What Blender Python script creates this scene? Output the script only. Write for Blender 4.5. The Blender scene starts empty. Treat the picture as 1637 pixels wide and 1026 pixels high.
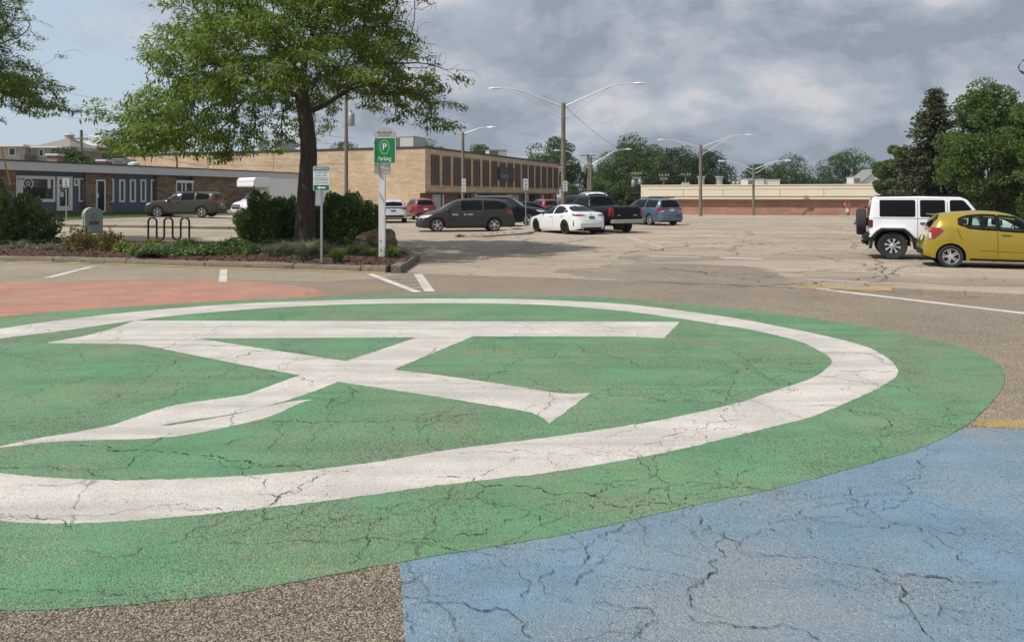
import bpy, bmesh, math, random
import numpy as np
from mathutils import Vector, Matrix
from mathutils.geometry import tessellate_polygon
R = math.radians
sc = bpy.context.scene
COL = sc.collection
rng = np.random.default_rng(7)
random.seed(7)

# ------------------------------------------------------------------ camera, sky, sun, exposure
F, CX, YH, H = 1230.0, 818.5, 314.0, 1.85       # focal length and horizon in photo pixels, eye height
cam_d = bpy.data.cameras.new('camera'); cam = bpy.data.objects.new('camera', cam_d); COL.objects.link(cam)
cam.location = (0, 0, H); cam.rotation_euler = (R(90), 0, 0)
cam_d.sensor_width = 36; cam_d.lens = F / 1637 * 36
cam_d.shift_y = -(513 - YH) / 1637
cam_d.clip_end = 3000; cam_d.clip_start = 0.05
sc.camera = cam

SUN_DIR = Vector((-0.50, -0.27, 0.82)).normalized()     # towards the sun: left, a little behind the camera
sd = bpy.data.lights.new('sun', 'SUN'); sd.energy = 4.1; sd.angle = R(0.6); sd.color = (1.0, 0.95, 0.87)
sun = bpy.data.objects.new('sun', sd); COL.objects.link(sun)
sun.rotation_euler = SUN_DIR.to_track_quat('Z', 'Y').to_euler(); sun.location = (-20, -10, 40)

world = bpy.data.worlds.new('World'); sc.world = world; world.use_nodes = True
def sky():
    nt = world.node_tree; N = nt.nodes; L = nt.links; N.clear()
    out = N.new('ShaderNodeOutputWorld'); bg = N.new('ShaderNodeBackground'); bg.inputs[1].default_value = 0.1
    st = N.new('ShaderNodeTexSky'); st.sky_type = 'NISHITA'; st.sun_disc = False
    st.sun_elevation = math.asin(SUN_DIR.z); st.sun_rotation = math.atan2(SUN_DIR.x, SUN_DIR.y)
    st.dust_density = 2.0
    tc = N.new('ShaderNodeTexCoord'); sep = N.new('ShaderNodeSeparateXYZ'); L.new(tc.outputs['Generated'], sep.inputs[0])
    def m(op, a, b=None, c=None):
        n = N.new('ShaderNodeMath'); n.operation = op
        for i, v in enumerate((a, b, c)):
            if v is None: continue
            if isinstance(v, (int, float)): n.inputs[i].default_value = v
            else: L.new(v, n.inputs[i])
        return n.outputs[0]
    def noise(scale, det, rough, dist=0.0, off=(0, 0, 0), flat=1.7):
        mp = N.new('ShaderNodeMapping'); L.new(tc.outputs['Generated'], mp.inputs[0]); mp.inputs['Location'].default_value = off; mp.inputs['Scale'].default_value = (1, 1, flat)
        n = N.new('ShaderNodeTexNoise'); L.new(mp.outputs[0], n.inputs['Vector'])
        n.inputs['Scale'].default_value = scale; n.inputs['Detail'].default_value = det; n.inputs['Roughness'].default_value = rough
        n.inputs['Distortion'].default_value = dist; return n.outputs['Fac']
    def ramp(f, pts):
        r = N.new('ShaderNodeValToRGB'); L.new(f, r.inputs[0]); e = r.color_ramp.elements
        r.color_ramp.interpolation = 'EASE'
        while len(e) < len(pts): e.new(0.5)
        for k, (p, c) in enumerate(pts): e[k].position = p; e[k].color = (*c, 1) if len(c) == 3 else c
        return r.outputs[0]
    O = (3.1, 1.7, .4); sh = (O[0] + .035, O[1] + .02, O[2] - .06)
    big = noise(2.3, 4, .5, .2, (1.2, .3, 2.2)); det = noise(4.4, 9, .56, .15, O); det2 = noise(4.4, 9, .56, .15, sh)
    emb = m('SUBTRACT', det, det2)                           # thicker towards the sun side reads as a lit flank
    tone = m('ADD', m('ADD', m('MULTIPLY', big, .45), m('MULTIPLY', det, .55)), m('MULTIPLY', emb, 1.0))
    tone = m('SUBTRACT', tone, m('MULTIPLY', sep.outputs[0], .10))
    cloud = ramp(tone, [(0.34, (2.6, 3.05, 3.6)), (0.45, (3.3, 3.75, 4.35)), (0.52, (3.85, 4.25, 4.85)), (0.59, (4.5, 4.75, 5.25)), (0.67, (5.5, 5.5, 5.75))])
    # cover: thick to the right, thin haze with pale blue to the left of the view
    side = m('ADD', m('MULTIPLY', sep.outputs[0], 1.1), 0.56)
    cov = m('ADD', side, m('MULTIPLY', m('SUBTRACT', noise(3.2, 7, 0.55, 0.2, (7, 3, 1)), 0.5), 1.9))
    covr = ramp(cov, [(0.0, (0, 0, 0)), (0.45, (1, 1, 1))])
    clear = N.new('ShaderNodeMix'); clear.data_type = 'RGBA'; clear.inputs['Factor'].default_value = 0.72
    L.new(st.outputs[0], clear.inputs['A']); clear.inputs['B'].default_value = (5.1, 6.1, 7.1, 1)
    mx = N.new('ShaderNodeMix'); mx.data_type = 'RGBA'
    L.new(covr, mx.inputs['Factor']); L.new(clear.outputs['Result'], mx.inputs['A']); L.new(cloud, mx.inputs['B'])
    L.new(mx.outputs['Result'], bg.inputs[0]); L.new(bg.outputs[0], out.inputs[0])
sky()
sc.view_settings.view_transform = 'Standard'; sc.view_settings.look = 'None'
sc.view_settings.exposure = 0.16; sc.view_settings.gamma = 1.0; sc.view_settings.use_curve_mapping = False

# ------------------------------------------------------------------ helpers
def sm(a, b, x):
    t = np.clip((np.asarray(x, float) - a) / (b - a), 0, 1); return t * t * (3 - 2 * t)
def zt(x, y):                                        # the car park climbs a little to the left at the back
    return 0.37 * (1 - sm(-26, -12, x)) * sm(33, 52, y)
def G(px, py):                                       # where a pixel of flat ground lies
    d = F * H / (py - YH); return ((px - CX) * d / F, d)
def PX(px, d): return (px - CX) * d / F
def PZ(py, d): return H - (py - YH) * d / F

def tag(o, label=None, cat=None, group=None, kind=None):
    if label: o['label'] = label
    if cat: o['category'] = cat
    if group: o['group'] = group
    if kind: o['kind'] = kind
    return o
def empty(name, label=None, cat=None, loc=(0, 0, 0), rz=0, group=None, kind=None):
    o = bpy.data.objects.new(name, None); COL.objects.link(o); o.empty_display_size = 0.2
    o.location = loc; o.rotation_euler = (0, 0, rz); return tag(o, label, cat, group, kind)
def link_mesh(name, me, mat=None, parent=None):
    if mat is not None and not me.materials: me.materials.append(mat)
    o = bpy.data.objects.new(name, me); COL.objects.link(o)
    if parent is not None: o.parent = parent
    return o
def arr_mesh(name, V, Q, mat=None, parent=None, smooth=False):
    V = np.asarray(V, np.float32).reshape(-1, 3); Q = np.asarray(Q, np.int32); k = Q.shape[1]
    me = bpy.data.meshes.new(name); me.vertices.add(len(V)); me.vertices.foreach_set('co', V.ravel())
    me.loops.add(Q.size); me.loops.foreach_set('vertex_index', Q.ravel())
    me.polygons.add(len(Q)); me.polygons.foreach_set('loop_start', np.arange(len(Q), dtype=np.int32) * k)
    if smooth: me.polygons.foreach_set('use_smooth', np.ones(len(Q), bool))
    me.update(calc_edges=True)
    return link_mesh(name, me, mat, parent)
def copy_tree(o, parent=None):
    kids = list(o.children); c = o.copy(); COL.objects.link(c)
    if parent is not None: c.parent = parent
    for ch in kids: copy_tree(ch, c)
    return c

class MB:
    def __init__(s): s.v = []; s.f = []
    def add(s, V, Fc):
        b = len(s.v); s.v += [tuple(map(float, p)) for p in V]; s.f += [tuple(int(i) + b for i in q) for q in Fc]; return s
    def bx(s, x0, x1, y0, y1, z0, z1):
        V = [(x, y, z) for z in (z0, z1) for y in (y0, y1) for x in (x0, x1)]
        return s.add(V, [(0, 2, 3, 1), (4, 5, 7, 6), (0, 1, 5, 4), (2, 6, 7, 3), (0, 4, 6, 2), (1, 3, 7, 5)])
    def cbx(s, c, d, rz=0):
        V = []
        for z in (-.5, .5):
            for y in (-.5, .5):
                for x in (-.5, .5):
                    a, b = x * d[0], y * d[1]
                    V.append((c[0] + a * math.cos(rz) - b * math.sin(rz), c[1] + a * math.sin(rz) + b * math.cos(rz), c[2] + z * d[2]))
        return s.add(V, [(0, 2, 3, 1), (4, 5, 7, 6), (0, 1, 5, 4), (2, 6, 7, 3), (0, 4, 6, 2), (1, 3, 7, 5)])
    def tube(s, pts, r, n=8, cap=True):
        P = [Vector(p) for p in pts]; m = len(P)
        rr = [r] * m if isinstance(r, (int, float)) else list(r)
        V = []; up = None
        for i in range(m):
            t = (P[min(i + 1, m - 1)] - P[max(i - 1, 0)])
            t = t.normalized() if t.length > 1e-9 else Vector((0, 0, 1))
            if up is None:
                a = Vector((0, 0, 1)) if abs(t.z) < .9 else Vector((1, 0, 0)); up = (a - t * a.dot(t)).normalized()
            else:
                up = up - t * up.dot(t); up = up.normalized() if up.length > 1e-6 else t.orthogonal().normalized()
            w = t.cross(up)
            for k in range(n):
                an = 2 * math.pi * k / n; V.append(P[i] + (up * math.cos(an) + w * math.sin(an)) * rr[i])
        Fc = [(i * n + k, i * n + (k + 1) % n, (i + 1) * n + (k + 1) % n, (i + 1) * n + k) for i in range(m - 1) for k in range(n)]
        if cap: Fc += [tuple(range(n - 1, -1, -1)), tuple(range((m - 1) * n, m * n))]
        return s.add(V, Fc)
    def lathe(s, prof, n=16, c=(0, 0, 0), axis='z', cap=True):
        V = []
        for (r, h) in prof:
            for k in range(n):
                a = 2 * math.pi * k / n; p = (r * math.cos(a), r * math.sin(a), h)
                if axis == 'y': p = (p[0], p[2], p[1])
                elif axis == 'x': p = (p[2], p[0], p[1])
                V.append((p[0] + c[0], p[1] + c[1], p[2] + c[2]))
        m = len(prof); Fc = [(i * n + k, i * n + (k + 1) % n, (i + 1) * n + (k + 1) % n, (i + 1) * n + k) for i in range(m - 1) for k in range(n)]
        if cap and prof[0][0] > 1e-6: Fc.append(tuple(range(n - 1, -1, -1)))
        if cap and prof[-1][0] > 1e-6: Fc.append(tuple(range((m - 1) * n, m * n)))
        return s.add(V, Fc)
    def prism(s, poly, fn0, fn1):                   # a 2D outline swept between two placements
        n = len(poly); V = [fn0(*p) for p in poly] + [fn1(*p) for p in poly]
        Fc = [tuple(range(n - 1, -1, -1)), tuple(range(n, 2 * n))] + [(i, (i + 1) % n, n + (i + 1) % n, n + i) for i in range(n)]
        return s.add(V, Fc)
    def grid(s, P):
        P = np.asarray(P); a, b = P.shape[:2]
        return s.add(P.reshape(-1, 3), [(i * b + j, i * b + j + 1, (i + 1) * b + j + 1, (i + 1) * b + j) for i in range(a - 1) for j in range(b - 1)])
    def flat(s, loops, z=0.0):                       # flat outline with holes
        Ls = [[Vector((p[0], p[1], 0)) for p in l] for l in loops]
        T = tessellate_polygon(Ls); V = [(p.x, p.y, z) for l in Ls for p in l]
        Fc = []
        for t in T:
            a, b, c = (V[i] for i in t)
            cr = (b[0] - a[0]) * (c[1] - a[1]) - (b[1] - a[1]) * (c[0] - a[0])
            Fc.append(tuple(t) if cr > 0 else tuple(reversed(t)))
        return s.add(V, Fc)
    def text(s, txt, size, fn, align='CENTER', depth=0.0, sx=1.0):
        cu = bpy.data.curves.new('t', 'FONT'); cu.body = txt; cu.size = size; cu.align_x = align; cu.align_y = 'CENTER'
        cu.resolution_u = 3; cu.extrude = depth
        o = bpy.data.objects.new('t', cu); COL.objects.link(o)
        dg = bpy.context.evaluated_depsgraph_get(); me = bpy.data.meshes.new_from_object(o.evaluated_get(dg))
        V = [fn(v.co.x * sx, v.co.y, v.co.z) for v in me.vertices]; Fc = [tuple(p.vertices) for p in me.polygons]
        bpy.data.objects.remove(o); bpy.data.curves.remove(cu); bpy.data.meshes.remove(me)
        return s.add(V, Fc)
    def build(s, name, mat, parent=None, smooth=None, bevel=0, label=None, fix=True):
        me = bpy.data.meshes.new(name); me.from_pydata(s.v, [], s.f)
        if fix or bevel:
            bm = bmesh.new(); bm.from_mesh(me)
            if bevel:
                bmesh.ops.remove_doubles(bm, verts=bm.verts, dist=1e-5)
                es = [e for e in bm.edges if len(e.link_faces) == 2 and e.calc_face_angle(0) > 0.6]
                bmesh.ops.bevel(bm, geom=es, offset=bevel, segments=2, affect='EDGES', profile=.6)
            if fix: bmesh.ops.recalc_face_normals(bm, faces=bm.faces)
            bm.to_mesh(me); bm.free()
        me.update()
        if smooth is not None:
            me.polygons.foreach_set('use_smooth', np.ones(len(me.polygons), bool)); me.set_sharp_from_angle(angle=R(smooth))
        o = link_mesh(name, me, mat, parent)
        if label: o['label'] = label
        return o

def smooth_loop(pts, n=6, closed=True, sharp=()):
    out = []; m = len(pts)
    for i in range(m if closed else m - 1):
        p1, p2 = pts[i], pts[(i + 1) % m]
        p0 = pts[(i - 1) % m] if closed or i > 0 else p1
        p3 = pts[(i + 2) % m] if closed or i + 2 < m else p2
        for k in range(n):
            t = k / n
            out.append(tuple(.5 * (2 * p1[j] + (p2[j] - p0[j]) * t + (2 * p0[j] - 5 * p1[j] + 4 * p2[j] - p3[j]) * t * t + (3 * p1[j] - p0[j] - 3 * p2[j] + p3[j]) * t ** 3) for j in (0, 1)))
    if not closed: out.append(tuple(pts[-1]))
    return out

# ------------------------------------------------------------------ materials
class NT:
    def __init__(s, name):
        s.m = bpy.data.materials.new(name); s.m.use_nodes = True; s.t = s.m.node_tree; s.N = s.t.nodes; s.L = s.t.links
        s.b = s.N['Principled BSDF']; s._p = None; s.out = s.N['Material Output']
    def node(s, t): return s.N.new(t)
    def pos(s):
        if s._p is None: s._p = s.node('ShaderNodeNewGeometry').outputs['Position']
        return s._p
    def obj(s): return s.node('ShaderNodeTexCoord').outputs['Object']
    def map(s, v, scale=(1, 1, 1), loc=(0, 0, 0), rot=(0, 0, 0)):
        m = s.node('ShaderNodeMapping'); s.L.new(v, m.inputs[0]); m.inputs['Scale'].default_value = scale
        m.inputs['Location'].default_value = loc; m.inputs['Rotation'].default_value = rot; return m.outputs[0]
    def noise(s, v, scale, det=4, rough=.55, dist=0):
        n = s.node('ShaderNodeTexNoise'); s.L.new(v, n.inputs['Vector']); n.inputs['Scale'].default_value = scale
        n.inputs['Detail'].default_value = det; n.inputs['Roughness'].default_value = rough; n.inputs['Distortion'].default_value = dist
        return n.outputs['Fac']
    def noisec(s, v, scale, det=4):
        n = s.node('ShaderNodeTexNoise'); s.L.new(v, n.inputs['Vector']); n.inputs['Scale'].default_value = scale; n.inputs['Detail'].default_value = det
        return n.outputs['Color']
    def voro(s, v, scale, feat='F1', rnd=1.0):
        n = s.node('ShaderNodeTexVoronoi'); n.feature = feat; s.L.new(v, n.inputs['Vector']); n.inputs['Scale'].default_value = scale
        n.inputs['Randomness'].default_value = rnd; return n
    def math(s, op, a, b=None, c=None, clamp=False):
        n = s.node('ShaderNodeMath'); n.operation = op; n.use_clamp = clamp
        for i, v in enumerate((a, b, c)):
            if v is None: continue
            if isinstance(v, (int, float)): n.inputs[i].default_value = v
            else: s.L.new(v, n.inputs[i])
        return n.outputs[0]
    def ss(s, x, a, b):
        n = s.node('ShaderNodeMapRange'); n.interpolation_type = 'SMOOTHSTEP'; s.L.new(x, n.inputs[0])
        n.inputs[1].default_value = a; n.inputs[2].default_value = b; return n.outputs[0]
    def mix(s, f, a, b, mode='MIX'):
        n = s.node('ShaderNodeMix'); n.data_type = 'RGBA'; n.blend_type = mode
        for key, v in (('Factor', f), ('A', a), ('B', b)):
            if isinstance(v, (int, float)): n.inputs[key].default_value = v if key == 'Factor' else (v, v, v, 1)
            elif isinstance(v, tuple): n.inputs[key].default_value = (*v[:3], 1)
            else: s.L.new(v, n.inputs[key])
        return n.outputs['Result']
    def ramp(s, f, pts):
        r = s.node('ShaderNodeValToRGB'); s.L.new(f, r.inputs[0]); e = r.color_ramp.elements
        while len(e) < len(pts): e.new(.5)
        for k, (p, c) in enumerate(pts): e[k].position = p; e[k].color = (*c, 1) if isinstance(c, tuple) else (c, c, c, 1)
        return r.outputs[0]
    def vadd(s, a, b):
        n = s.node('ShaderNodeVectorMath'); s.L.new(a, n.inputs[0])
        if isinstance(b, tuple): n.inputs[1].default_value = b
        else: s.L.new(b, n.inputs[1])
        return n.outputs[0]
    def vscale(s, a, k):
        n = s.node('ShaderNodeVectorMath'); n.operation = 'SCALE'; s.L.new(a, n.inputs[0]); n.inputs['Scale'].default_value = k; return n.outputs[0]
    def col(s, c):
        if isinstance(c, tuple): s.b.inputs['Base Color'].default_value = (*c[:3], 1)
        else: s.L.new(c, s.b.inputs['Base Color'])
        return s
    def set(s, **k):
        for a, v in k.items():
            i = s.b.inputs[a.replace('_', ' ')]
            if isinstance(v, (int, float, tuple)): i.default_value = v
            else: s.L.new(v, i)
        return s
    def bump(s, h, dist=.01, strength=.6):
        n = s.node('ShaderNodeBump'); s.L.new(h, n.inputs['Height']); n.inputs['Distance'].default_value = dist; n.inputs['Strength'].default_value = strength
        s.L.new(n.outputs[0], s.b.inputs['Normal']); return s

def simple(name, c, rough=.6, metal=0.0, var=.12, scale=6.0, dirt=0.0, spec=.5, coat=0.0, bump=0):
    t = NT(name); v = t.obj()
    n = t.noise(v, scale, 6, .6)
    f = t.math('MULTIPLY_ADD', n, 2 * var, 1 - var)
    c2 = t.mix(1.0, tuple(c), t.mix(f, (0, 0, 0), (1, 1, 1)), 'MULTIPLY') if False else t.mix(n, tuple(max(0, k * (1 - var)) for k in c), tuple(min(1, k * (1 + var)) for k in c))
    if dirt:
        d = t.ss(t.noise(v, scale * .35, 8, .7), .5, .75)
        c2 = t.mix(t.math('MULTIPLY', d, dirt), c2, (.12, .1, .08))
    t.col(c2).set(Roughness=rough, Metallic=metal)
    t.b.inputs['Specular IOR Level'].default_value = spec
    if coat: t.b.inputs['Coat Weight'].default_value = coat; t.b.inputs['Coat Roughness'].default_value = .04
    if bump: t.bump(t.noise(v, scale * 5, 5, .6), .01, bump)
    return t.m

def paint_mat(name, c, metal=0.0, rough=.32):
    t = NT(name); v = t.obj()
    dust = t.ss(t.noise(v, 2.3, 6, .65), .45, .8)
    c2 = t.mix(t.math('MULTIPLY', dust, .1 if max(c) > .2 else .025), tuple(c), (.3, .27, .23))
    dk = max(c) < .1
    t.col(c2).set(Roughness=t.math('MULTIPLY_ADD', dust, .12, rough), Metallic=metal, Coat_Weight=.25 if dk else 1.0, Coat_Roughness=.05)
    if dk: t.b.inputs['Specular IOR Level'].default_value = .15
    return t.m

def foliage(name, c1, c2, trans=.25, rough=.55, tip=None):
    t = NT(name); g = t.node('ShaderNodeNewGeometry'); rnd = g.outputs['Random Per Island']
    n = t.noise(t.obj(), .7, 3, .6)
    f = t.math('ADD', t.math('MULTIPLY', rnd, .55), t.math('MULTIPLY', t.ss(n, .3, .7), .45))
    c = t.mix(f, c1, c2)
    if tip: c = t.mix(t.ss(rnd, .9, .97), c, tip)
    t.col(c).set(Roughness=rough); t.b.inputs['Specular IOR Level'].default_value = .35
    tr = t.node('ShaderNodeBsdfTranslucent'); t.L.new(t.mix(.5, c, tuple(min(1, k * 1.6) for k in c2)), tr.inputs[0])
    mx = t.node('ShaderNodeMixShader'); mx.inputs[0].default_value = trans
    t.L.new(t.b.outputs[0], mx.inputs[1]); t.L.new(tr.outputs[0], mx.inputs[2]); t.L.new(mx.outputs[0], t.out.inputs[0])
    return t.m

def pavement(name, base, dark, light, paint=None, wear=.35, coarse=1.0, crack=.6, tint=None, seed=0.0, streak=.3, relief=1.0, pit=.66, bands=0):
    """asphalt or concrete aggregate, optionally under worn road paint; all in world metres"""
    t = NT(name); p = t.pos(); ps = t.map(p, loc=(seed, seed * .6, 0)); pw = t.vadd(p, t.vscale(t.noisec(p, 90, 2), .008))
    st = t.voro(pw, 118 * coarse); sep = t.node('ShaderNodeSeparateColor'); t.L.new(st.outputs['Color'], sep.inputs[0]); rnd, rnd2 = sep.outputs[0], sep.outputs[1]
    d = st.outputs['Distance']; fine = t.noise(p, 260 * coarse, 3, .7); mid = t.noise(p, 34 * coarse, 5, .7)
    stone = t.ramp(rnd, [(0.0, dark), (.35, tuple(.5 * (x + y) for x, y in zip(dark, base))), (.7, base), (1.0, light)])
    c = t.mix(t.math('MULTIPLY', t.ss(fine, .35, .75), .5), stone, base)
    gap = t.ss(t.math('ADD', d, t.math('MULTIPLY', t.math('SUBTRACT', mid, .5), .9)), .56, .74)
    c = t.mix(t.math('MULTIPLY', gap, .75), c, tuple(k * .35 for k in dark))
    blotch = t.noise(ps, .55, 7, .62)
    c = t.mix(1.0, c, t.ramp(blotch, [(.25, .80), (.5, 1.0), (.78, 1.14)]), 'MULTIPLY')
    str_n = t.noise(t.map(ps, scale=(.22, 2.4, 1), rot=(0, 0, R(-4))), 1.0, 7, .62)
    c = t.mix(t.math('MULTIPLY', t.ss(str_n, .5, .78), streak), c, tuple(k * .45 for k in base))
    if bands:                                                # lanes of slightly different age and tyre polish, oil drips
        ln_ = t.noise(t.map(p, scale=(.05, .34, 1), rot=(0, 0, R(8))), 1.0, 3, .5); c = t.mix(1.0, c, t.ramp(ln_, [(.35, .80), (.5, 1.0), (.66, 1.12)]), 'MULTIPLY')
        oil = t.ss(t.noise(t.map(p, loc=(5, 9, 0)), .9, 5, .6), .66, .78); c = t.mix(t.math('MULTIPLY', oil, .5), c, (.1, .085, .07))
    if paint:
        pv = t.noise(ps, 1.3, 7, .68)
        pc = t.mix(t.ss(pv, .3, .72), tuple(k * .84 for k in paint), tuple(min(1, k * 1.12) for k in paint))
        if tint: pc = t.mix(t.math('MULTIPLY', t.ss(t.noise(ps, .4, 5, .65), .42, .66), .75), pc, tint)
        pc = t.mix(t.math('MULTIPLY', t.ss(t.noise(t.map(ps, scale=(.25, 3.0, 1), rot=(0, 0, R(-3))), 1.1, 7, .65), .44, .66), streak), pc, tuple(k * .55 + .02 for k in paint))
        pc = t.mix(t.math('MULTIPLY', t.ss(rnd2, .25, .95), .35), pc, tuple(k * .62 for k in paint))
        wm = t.math('MULTIPLY', t.ss(t.noise(ps, .8, 7, .7), .34, .68), wear)
        top = t.ss(t.math('ADD', rnd, t.math('MULTIPLY', wm, .55)), .98, 1.10)
        worn_c = t.mix(.35, t.mix(rnd2, base, light), pc)
        pc = t.mix(t.math('MULTIPLY', top, .8), pc, worn_c)
        g2 = t.ss(t.math('ADD', t.math('ADD', d, t.math('MULTIPLY', t.math('SUBTRACT', mid, .5), 1.0)), t.math('MULTIPLY', wm, .16)), pit, pit + .15)
        c = t.mix(t.math('MULTIPLY', g2, t.math('MULTIPLY_ADD', t.ss(t.noise(ps, .9, 5, .6), .35, .65), .5, .25)), pc, tuple(k * .4 + .006 for k in dark))
    # fine cracks: distorted cell edges, present only in places
    wv = t.vadd(ps, t.vscale(t.noisec(p, 3.0, 6), .22)); ce = t.voro(wv, .55, 'DISTANCE_TO_EDGE').outputs['Distance']
    gp = t.noise(p, 9, 4, .75)
    k1 = t.math('MULTIPLY', t.math('SUBTRACT', 1.0, t.ss(ce, .001, .0055)), t.math('MULTIPLY', t.ss(t.noise(ps, .45, 3, .5), .46, .54), t.ss(gp, .40, .52)))
    ck = t.math('MULTIPLY', k1, crack, clamp=True); c = t.mix(ck, c, (.03, .025, .02))
    t.col(c).set(Roughness=.85); t.b.inputs['Specular IOR Level'].default_value = .3
    h = t.math('ADD', t.math('MULTIPLY', d, -1.0), t.math('MULTIPLY', fine, .35)); h = t.math('ADD', h, t.math('MULTIPLY', mid, .5)); h = t.math('SUBTRACT', h, ck)
    t.bump(h, .0075 * relief, .85)
    return t.m

M = {}
ASP = (.225, .182, .137)
M['asphalt'] = pavement('asphalt', (.315, .258, .198), (.085, .066, .05), (.56, .48, .38), crack=.5, seed=2)
M['asphalt_gap_shade'] = pavement('brown_asphalt_gap_shade', (.26, .213, .16), (.05, .04, .03), (.48, .41, .32), crack=.5, seed=41, relief=1.3)  # road asphalt again, colour darkened for shade in gaps seen steeply from near
M['lot'] = pavement('lot_paving', (.44, .365, .28), (.23, .19, .14), (.58, .51, .42), coarse=1.2, crack=1.0, seed=11, streak=.62, relief=.7, bands=1)
M['bay'] = pavement('bay_paving', (.36, .305, .232), (.17, .14, .105), (.50, .44, .36), coarse=1.1, crack=.7, seed=23, streak=.35, relief=.6)
M['green'] = pavement('green_road_paint', (.24, .21, .15), (.05, .05, .035), (.42, .40, .30), paint=(.13, .285, .15), wear=.85, crack=.5, tint=(.175, .25, .14), seed=4, streak=.5)
M['white_paint'] = pavement('white_road_paint', (.33, .29, .24), (.08, .065, .05), (.5, .46, .4), paint=(.56, .525, .485), wear=.5, crack=.5, seed=6, streak=.6, relief=.55, pit=.75)
M['blue'] = pavement('blue_road_paint', (.25, .25, .25), (.04, .04, .04), (.42, .42, .42), paint=(.165, .258, .34), wear=.55, crack=.4, tint=(.225, .25, .262), seed=8, streak=.35, relief=.8, pit=.72)
M['red'] = pavement('red_road_paint', (.33, .23, .18), (.1, .07, .05), (.45, .38, .3), paint=(.49, .24, .18), wear=.55, crack=.5, tint=(.40, .25, .205), seed=10, streak=.45)
M['yellow_paint'] = pavement('yellow_road_paint', (.36, .29, .19), (.12, .1, .07), (.48, .42, .32), paint=(.52, .34, .13), wear=1.35, crack=.6, seed=12, streak=.5)
M['gutter'] = pavement('cream_yellow_gutter', (.36, .29, .2), (.15, .12, .09), (.5, .43, .33), paint=(.60, .41, .17), wear=.6, crack=.6, seed=19, streak=.5, relief=.5)
M['line'] = pavement('white_line_paint', (.38, .33, .26), (.12, .1, .08), (.5, .46, .4), paint=(.64, .60, .55), wear=.95, crack=.6, seed=14, streak=.35, relief=.6)
M['faint_line'] = pavement('faint_line_paint', (.44, .37, .29), (.2, .17, .13), (.56, .5, .42), paint=(.56, .50, .43), wear=1.5, crack=.6, seed=15, streak=.35, relief=.6)
M['patch'] = pavement('patch_asphalt', (.365, .30, .235), (.09, .075, .06), (.40, .35, .28), coarse=1.1, crack=1.0, seed=31, streak=.7)
M['slab'] = pavement('pale_patch_paving', (.36, .31, .25), (.2, .17, .13), (.48, .43, .36), coarse=1.2, crack=1.0, seed=37, streak=.5)
M['concrete'] = pavement('kerb_concrete', (.27, .235, .178), (.09, .075, .058), (.42, .38, .3), coarse=1.5, crack=.6, seed=17, streak=.6)
M['crack'] = simple('crack_dirt', (.03, .024, .02), .95, var=.5, scale=30)
M['grass'] = simple('lawn', (.055, .085, .022), .9, var=.45, scale=2.5, bump=.5)
M['mulch'] = simple('mulch', (.075, .04, .03), .95, var=.55, scale=14, bump=.9)
M['chip'] = foliage('mulch_chips', (.045, .025, .02), (.15, .085, .062), trans=.0, rough=.9)
M['black_metal'] = simple('black_metal', (.012, .012, .014), .42, .0, .2)
M['galv'] = simple('galvanised_steel', (.33, .35, .36), .5, .6, .2, 9, .15)
M['alu'] = simple('white_aluminium', (.68, .69, .7), .35, .35, .1)
M['sign_white'] = simple('sign_white', (.62, .64, .64), .5, var=.08, dirt=.1)
M['sign_green'] = simple('sign_green', (.0, .17, .045), .4, var=.08)
M['sign_teal'] = simple('sign_teal', (.0, .125, .105), .45, var=.1)
M['sign_grey'] = simple('sign_grey', (.34, .34, .33), .6, var=.12, dirt=.15)
M['sign_back'] = simple('sign_back', (.22, .22, .22), .5, .3, .15)
M['ink'] = simple('dark_print', (.03, .035, .035), .6, var=.1)
M['print_white'] = simple('white_print', (.75, .76, .75), .5, var=.05)
M['stop_red'] = simple('stop_red', (.45, .02, .025), .45, var=.1)

def wood(name, c1, c2):
    t = NT(name); v = t.map(t.obj(), scale=(14, 14, .9))
    n = t.noise(v, 2.0, 7, .65); c = t.mix(t.ss(n, .3, .7), c1, c2)
    t.col(c).set(Roughness=.85).bump(n, .02, .5); return t.m
M['pole_wood'] = wood('pole_wood', (.1, .08, .062), (.24, .205, .165))
M['bark'] = wood('bark', (.03, .022, .017), (.085, .064, .05))
M['bark_far'] = wood('bark_far', (.035, .027, .02), (.09, .07, .055))
def old_white():
    t = NT('weathered_white_post'); v = t.map(t.obj(), scale=(6, 6, 1.2)); n = t.noise(v, 3.5, 7, .7)
    t.col(t.mix(t.ss(n, .57, .64), (.66, .65, .66), (.3, .27, .22))).set(Roughness=.6); return t.m
M['white_post'] = old_white()

# ------------------------------------------------------------------ ground, road and painted mural
def gpoly(px, n=0, closed=True):
    w = [G(*p) for p in px]
    return smooth_loop(w, n, closed) if n else w
def rough_edge(P, amp=.004, stp=.035):
    out = []
    for k in range(len(P)):
        (x0, y0), (x1, y1) = P[k], P[(k + 1) % len(P)]; l = math.hypot(x1 - x0, y1 - y0); n = max(1, min(60, int(l / (stp * max(1.0, .5 * (y0 + y1) / 7)))))
        for q in range(n):
            f = q / n; out.append((x0 + (x1 - x0) * f + random.gauss(0, amp), y0 + (y1 - y0) * f + random.gauss(0, amp)))
    return out
def sheet(name, loops, z, mat, parent=None, kind='structure', rough=.004, skirt=True):
    if rough: loops = [rough_edge(l, rough) for l in loops]
    mb = MB().flat(loops, z)
    if skirt:
        for l in loops:
            n = len(l); mb.add([(x, y, z) for x, y in l] + [(x, y, .0004) for x, y in l], [(k, (k + 1) % n, n + (k + 1) % n, n + k) for k in range(n)])
    o = mb.build(name, M[mat], parent, fix=False)
    if parent is None: tag(o, kind=kind)
    return o
gm = MB(); gm.bx(-900, 900, -300, 1500, -1.0, -0.06); tag(gm.build('ground', M['grass']), kind='structure')
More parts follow.
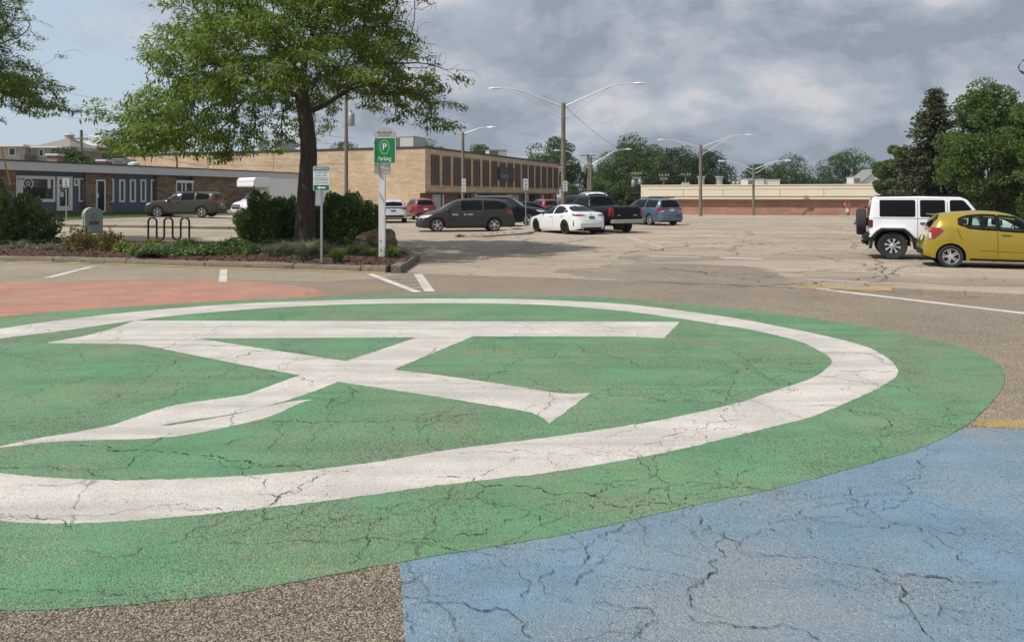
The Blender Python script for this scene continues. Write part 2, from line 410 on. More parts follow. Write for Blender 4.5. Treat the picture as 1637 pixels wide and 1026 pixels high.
tag(MB().bx(-60, 70, -12, 27, -0.06, 0.0).build('road', M['asphalt']), kind='structure')

# car park sheet, a grid so that it can climb at the back left
front_px = [(-2600, 452), (-900, 420), (-300, 408), (0, 412), (400, 420), (650, 434), (690, 440), (800, 443), (1000, 449), (1150, 455), (1270, 460), (1450, 467), (1637, 474), (1900, 486), (2600, 515)]
fx = [G(*p) for p in front_px]; FXX = np.array([p[0] for p in fx]); FYY = np.array([p[1] for p in fx])
xs = np.concatenate([np.linspace(-75, 60, 136)]); T_ = np.linspace(0, 1, 60) ** 1.2
Pg = np.zeros((len(xs), len(T_), 3))
for i, x in enumerate(xs):
    y0 = float(np.interp(x, FXX, FYY)) + .05 * math.sin(x * 2.1) + .04 * math.sin(x * 5.3)
    y = y0 + T_ * (118 - y0); Pg[i, :, 0] = x; Pg[i, :, 1] = y; Pg[i, :, 2] = .004 + zt(x, y)
g_ = MB().grid(Pg); tag(g_.build('parking_lot', M['lot'], smooth=30), kind='structure')

BAY = [(-700, 417), (0, 418.5), (650, 437), (600, 446), (520, 450), (330, 447), (150, 449), (0, 452), (-400, 462), (-700, 470)]
sheet('parking_bay', [gpoly(BAY)], .002, 'bay')

GREEN = [(0, 507), (100, 498), (300, 485), (500, 475), (650, 472), (750, 471.5), (900, 474), (1000, 478), (1160, 492.5), (1248, 503), (1379, 521), (1482, 541), (1540, 557), (1584, 575), (1603, 592), (1606, 607), (1600, 624), (1578, 651), (1540, 684), (1473, 716), (1400, 738), (1250, 779), (1100, 811), (900, 855), (640, 899), (400, 945), (300, 958), (150, 971), (0, 976), (-200, 972), (-420, 930), (-640, 830), (-720, 720), (-600, 620), (-380, 556), (-180, 525)]
GP = gpoly(GREEN, 6)
RING_O = [(0, 526), (85, 514), (214, 499), (385, 486), (550, 480), (700, 478), (850, 479.5), (1000, 487), (1160, 507), (1248, 523), (1321, 538), (1379, 553), (1408, 566), (1426, 579), (1435, 592), (1433, 602), (1411, 617), (1385, 630.5), (1306, 664), (1248, 680), (1160, 702), (1040, 729), (880, 756), (700, 777), (560, 797), (342, 822), (200, 834), (85, 838), (0, 833), (-150, 815), (-330, 770), (-440, 700), (-400, 630), (-280, 580), (-130, 545)]
RING_I = [(0, 542), (103, 529), (215, 513), (300, 503), (428, 493), (560, 487), (700, 485), (850, 487), (1000, 498), (1160, 521), (1218, 531), (1277, 546), (1306, 559), (1324, 570.6), (1329.5, 578), (1325, 587), (1306, 601), (1277, 613), (1218, 632), (1180, 645), (1052, 673), (878, 700), (727, 719), (590, 741), (428, 759), (257, 767.6), (128, 767.6), (0, 757), (-130, 735), (-240, 700), (-290, 655), (-250, 612), (-160, 578), (-80, 558)]
ring_o, ring_i = gpoly(RING_O, 6), gpoly(RING_I, 6)
sheet('mural_green_disc', [GP], .0055, 'green')
sheet('mural_white_ring', [ring_o, ring_i], .0072, 'white_paint')
def curve(pts, n=5): return smooth_loop([G(*p) for p in pts], n, closed=False)
def straight(pts): return [G(*p) for p in pts]
EM = (curve([(77, 548), (125, 539.5), (170, 529), (200, 519), (216, 513)]) + straight([(1087, 515), (1061, 541.5), (1035, 540), (1000, 538.5), (757, 538), (628, 592), (700, 600), (790, 613)])
      + curve([(860, 624), (900, 630), (945, 628.5)], 4) + straight([(879, 677.5)]) + curve([(872, 672), (862, 665.5), (845, 659.5), (800, 651)], 4)
      + straight([(700, 635), (541, 611), (504, 626)]) + curve([(453, 643), (385, 660.5), (299, 673.5), (252, 681.5)], 4)
      + curve([(274, 681), (372, 664), (428, 650.5), (470, 642), (507, 639)], 4) + curve([(487, 642.5), (472, 649), (457, 656), (436, 665), (385, 679), (299, 696), (222, 703), (150, 704.5), (77, 708), (0, 717)], 4)
      + curve([(-20, 719), (0, 714.5), (56, 702.5), (120, 692), (180, 680), (225, 665), (274, 650), (330, 641), (385, 633), (412, 625), (479, 600.5)], 4)
      + straight([(400, 586), (318, 570)]) + curve([(255, 557), (215, 551), (160, 550), (77, 549)], 4))
HOLE = straight([(314, 541.5), (553, 578), (667, 540)])
sheet('mural_white_emblem', [EM, HOLE], .0072, 'white_paint')
sheet('near_asphalt_gap_shade', [gpoly([(-400, 985), (0, 972), (300, 950), (640, 893), (655, 960), (660, 1120), (700, 1500), (-1500, 1500), (-1500, 1000)])], .0018, 'asphalt_gap_shade')  # sheet over the near road; its darker tone paints in the gaps' shade
RED = [(0, 452), (150, 449), (330, 447), (430, 451), (500, 461), (525, 472), (500, 475.5), (300, 485.5), (100, 498.5), (0, 507.5), (-300, 530), (-700, 560), (-900, 520), (-700, 475), (-300, 458)]
sheet('mural_red_patch', [gpoly(RED)], .0038, 'red')
BLUE = [(1545, 684), (1637, 686.5), (2000, 697), (3200, 780), (2600, 1500), (1400, 1500), (690, 1500), (655, 1120), (648, 1026), (643, 960), (637, 897), (700, 880), (900, 850), (1100, 806), (1250, 774), (1400, 734), (1473, 712)]
sheet('mural_blue_patch', [gpoly(BLUE)], .0025, 'blue')
def strip(name, a, b, w, z, mat, par=None, wob=0):
    (x0, y0), (x1, y1) = G(*a), G(*b); dx, dy = x1 - x0, y1 - y0; l = math.hypot(dx, dy); nx, ny = -dy / l * w / 2, dx / l * w / 2
    return sheet(name, [[(x0 - nx, y0 - ny), (x1 - nx, y1 - ny), (x1 + nx, y1 + ny), (x0 + nx, y0 + ny)]], z, mat, par)
sheet('yellow_line', [gpoly([(1566, 670), (1637, 671.5), (2000, 679), (2000, 690), (1637, 684), (1548, 681.5)])], .004, 'yellow_paint')
strip('white_edge_line', (1300, 461), (1660, 504), .14, .010, 'line')
strip('white_bay_line', (75, 445), (146, 427), .17, .010, 'line')
strip('white_bay_line', (356, 451), (358, 431), .17, .010, 'line')
hz = []
hatch = MB()
def hs(a, b, w):
    (x0, y0), (x1, y1) = G(*a), G(*b); dx, dy = x1 - x0, y1 - y0; l = math.hypot(dx, dy); nx, ny = -dy / l * w / 2, dx / l * w / 2
    hatch.flat([[(x0 - nx, y0 - ny), (x1 - nx, y1 - ny), (x1 + nx, y1 + ny), (x0 + nx, y0 + ny)]], .010)
hs((590, 438), (668, 468), .17); hs((668, 438.5), (687, 467), .2)
tag(hatch.build('white_hatched_wedge', M['line'], fix=False), kind='structure')
hatch = MB()
for k in range(1, 5):
    f = k / 5; hs((599 + 70 * f, 440 + 27 * f), (671 + 15 * f, 441 + 25 * f), .06)
tag(hatch.build('white_hatch_bars', M['faint_line'], fix=False), kind='structure').location.z = .003
for a, b, w in (((1035, 409.5), (1120, 412), .22), ((1150, 412), (1218, 414.5), .22)): strip('faded_lot_line', a, b, w, .012, 'line')
for a, b, w in (((1290, 447), (1560, 460), .1), ((1330, 432), (1500, 440), .1), ((930, 388), (1200, 390), .12), ((1180, 398), (1390, 402), .12), ((1000, 378), (1060, 396), .12)): strip('faded_lot_line', a, b, w, .0118, 'faint_line')
for a, b, w in (((188, 360), (212, 370), .2), ((205, 371), (222, 369.5), .3)): strip('faded_lot_line', a, b, w, .014, 'line')
# worn patches where the lot meets the road
def ragged(px, n=7, amp=.10):
    P = smooth_loop([G(*p) for p in px], n); return [(x + random.gauss(0, amp * 1.6), y + random.gauss(0, amp * .5)) for x, y in P]
sheet('asphalt_patch', [ragged([(890, 437), (905, 432), (960, 428), (1010, 424), (1060, 421), (1150, 424), (1230, 432), (1262, 449), (1268, 457), (1120, 453), (1000, 448)], 8, .09)], .0075, 'patch', rough=0)
sheet('asphalt_patch', [ragged([(985, 412), (1030, 408), (1110, 409), (1160, 413), (1120, 417), (1040, 418)], 6, .10)], .0075, 'patch', rough=0)
for poly in ([(893, 430), (955, 428.5), (962, 425), (1012, 421.5), (1034, 413), (1052, 410), (1078, 411), (1046, 417), (1028, 424), (1000, 431), (978, 439), (950, 444), (925, 441), (948, 434), (915, 433)],):
    sheet('pale_patch', [ragged(poly, 3, .05)], .0092, 'slab', rough=0)
sheet('worn_yellow_kerb', [ragged([(1270, 459.5), (1300, 458), (1345, 458.5), (1352, 461.5), (1330, 462.5), (1300, 462)], 5, .025)], .0125, 'yellow_paint')
sheet('worn_yellow_kerb', [ragged([(1360, 461), (1400, 459), (1432, 459.5), (1452, 462.5), (1430, 465), (1390, 465)], 5, .03)], .0125, 'yellow_paint')
# long cracks traced on the ground
def fractal(P, amp, lv):
    for _ in range(lv):
        Q = [P[0]]
        for k in range(len(P) - 1):
            (x0, y0), (x1, y1) = P[k], P[k + 1]; l = math.hypot(x1 - x0, y1 - y0); o = random.gauss(0, amp) * l
            Q += [((x0 + x1) / 2 - (y1 - y0) / (l or 1) * o, (y0 + y1) / 2 + (x1 - x0) / (l or 1) * o), (x1, y1)]
        P = Q
    return P
def ribbon(mb, P, w, z, gaps=.06):
    m = len(P); L_, R_ = [], []; on = True
    def flush():
        if len(L_) > 1: mb.grid(np.array([R_, L_]))
        L_.clear(); R_.clear()
    ph = random.uniform(0, 6)
    for i in range(m):
        if random.random() < gaps: flush(); continue
        a, b = P[max(i - 1, 0)], P[min(i + 1, m - 1)]; dx, dy = b[0] - a[0], b[1] - a[1]; l = math.hypot(dx, dy) or 1
        nx, ny = -dy / l, dx / l; e = min(1, i / (m * .15 + 1), (m - 1 - i) / (m * .15 + 1)); ww = w * (.5 + .5 * e) * random.choice((.25, .4, .5, .6, .8, 1.0, 1.5)) * (.6 + .5 * math.sin(i * .17 + ph) ** 2)
        L_.append((P[i][0] + nx * ww, P[i][1] + ny * ww, z)); R_.append((P[i][0] - nx * ww, P[i][1] - ny * ww, z))
    flush()
def crack_ribbon(mb, pts, w, z=.0105, world=False, branch=True):
    P = list(pts) if world else [G(*p) for p in pts]
    ln = sum(math.hypot(P[k + 1][0] - P[k][0], P[k + 1][1] - P[k][1]) for k in range(len(P) - 1)); seg = ln / (len(P) - 1)
    dmean = sum(p[1] for p in P) / len(P); stp = .014 * max(1, dmean / 6)
    P = fractal(P, .17, max(1, min(6, int(math.log2(max(seg / stp, 2))))))
    ribbon(mb, P, min(w * .34, .005 * max(1, dmean / 5.0)), z, .03)
    if branch and ln > .5:
        for _ in range(int(ln * (1.6 if dmean < 9 else .5))):
            k = random.randrange(1, len(P) - 1); a = math.atan2(P[k + 1][1] - P[k - 1][1], P[k + 1][0] - P[k - 1][0]) + random.choice((-1, 1)) * random.uniform(.6, 1.5); q = P[k]; B = [q]
            for s in range(random.randint(2, 4)): a += random.gauss(0, .5); q = (q[0] + math.cos(a) * random.uniform(.06, .2), q[1] + math.sin(a) * random.uniform(.06, .2)); B.append(q)
            ribbon(mb, fractal(B, .18, 3), min(w * .2, .003 * max(1, dmean / 5.5)), z)
ck = MB()
CR = [([(111, 709), (170, 714), (250, 722), (300, 728), (350, 732), (400, 739), (460, 746), (520, 751)], .022),
      ([(700, 765), (760, 773), (830, 779), (900, 791), (960, 797), (1040, 804), (1110, 808)], .016),
      ([(600, 812), (605, 835), (590, 850), (592, 866), (575, 885), (560, 905)], .010),
      ([(430, 810), (470, 790), (500, 770), (520, 758)], .012), ([(420, 728), (450, 698), (445, 685), (460, 672)], .009), ([(335, 730), (375, 705), (430, 695)], .009),
      ([(655, 968), (700, 966), (760, 976), (820, 985), (835, 1012), (850, 1022)], .012), ([(930, 970), (990, 969), (1045, 977), (1030, 1005), (1010, 1022)], .011),
      ([(1155, 850), (1142, 873), (1157, 887), (1140, 908), (1120, 935), (1103, 955), (1104, 972), (1150, 990)], .013), ([(985, 878), (965, 898), (930, 920), (905, 950)], .010),
      ([(1010, 838), (985, 852), (960, 862)], .010), ([(1100, 985), (1160, 998), (1220, 1006), (1290, 1010), (1310, 1026)], .012),
      ([(1412, 925), (1445, 952), (1460, 985), (1475, 1010), (1490, 1026)], .017), ([(1440, 925), (1500, 925), (1580, 935), (1600, 930)], .011), ([(1255, 826), (1340, 836), (1420, 845), (1500, 850), (1600, 858)], .009),
      ([(1485, 850), (1505, 868), (1530, 895), (1570, 915)], .009), ([(1200, 885), (1280, 893), (1340, 903), (1400, 912), (1420, 930)], .009),
      ([(650, 980), (665, 1000), (655, 1022)], .012), ([(640, 947), (665, 925), (675, 918)], .010),
      ([(540, 590), (640, 596), (700, 606), (800, 622), (905, 627), (1000, 630), (1100, 632)], .007), ([(0, 556), (120, 566), (250, 580), (400, 592), (540, 600)], .009),
      ([(1160, 488), (1260, 493), (1350, 498), (1460, 502), (1637, 507)], .016), ([(740, 585), (775, 572), (790, 558), (815, 542), (838, 520)], .009), ([(1062, 592), (1080, 570), (1072, 560), (1078, 545)], .009),
      ([(1160, 563), (1220, 568), (1310, 571), (1400, 575), (1480, 580), (1600, 587), (1700, 590)], .008), ([(1390, 745), (1410, 715), (1430, 695), (1425, 680)], .008), ([(0, 690), (40, 678), (80, 668)], .012),
      ([(640, 433), (700, 438), (800, 442), (900, 446), (1000, 449), (1150, 455), (1270, 461)], .03), ([(740, 425), (800, 430), (900, 424), (960, 436)], .03), ([(1000, 405), (1040, 398), (1100, 388), (1160, 375), (1200, 368), (1260, 357)], .06), ([(820, 385), (900, 388), (960, 384), (1030, 380), (1200, 383), (1350, 382)], .05),
      ([(500, 447), (540, 443), (580, 440), (610, 438)], .025), ([(1385, 433), (1400, 437), (1415, 445)], .02), ([(1530, 452), (1580, 447), (1600, 440)], .035), ([(0, 447), (100, 449), (260, 448)], .012), ([(1430, 473), (1500, 470), (1637, 478)], .02)]
for pts, w in CR: crack_ribbon(ck, pts, w * .85)
rc = random.Random(5)
for k in range(72):                                    # finer cracks wandering over the painted road
    d0 = rc.uniform(3.3, 11.5); x0 = rc.uniform(-.75, .7) * d0; a = rc.choice((rc.gauss(.1, .25), rc.gauss(1.1, .3), rc.gauss(2.2, .3))); P = [(x0, d0)]
    for s in range(rc.randint(3, 8)): a += rc.gauss(0, .45); P.append((P[-1][0] + math.cos(a) * .28, P[-1][1] + math.sin(a) * .28))
    crack_ribbon(ck, P, rc.uniform(.005, .0085) * (1 if d0 < 6 else 1.6), world=True)
for k in range(70):                                    # and over the car park
    d0 = rc.uniform(14, 62); x0 = rc.uniform(-.25, .6) * d0; 
    if d0 < 24 and x0 < -1.5: continue
    a = rc.choice((rc.gauss(.05, .15), rc.gauss(.95, .15), rc.gauss(1.57, .15))); P = [(x0, d0)]
    for s in range(rc.randint(4, 14)): a += rc.gauss(0, .22); P.append((P[-1][0] + math.cos(a) * .9, P[-1][1] + math.sin(a) * .9))
    if all(zt(*p) < .002 for p in P): crack_ribbon(ck, P, rc.uniform(.05, .11), z=.0125, world=True)
tag(ck.build('pavement_crack', M['crack'], fix=False), kind='stuff')
# low kerb of the walk on the right
wk = MB(); a = [G(1425, 466), G(1637, 476), G(2300, 503)]; b = [G(1425, 461.5), G(1637, 466), G(2300, 485)]
poly = a + b[::-1]; wk.prism(poly, lambda x, y: (x, y, -.05), lambda x, y: (x, y, .085))
tag(wk.build('walk_edge', M['lot'], bevel=.02), kind='structure')

# ------------------------------------------------------------------ planted island
BK0, BK1 = (-42.0, 21.9 + .35), None
kf = [(-700, 418.5), (-300, 416.2), (0, 417.5), (150, 421), (350, 428), (500, 432), (617, 436)]
kw = [G(*p) for p in kf]
kerb = empty('kerb', kind='structure')
def along(P, s):
    for i in range(len(P) - 1):
        l = math.hypot(P[i + 1][0] - P[i][0], P[i + 1][1] - P[i][1])
        if s <= l or i == len(P) - 2:
            t = s / l; return (P[i][0] + (P[i + 1][0] - P[i][0]) * t, P[i][1] + (P[i + 1][1] - P[i][1]) * t)
        s -= l
KL = sum(math.hypot(kw[i + 1][0] - kw[i][0], kw[i + 1][1] - kw[i][1]) for i in range(len(kw) - 1))
s_ = 0.0; k = 0
while s_ < KL - .3:
    ln = min(random.choice((2.45, 2.1, 2.6, 1.9)), KL - s_)
    p, q = along(kw, s_ + .012), along(kw, min(s_ + ln - .012, KL - 1e-3)); an = math.atan2(q[1] - p[1], q[0] - p[0]); l = math.hypot(q[0] - p[0], q[1] - p[1])
    mb = MB(); n = 14; prof = [(.0, -.05), (-.012, .11), (.02, .152), (.17, .155), (.205, .12), (.21, -.05)]
    P_ = np.zeros((n + 1, len(prof), 3))
    for i in range(n + 1):
        for j, (yy, zz) in enumerate(prof):
            e = .012 * random.gauss(0, 1) if 0 < j < 5 else 0
            xx = l * i / n; P_[i, j] = (p[0] + xx * math.cos(an) - (yy + e) * math.sin(an), p[1] + xx * math.sin(an) + (yy + e) * math.cos(an), zz + e * .5 + .008 * math.sin(k * 3.3))
    mb.grid(P_); mb.f.append(tuple(range(len(prof)))); mb.f.append(tuple(range(n * len(prof), (n + 1) * len(prof))))
    mb.build('kerb_block', M['concrete'], kerb, smooth=50)
    s_ += ln; k += 1
ye = MB()
for i in range(60):
    p, q = along(kw, KL * i / 60), along(kw, KL * (i + 1) / 60 - 1e-4)
    w0 = .20 + .03 * random.random()
    if random.random() < .94: ye.flat([[(p[0], p[1] - w0), (q[0], q[1] - w0 - .02 * random.random()), (q[0], q[1] - .02), (p[0], p[1] - .02)]], .013)
ye.build('yellow_gutter', M['gutter'], kerb, fix=False)
E0, E1 = G(633, 437), G(664, 417)
an = math.atan2(E1[1] - E0[1], E1[0] - E0[0]); l = math.hypot(E1[0] - E0[0], E1[1] - E0[1])
mb = MB(); mb.cbx(((E0[0] + E1[0]) / 2, (E0[1] + E1[1]) / 2, .07), (l, .26, .25), an); mb.build('kerb_block', M['concrete'], kerb, bevel=.035, label='short kerb block turned back at the end of the island')
bk = [G(664, 417), (-4.2, 27.3), (-9.5, 29.4), (-21, 29.8), (-42, 31)]
for i in range(len(bk) - 1):
    n = max(1, int(math.hypot(bk[i + 1][0] - bk[i][0], bk[i + 1][1] - bk[i][1]) / 3))
    for j in range(n):
        p = [bk[i][c] + (bk[i + 1][c] - bk[i][c]) * j / n for c in (0, 1)]; q = [bk[i][c] + (bk[i + 1][c] - bk[i][c]) * (j + 1) / n for c in (0, 1)]
        a_ = math.atan2(q[1] - p[1], q[0] - p[0]); ll = math.hypot(q[0] - p[0], q[1] - p[1]) - .03
        MB().cbx(((p[0] + q[0]) / 2, (p[1] + q[1]) / 2, .045), (ll, .2, .2), a_).build('kerb_block', M['concrete'], kerb, bevel=.02)
# mulch bed, gently mounded
KX = [p[0] for p in kw]; KY = [p[1] for p in kw]
def bed_front(x): return float(np.interp(x, KX, KY)) + .15
BX = sorted([(p[0], p[1]) for p in bk]); 
def bed_back(x): return float(np.interp(x, [p[0] for p in BX], [p[1] for p in BX])) - .08
def bed_z(x, y):
    f, b = bed_front(x), bed_back(x); t = (y - f) / max(b - f, .2)
    t = min(max(t, 0), 1); return .10 + .13 * math.sin(math.pi * min(1, t * 1.1)) ** .7 * min(1, (b - f) / 3) + .02 * math.sin(x * 1.7 + y) + .015 * math.sin(x * 4.1 - y * 2.3)
nx_, ny_ = 150, 26; Pb = np.zeros((nx_, ny_, 3))
for i, x in enumerate(np.linspace(-42, G(655, 425)[0], nx_)):
    f, b = bed_front(x), max(bed_back(x), bed_front(x) + .1)
    for j in range(ny_):
        y = f + (b - f) * j / (ny_ - 1); Pb[i, j] = (x, y, bed_z(x, y) + random.gauss(0, .008))
tag(MB().grid(Pb).build('planting_bed', M['mulch'], smooth=60), kind='structure')
n = 26000; X = rng.uniform(-30, -2.9, n); Y = np.array([bed_front(x) + (max(bed_back(x), bed_front(x)) - bed_front(x)) * t ** 1.6 for x, t in zip(X, rng.random(n))])
Z = np.array([bed_z(x, y) for x, y in zip(X, Y)]) + rng.uniform(0, .025, n)
an_ = rng.uniform(0, 6.28, n); ln = rng.uniform(.02, .065, n); wd = rng.uniform(.006, .018, n); til = rng.uniform(-.5, .5, n); ti2 = rng.uniform(-.6, .6, n)
a_ = np.c_[np.cos(an_), np.sin(an_), til] * ln[:, None]; b_ = np.c_[-np.sin(an_), np.cos(an_), ti2] * wd[:, None]; C_ = np.c_[X, Y, Z]
V = np.stack([C_ - a_ - b_, C_ + a_ - b_, C_ + a_ + b_, C_ - a_ + b_], 1).reshape(-1, 3)
tag(arr_mesh('mulch_chips', V, np.arange(n * 4).reshape(-1, 4), M['chip']), kind='stuff')
# low dividers out in the car park
def divider(pts, w, h, mat, name):
    mb = MB()
    P = [(*p, zt(*p)) for p in pts]
    for i in range(len(P) - 1):
        p, q = P[i], P[i + 1]; n = max(1, int(math.hypot(q[0] - p[0], q[1] - p[1]) / 1.8))
        for j in range(n):
            a = [p[c] + (q[c] - p[c]) * j / n for c in (0, 1, 2)]; b = [p[c] + (q[c] - p[c]) * (j + 1) / n for c in (0, 1, 2)]
            mb.cbx(((a[0] + b[0]) / 2, (a[1] + b[1]) / 2, (a[2] + b[2]) / 2 + h / 2 - .05), (math.hypot(b[0] - a[0], b[1] - a[1]) - .015, w, h + .1), math.atan2(b[1] - a[1], b[0] - a[0]))
    return tag(mb.build(name, M[mat], bevel=.03), kind='structure')
divider([(-34, 42.5), (-26, 42.4), (-15.6, 42.6), (-9, 43.5)], .35, .14, 'concrete', 'lot_kerb')
md = MB(); poly = [G(728, 379.5), G(776, 380), G(800, 378), (1.1, 38.2), (1.9, 43.2), (.9, 44.5), (-.6, 40.2)]
poly = [(-2.6, 35.2), (-1.3, 34.7), (-.3, 36.0), (1.0, 38.3), (1.9, 45.8), (3.6, 49), (2.4, 49.3), (.6, 45.5), (-.4, 39.6), (-2.3, 36.0)]
md.prism(smooth_loop(poly, 3), lambda x, y: (x, y, -.05), lambda x, y: (x, y, .09)); tag(md.build('lot_median', M['lot'], bevel=.03), kind='structure')
db = MB()
for i in range(160):
    t = random.random(); x, y = -2.6 + 3.6 * t, 34.75 + 3.4 * t + random.gauss(0, .12)
    db.cbx((x, y, random.uniform(.0, .1)), (random.uniform(.05, .25), random.uniform(.04, .12), random.uniform(.02, .06)), random.uniform(0, 3))
tag(db.build('dry_leaf_litter', simple('dry_litter', (.16, .105, .055), .95, var=.5, scale=20)), kind='stuff')
# grass verge in front of the blue building
U = (0.357, 0.934)
vg = np.zeros((40, 5, 3))
for i in range(40):
    t = -12 + i * 1.12; bx_, by_ = -32 + U[0] * t, 48 + U[1] * t
    for j, (o, z) in enumerate(((3.4, 0), (3.2, .06), (2.2, .16), (1.0, .28), (-.3, .36))):
        x, y = bx_ + U[1] * o, by_ - U[0] * o; vg[i, j] = (x, y, zt(x, y) + z)
tag(MB().grid(vg).build('grass_verge', M['grass'], smooth=40), kind='structure')

# ------------------------------------------------------------------ buildings
def brick_mat(name, c1, c2, mort, bw=.22, bh=.075, noise_s=.35, plane='x'):
    t = NT(name); v = t.obj(); sp = t.node('ShaderNodeSeparateXYZ'); t.L.new(v, sp.inputs[0])
    cb = t.node('ShaderNodeCombineXYZ'); t.L.new(t.math('ADD', sp.outputs[0], sp.outputs[1]), cb.inputs[0]); t.L.new(sp.outputs[2], cb.inputs[1])
    b = t.node('ShaderNodeTexBrick'); t.L.new(cb.outputs[0], b.inputs['Vector']); b.inputs['Scale'].default_value = 1
    b.inputs['Brick Width'].default_value = bw; b.inputs['Row Height'].default_value = bh; b.inputs['Mortar Size'].default_value = bh * .1
    b.inputs['Color1'].default_value = (*c1, 1); b.inputs['Color2'].default_value = (*c2, 1); b.inputs['Mortar'].default_value = (*mort, 1); b.inputs['Bias'].default_value = 0
    n = t.noise(t.map(v, scale=(.35, .35, 2.2)), 1.2, 6, .65); n2 = t.noise(v, noise_s, 5, .6)
    c = t.mix(1.0, b.outputs['Color'], t.ramp(n, [(.3, .78), (.7, 1.18)]), 'MULTIPLY'); c = t.mix(1.0, c, t.ramp(n2, [(.3, .86), (.7, 1.1)]), 'MULTIPLY')
    t.col(c).set(Roughness=.88).bump(b.outputs['Fac'], .01, -.4); return t.m
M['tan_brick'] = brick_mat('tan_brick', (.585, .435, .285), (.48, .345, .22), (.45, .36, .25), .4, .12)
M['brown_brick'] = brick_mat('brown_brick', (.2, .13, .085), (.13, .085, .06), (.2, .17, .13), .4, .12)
M['red_brick'] = brick_mat('red_brick', (.44, .215, .145), (.32, .145, .1), (.36, .27, .2), .32, .11)
M['stone'] = brick_mat('field_stone', (.31, .2, .125), (.13, .085, .06), (.1, .08, .06), .5, .17)
M['blue_wall'] = simple('blue_siding', (.085, .125, .175), .75, var=.12, scale=3)
def siding(name, c):
    t = NT(name); v = t.obj(); sp = t.node('ShaderNodeSeparateXYZ'); t.L.new(v, sp.inputs[0])
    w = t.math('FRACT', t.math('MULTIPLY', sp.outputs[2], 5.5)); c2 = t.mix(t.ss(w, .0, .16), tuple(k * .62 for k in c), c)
    t.col(t.mix(t.ss(t.noise(v, .8, 5), .3, .8), c2, tuple(k * .9 for k in c))).set(Roughness=.8).bump(w, .02, .4); return t.m
M['house_siding'] = siding('house_siding', (.42, .39, .34))
M['fascia'] = simple('grey_fascia', (.52, .53, .56), .6, var=.1, scale=1.2, dirt=.12)
M['trim'] = simple('white_trim', (.72, .72, .72), .55, var=.06)
M['cream'] = simple('cream_fascia', (.70, .62, .48), .75, var=.06, scale=.5, dirt=.06)
M['cream_dark'] = simple('cream_joint', (.25, .2, .14), .8)
M['coping'] = simple('dark_coping', (.05, .04, .035), .5, var=.2)
M['panel_brown'] = simple('brown_panel', (.085, .05, .038), .6, var=.15, scale=1.5)
M['roof_gravel'] = simple('flat_roof', (.3, .29, .28), .9, var=.2)
M['shingle'] = simple('shingle', (.2, .19, .185), .9, var=.25, scale=8)
M['unit_grey'] = simple('roof_unit_grey', (.5, .5, .48), .6, .1, var=.1, dirt=.15)
M['unit_dark'] = simple('roof_unit_grille', (.12, .12, .12), .7, .1)
M['brown_curtain'] = simple('brown_blind', (.11, .085, .07), .8)
def glass_mat(name, c, rough=.04):
    t = NT(name); t.col(c).set(Roughness=rough); t.b.inputs['Specular IOR Level'].default_value = .35; return t.m
M['win_glass'] = glass_mat('window_glass', (.02, .025, .03)); M['tint'] = glass_mat('tinted_glass', (.006, .007, .008), .03); M['car_glass'] = glass_mat('car_glass', (.022, .03, .032), .03); M['tint'].node_tree.nodes['Principled BSDF'].inputs['Specular IOR Level'].default_value = .16; M['car_glass'].node_tree.nodes['Principled BSDF'].inputs['Specular IOR Level'].default_value = .3

# --- blue building on the left, its long wall running away to the right
bb = empty('blue_shop_building', 'long low blue building with grey fascia, stone piers and white framed windows at the left', 'building', (-32, 48, 0), math.atan2(U[1], U[0]))
def fac(px):                                          # distance along the wall seen at pixel px
    r = (px - CX) / F; return (-32 - r * 48) / (r * U[1] - U[0])
def facz(px, py): t = fac(px); return PZ(py, 48 + U[1] * t)
FT, FB = 4.05, 3.5; BASE = .78; TE = 31.5; T0 = -9
MB().bx(T0, TE, .0, 14, .0, FT - .1).build('wall', M['blue_wall'], bb)
MB().bx(T0 - .02, TE + .02, -.03, .0, .0, BASE).build('foundation', M['concrete'], bb)
MB().bx(T0 - .5, TE + .6, -.75, -.02, FB, FT).bx(T0 - .5, T0 - .01, -.02, 14.5, FB, FT).bx(TE + .01, TE + .6, -.02, 14.5, FB, FT).build('fascia', M['fascia'], bb)
MB().bx(T0 - .55, TE + .65, -.8, 14.55, FT + .005, FT + .09).build('roof', M['coping'], bb)
def stone_pier(a, b): MB().bx(fac(a), fac(b), -.32, -.031, .25, FB - .02).build('stone_pier', M['stone'], bb)
stone_pier(132, 173)
MB().bx(fac(246), fac(276), -.32, -.031, .2, FB - .02).build('stone_pier', M['stone'], bb)
MB().bx(fac(303), TE, -.32, -.031, .2, FB - .02).build('stone_pier', M['stone'], bb)
MB().bx(fac(276) + .01, fac(303) - .01, -.3, -.031, .2, facz(290, 309)).build('stone_pier', M['stone'], bb)
stone_pier(-60, 20)
def window(a, b, z0, z1, fw=.1, y=-.03, name='window', glass='win_glass', parent=None, depth=.06):
    """frame ring, glass set back inside it"""
    f = MB(); f.bx(a, b, y - depth, y, z1 - fw, z1); f.bx(a, b, y - depth, y, z0, z0 + fw)
    f.bx(a, a + fw, y - depth, y, z0 + fw, z1 - fw); f.bx(b - fw, b, y - depth, y, z0 + fw, z1 - fw)
    w = f.build(name, M['trim'], bb if parent is None else parent)
    MB().bx(a + fw, b - fw, y - depth * .45, y - .002, z0 + fw, z1 - fw).build('pane', M[glass], w); return w
zt1 = facz(60, 281.5); zb1 = facz(87, 323)
w1 = window(fac(21), fac(87), zb1, zt1, .2)
gy = -.03 - .065
MB().bx(fac(74.5), fac(79.5), gy, gy + .03, zb1 + .9, zt1 - .21).build('curtain', M['trim'], w1)
MB().bx(fac(79.6), fac(83.5), gy, gy + .03, zb1 + .21, zt1 - .21).build('blind', M['brown_curtain'], w1)
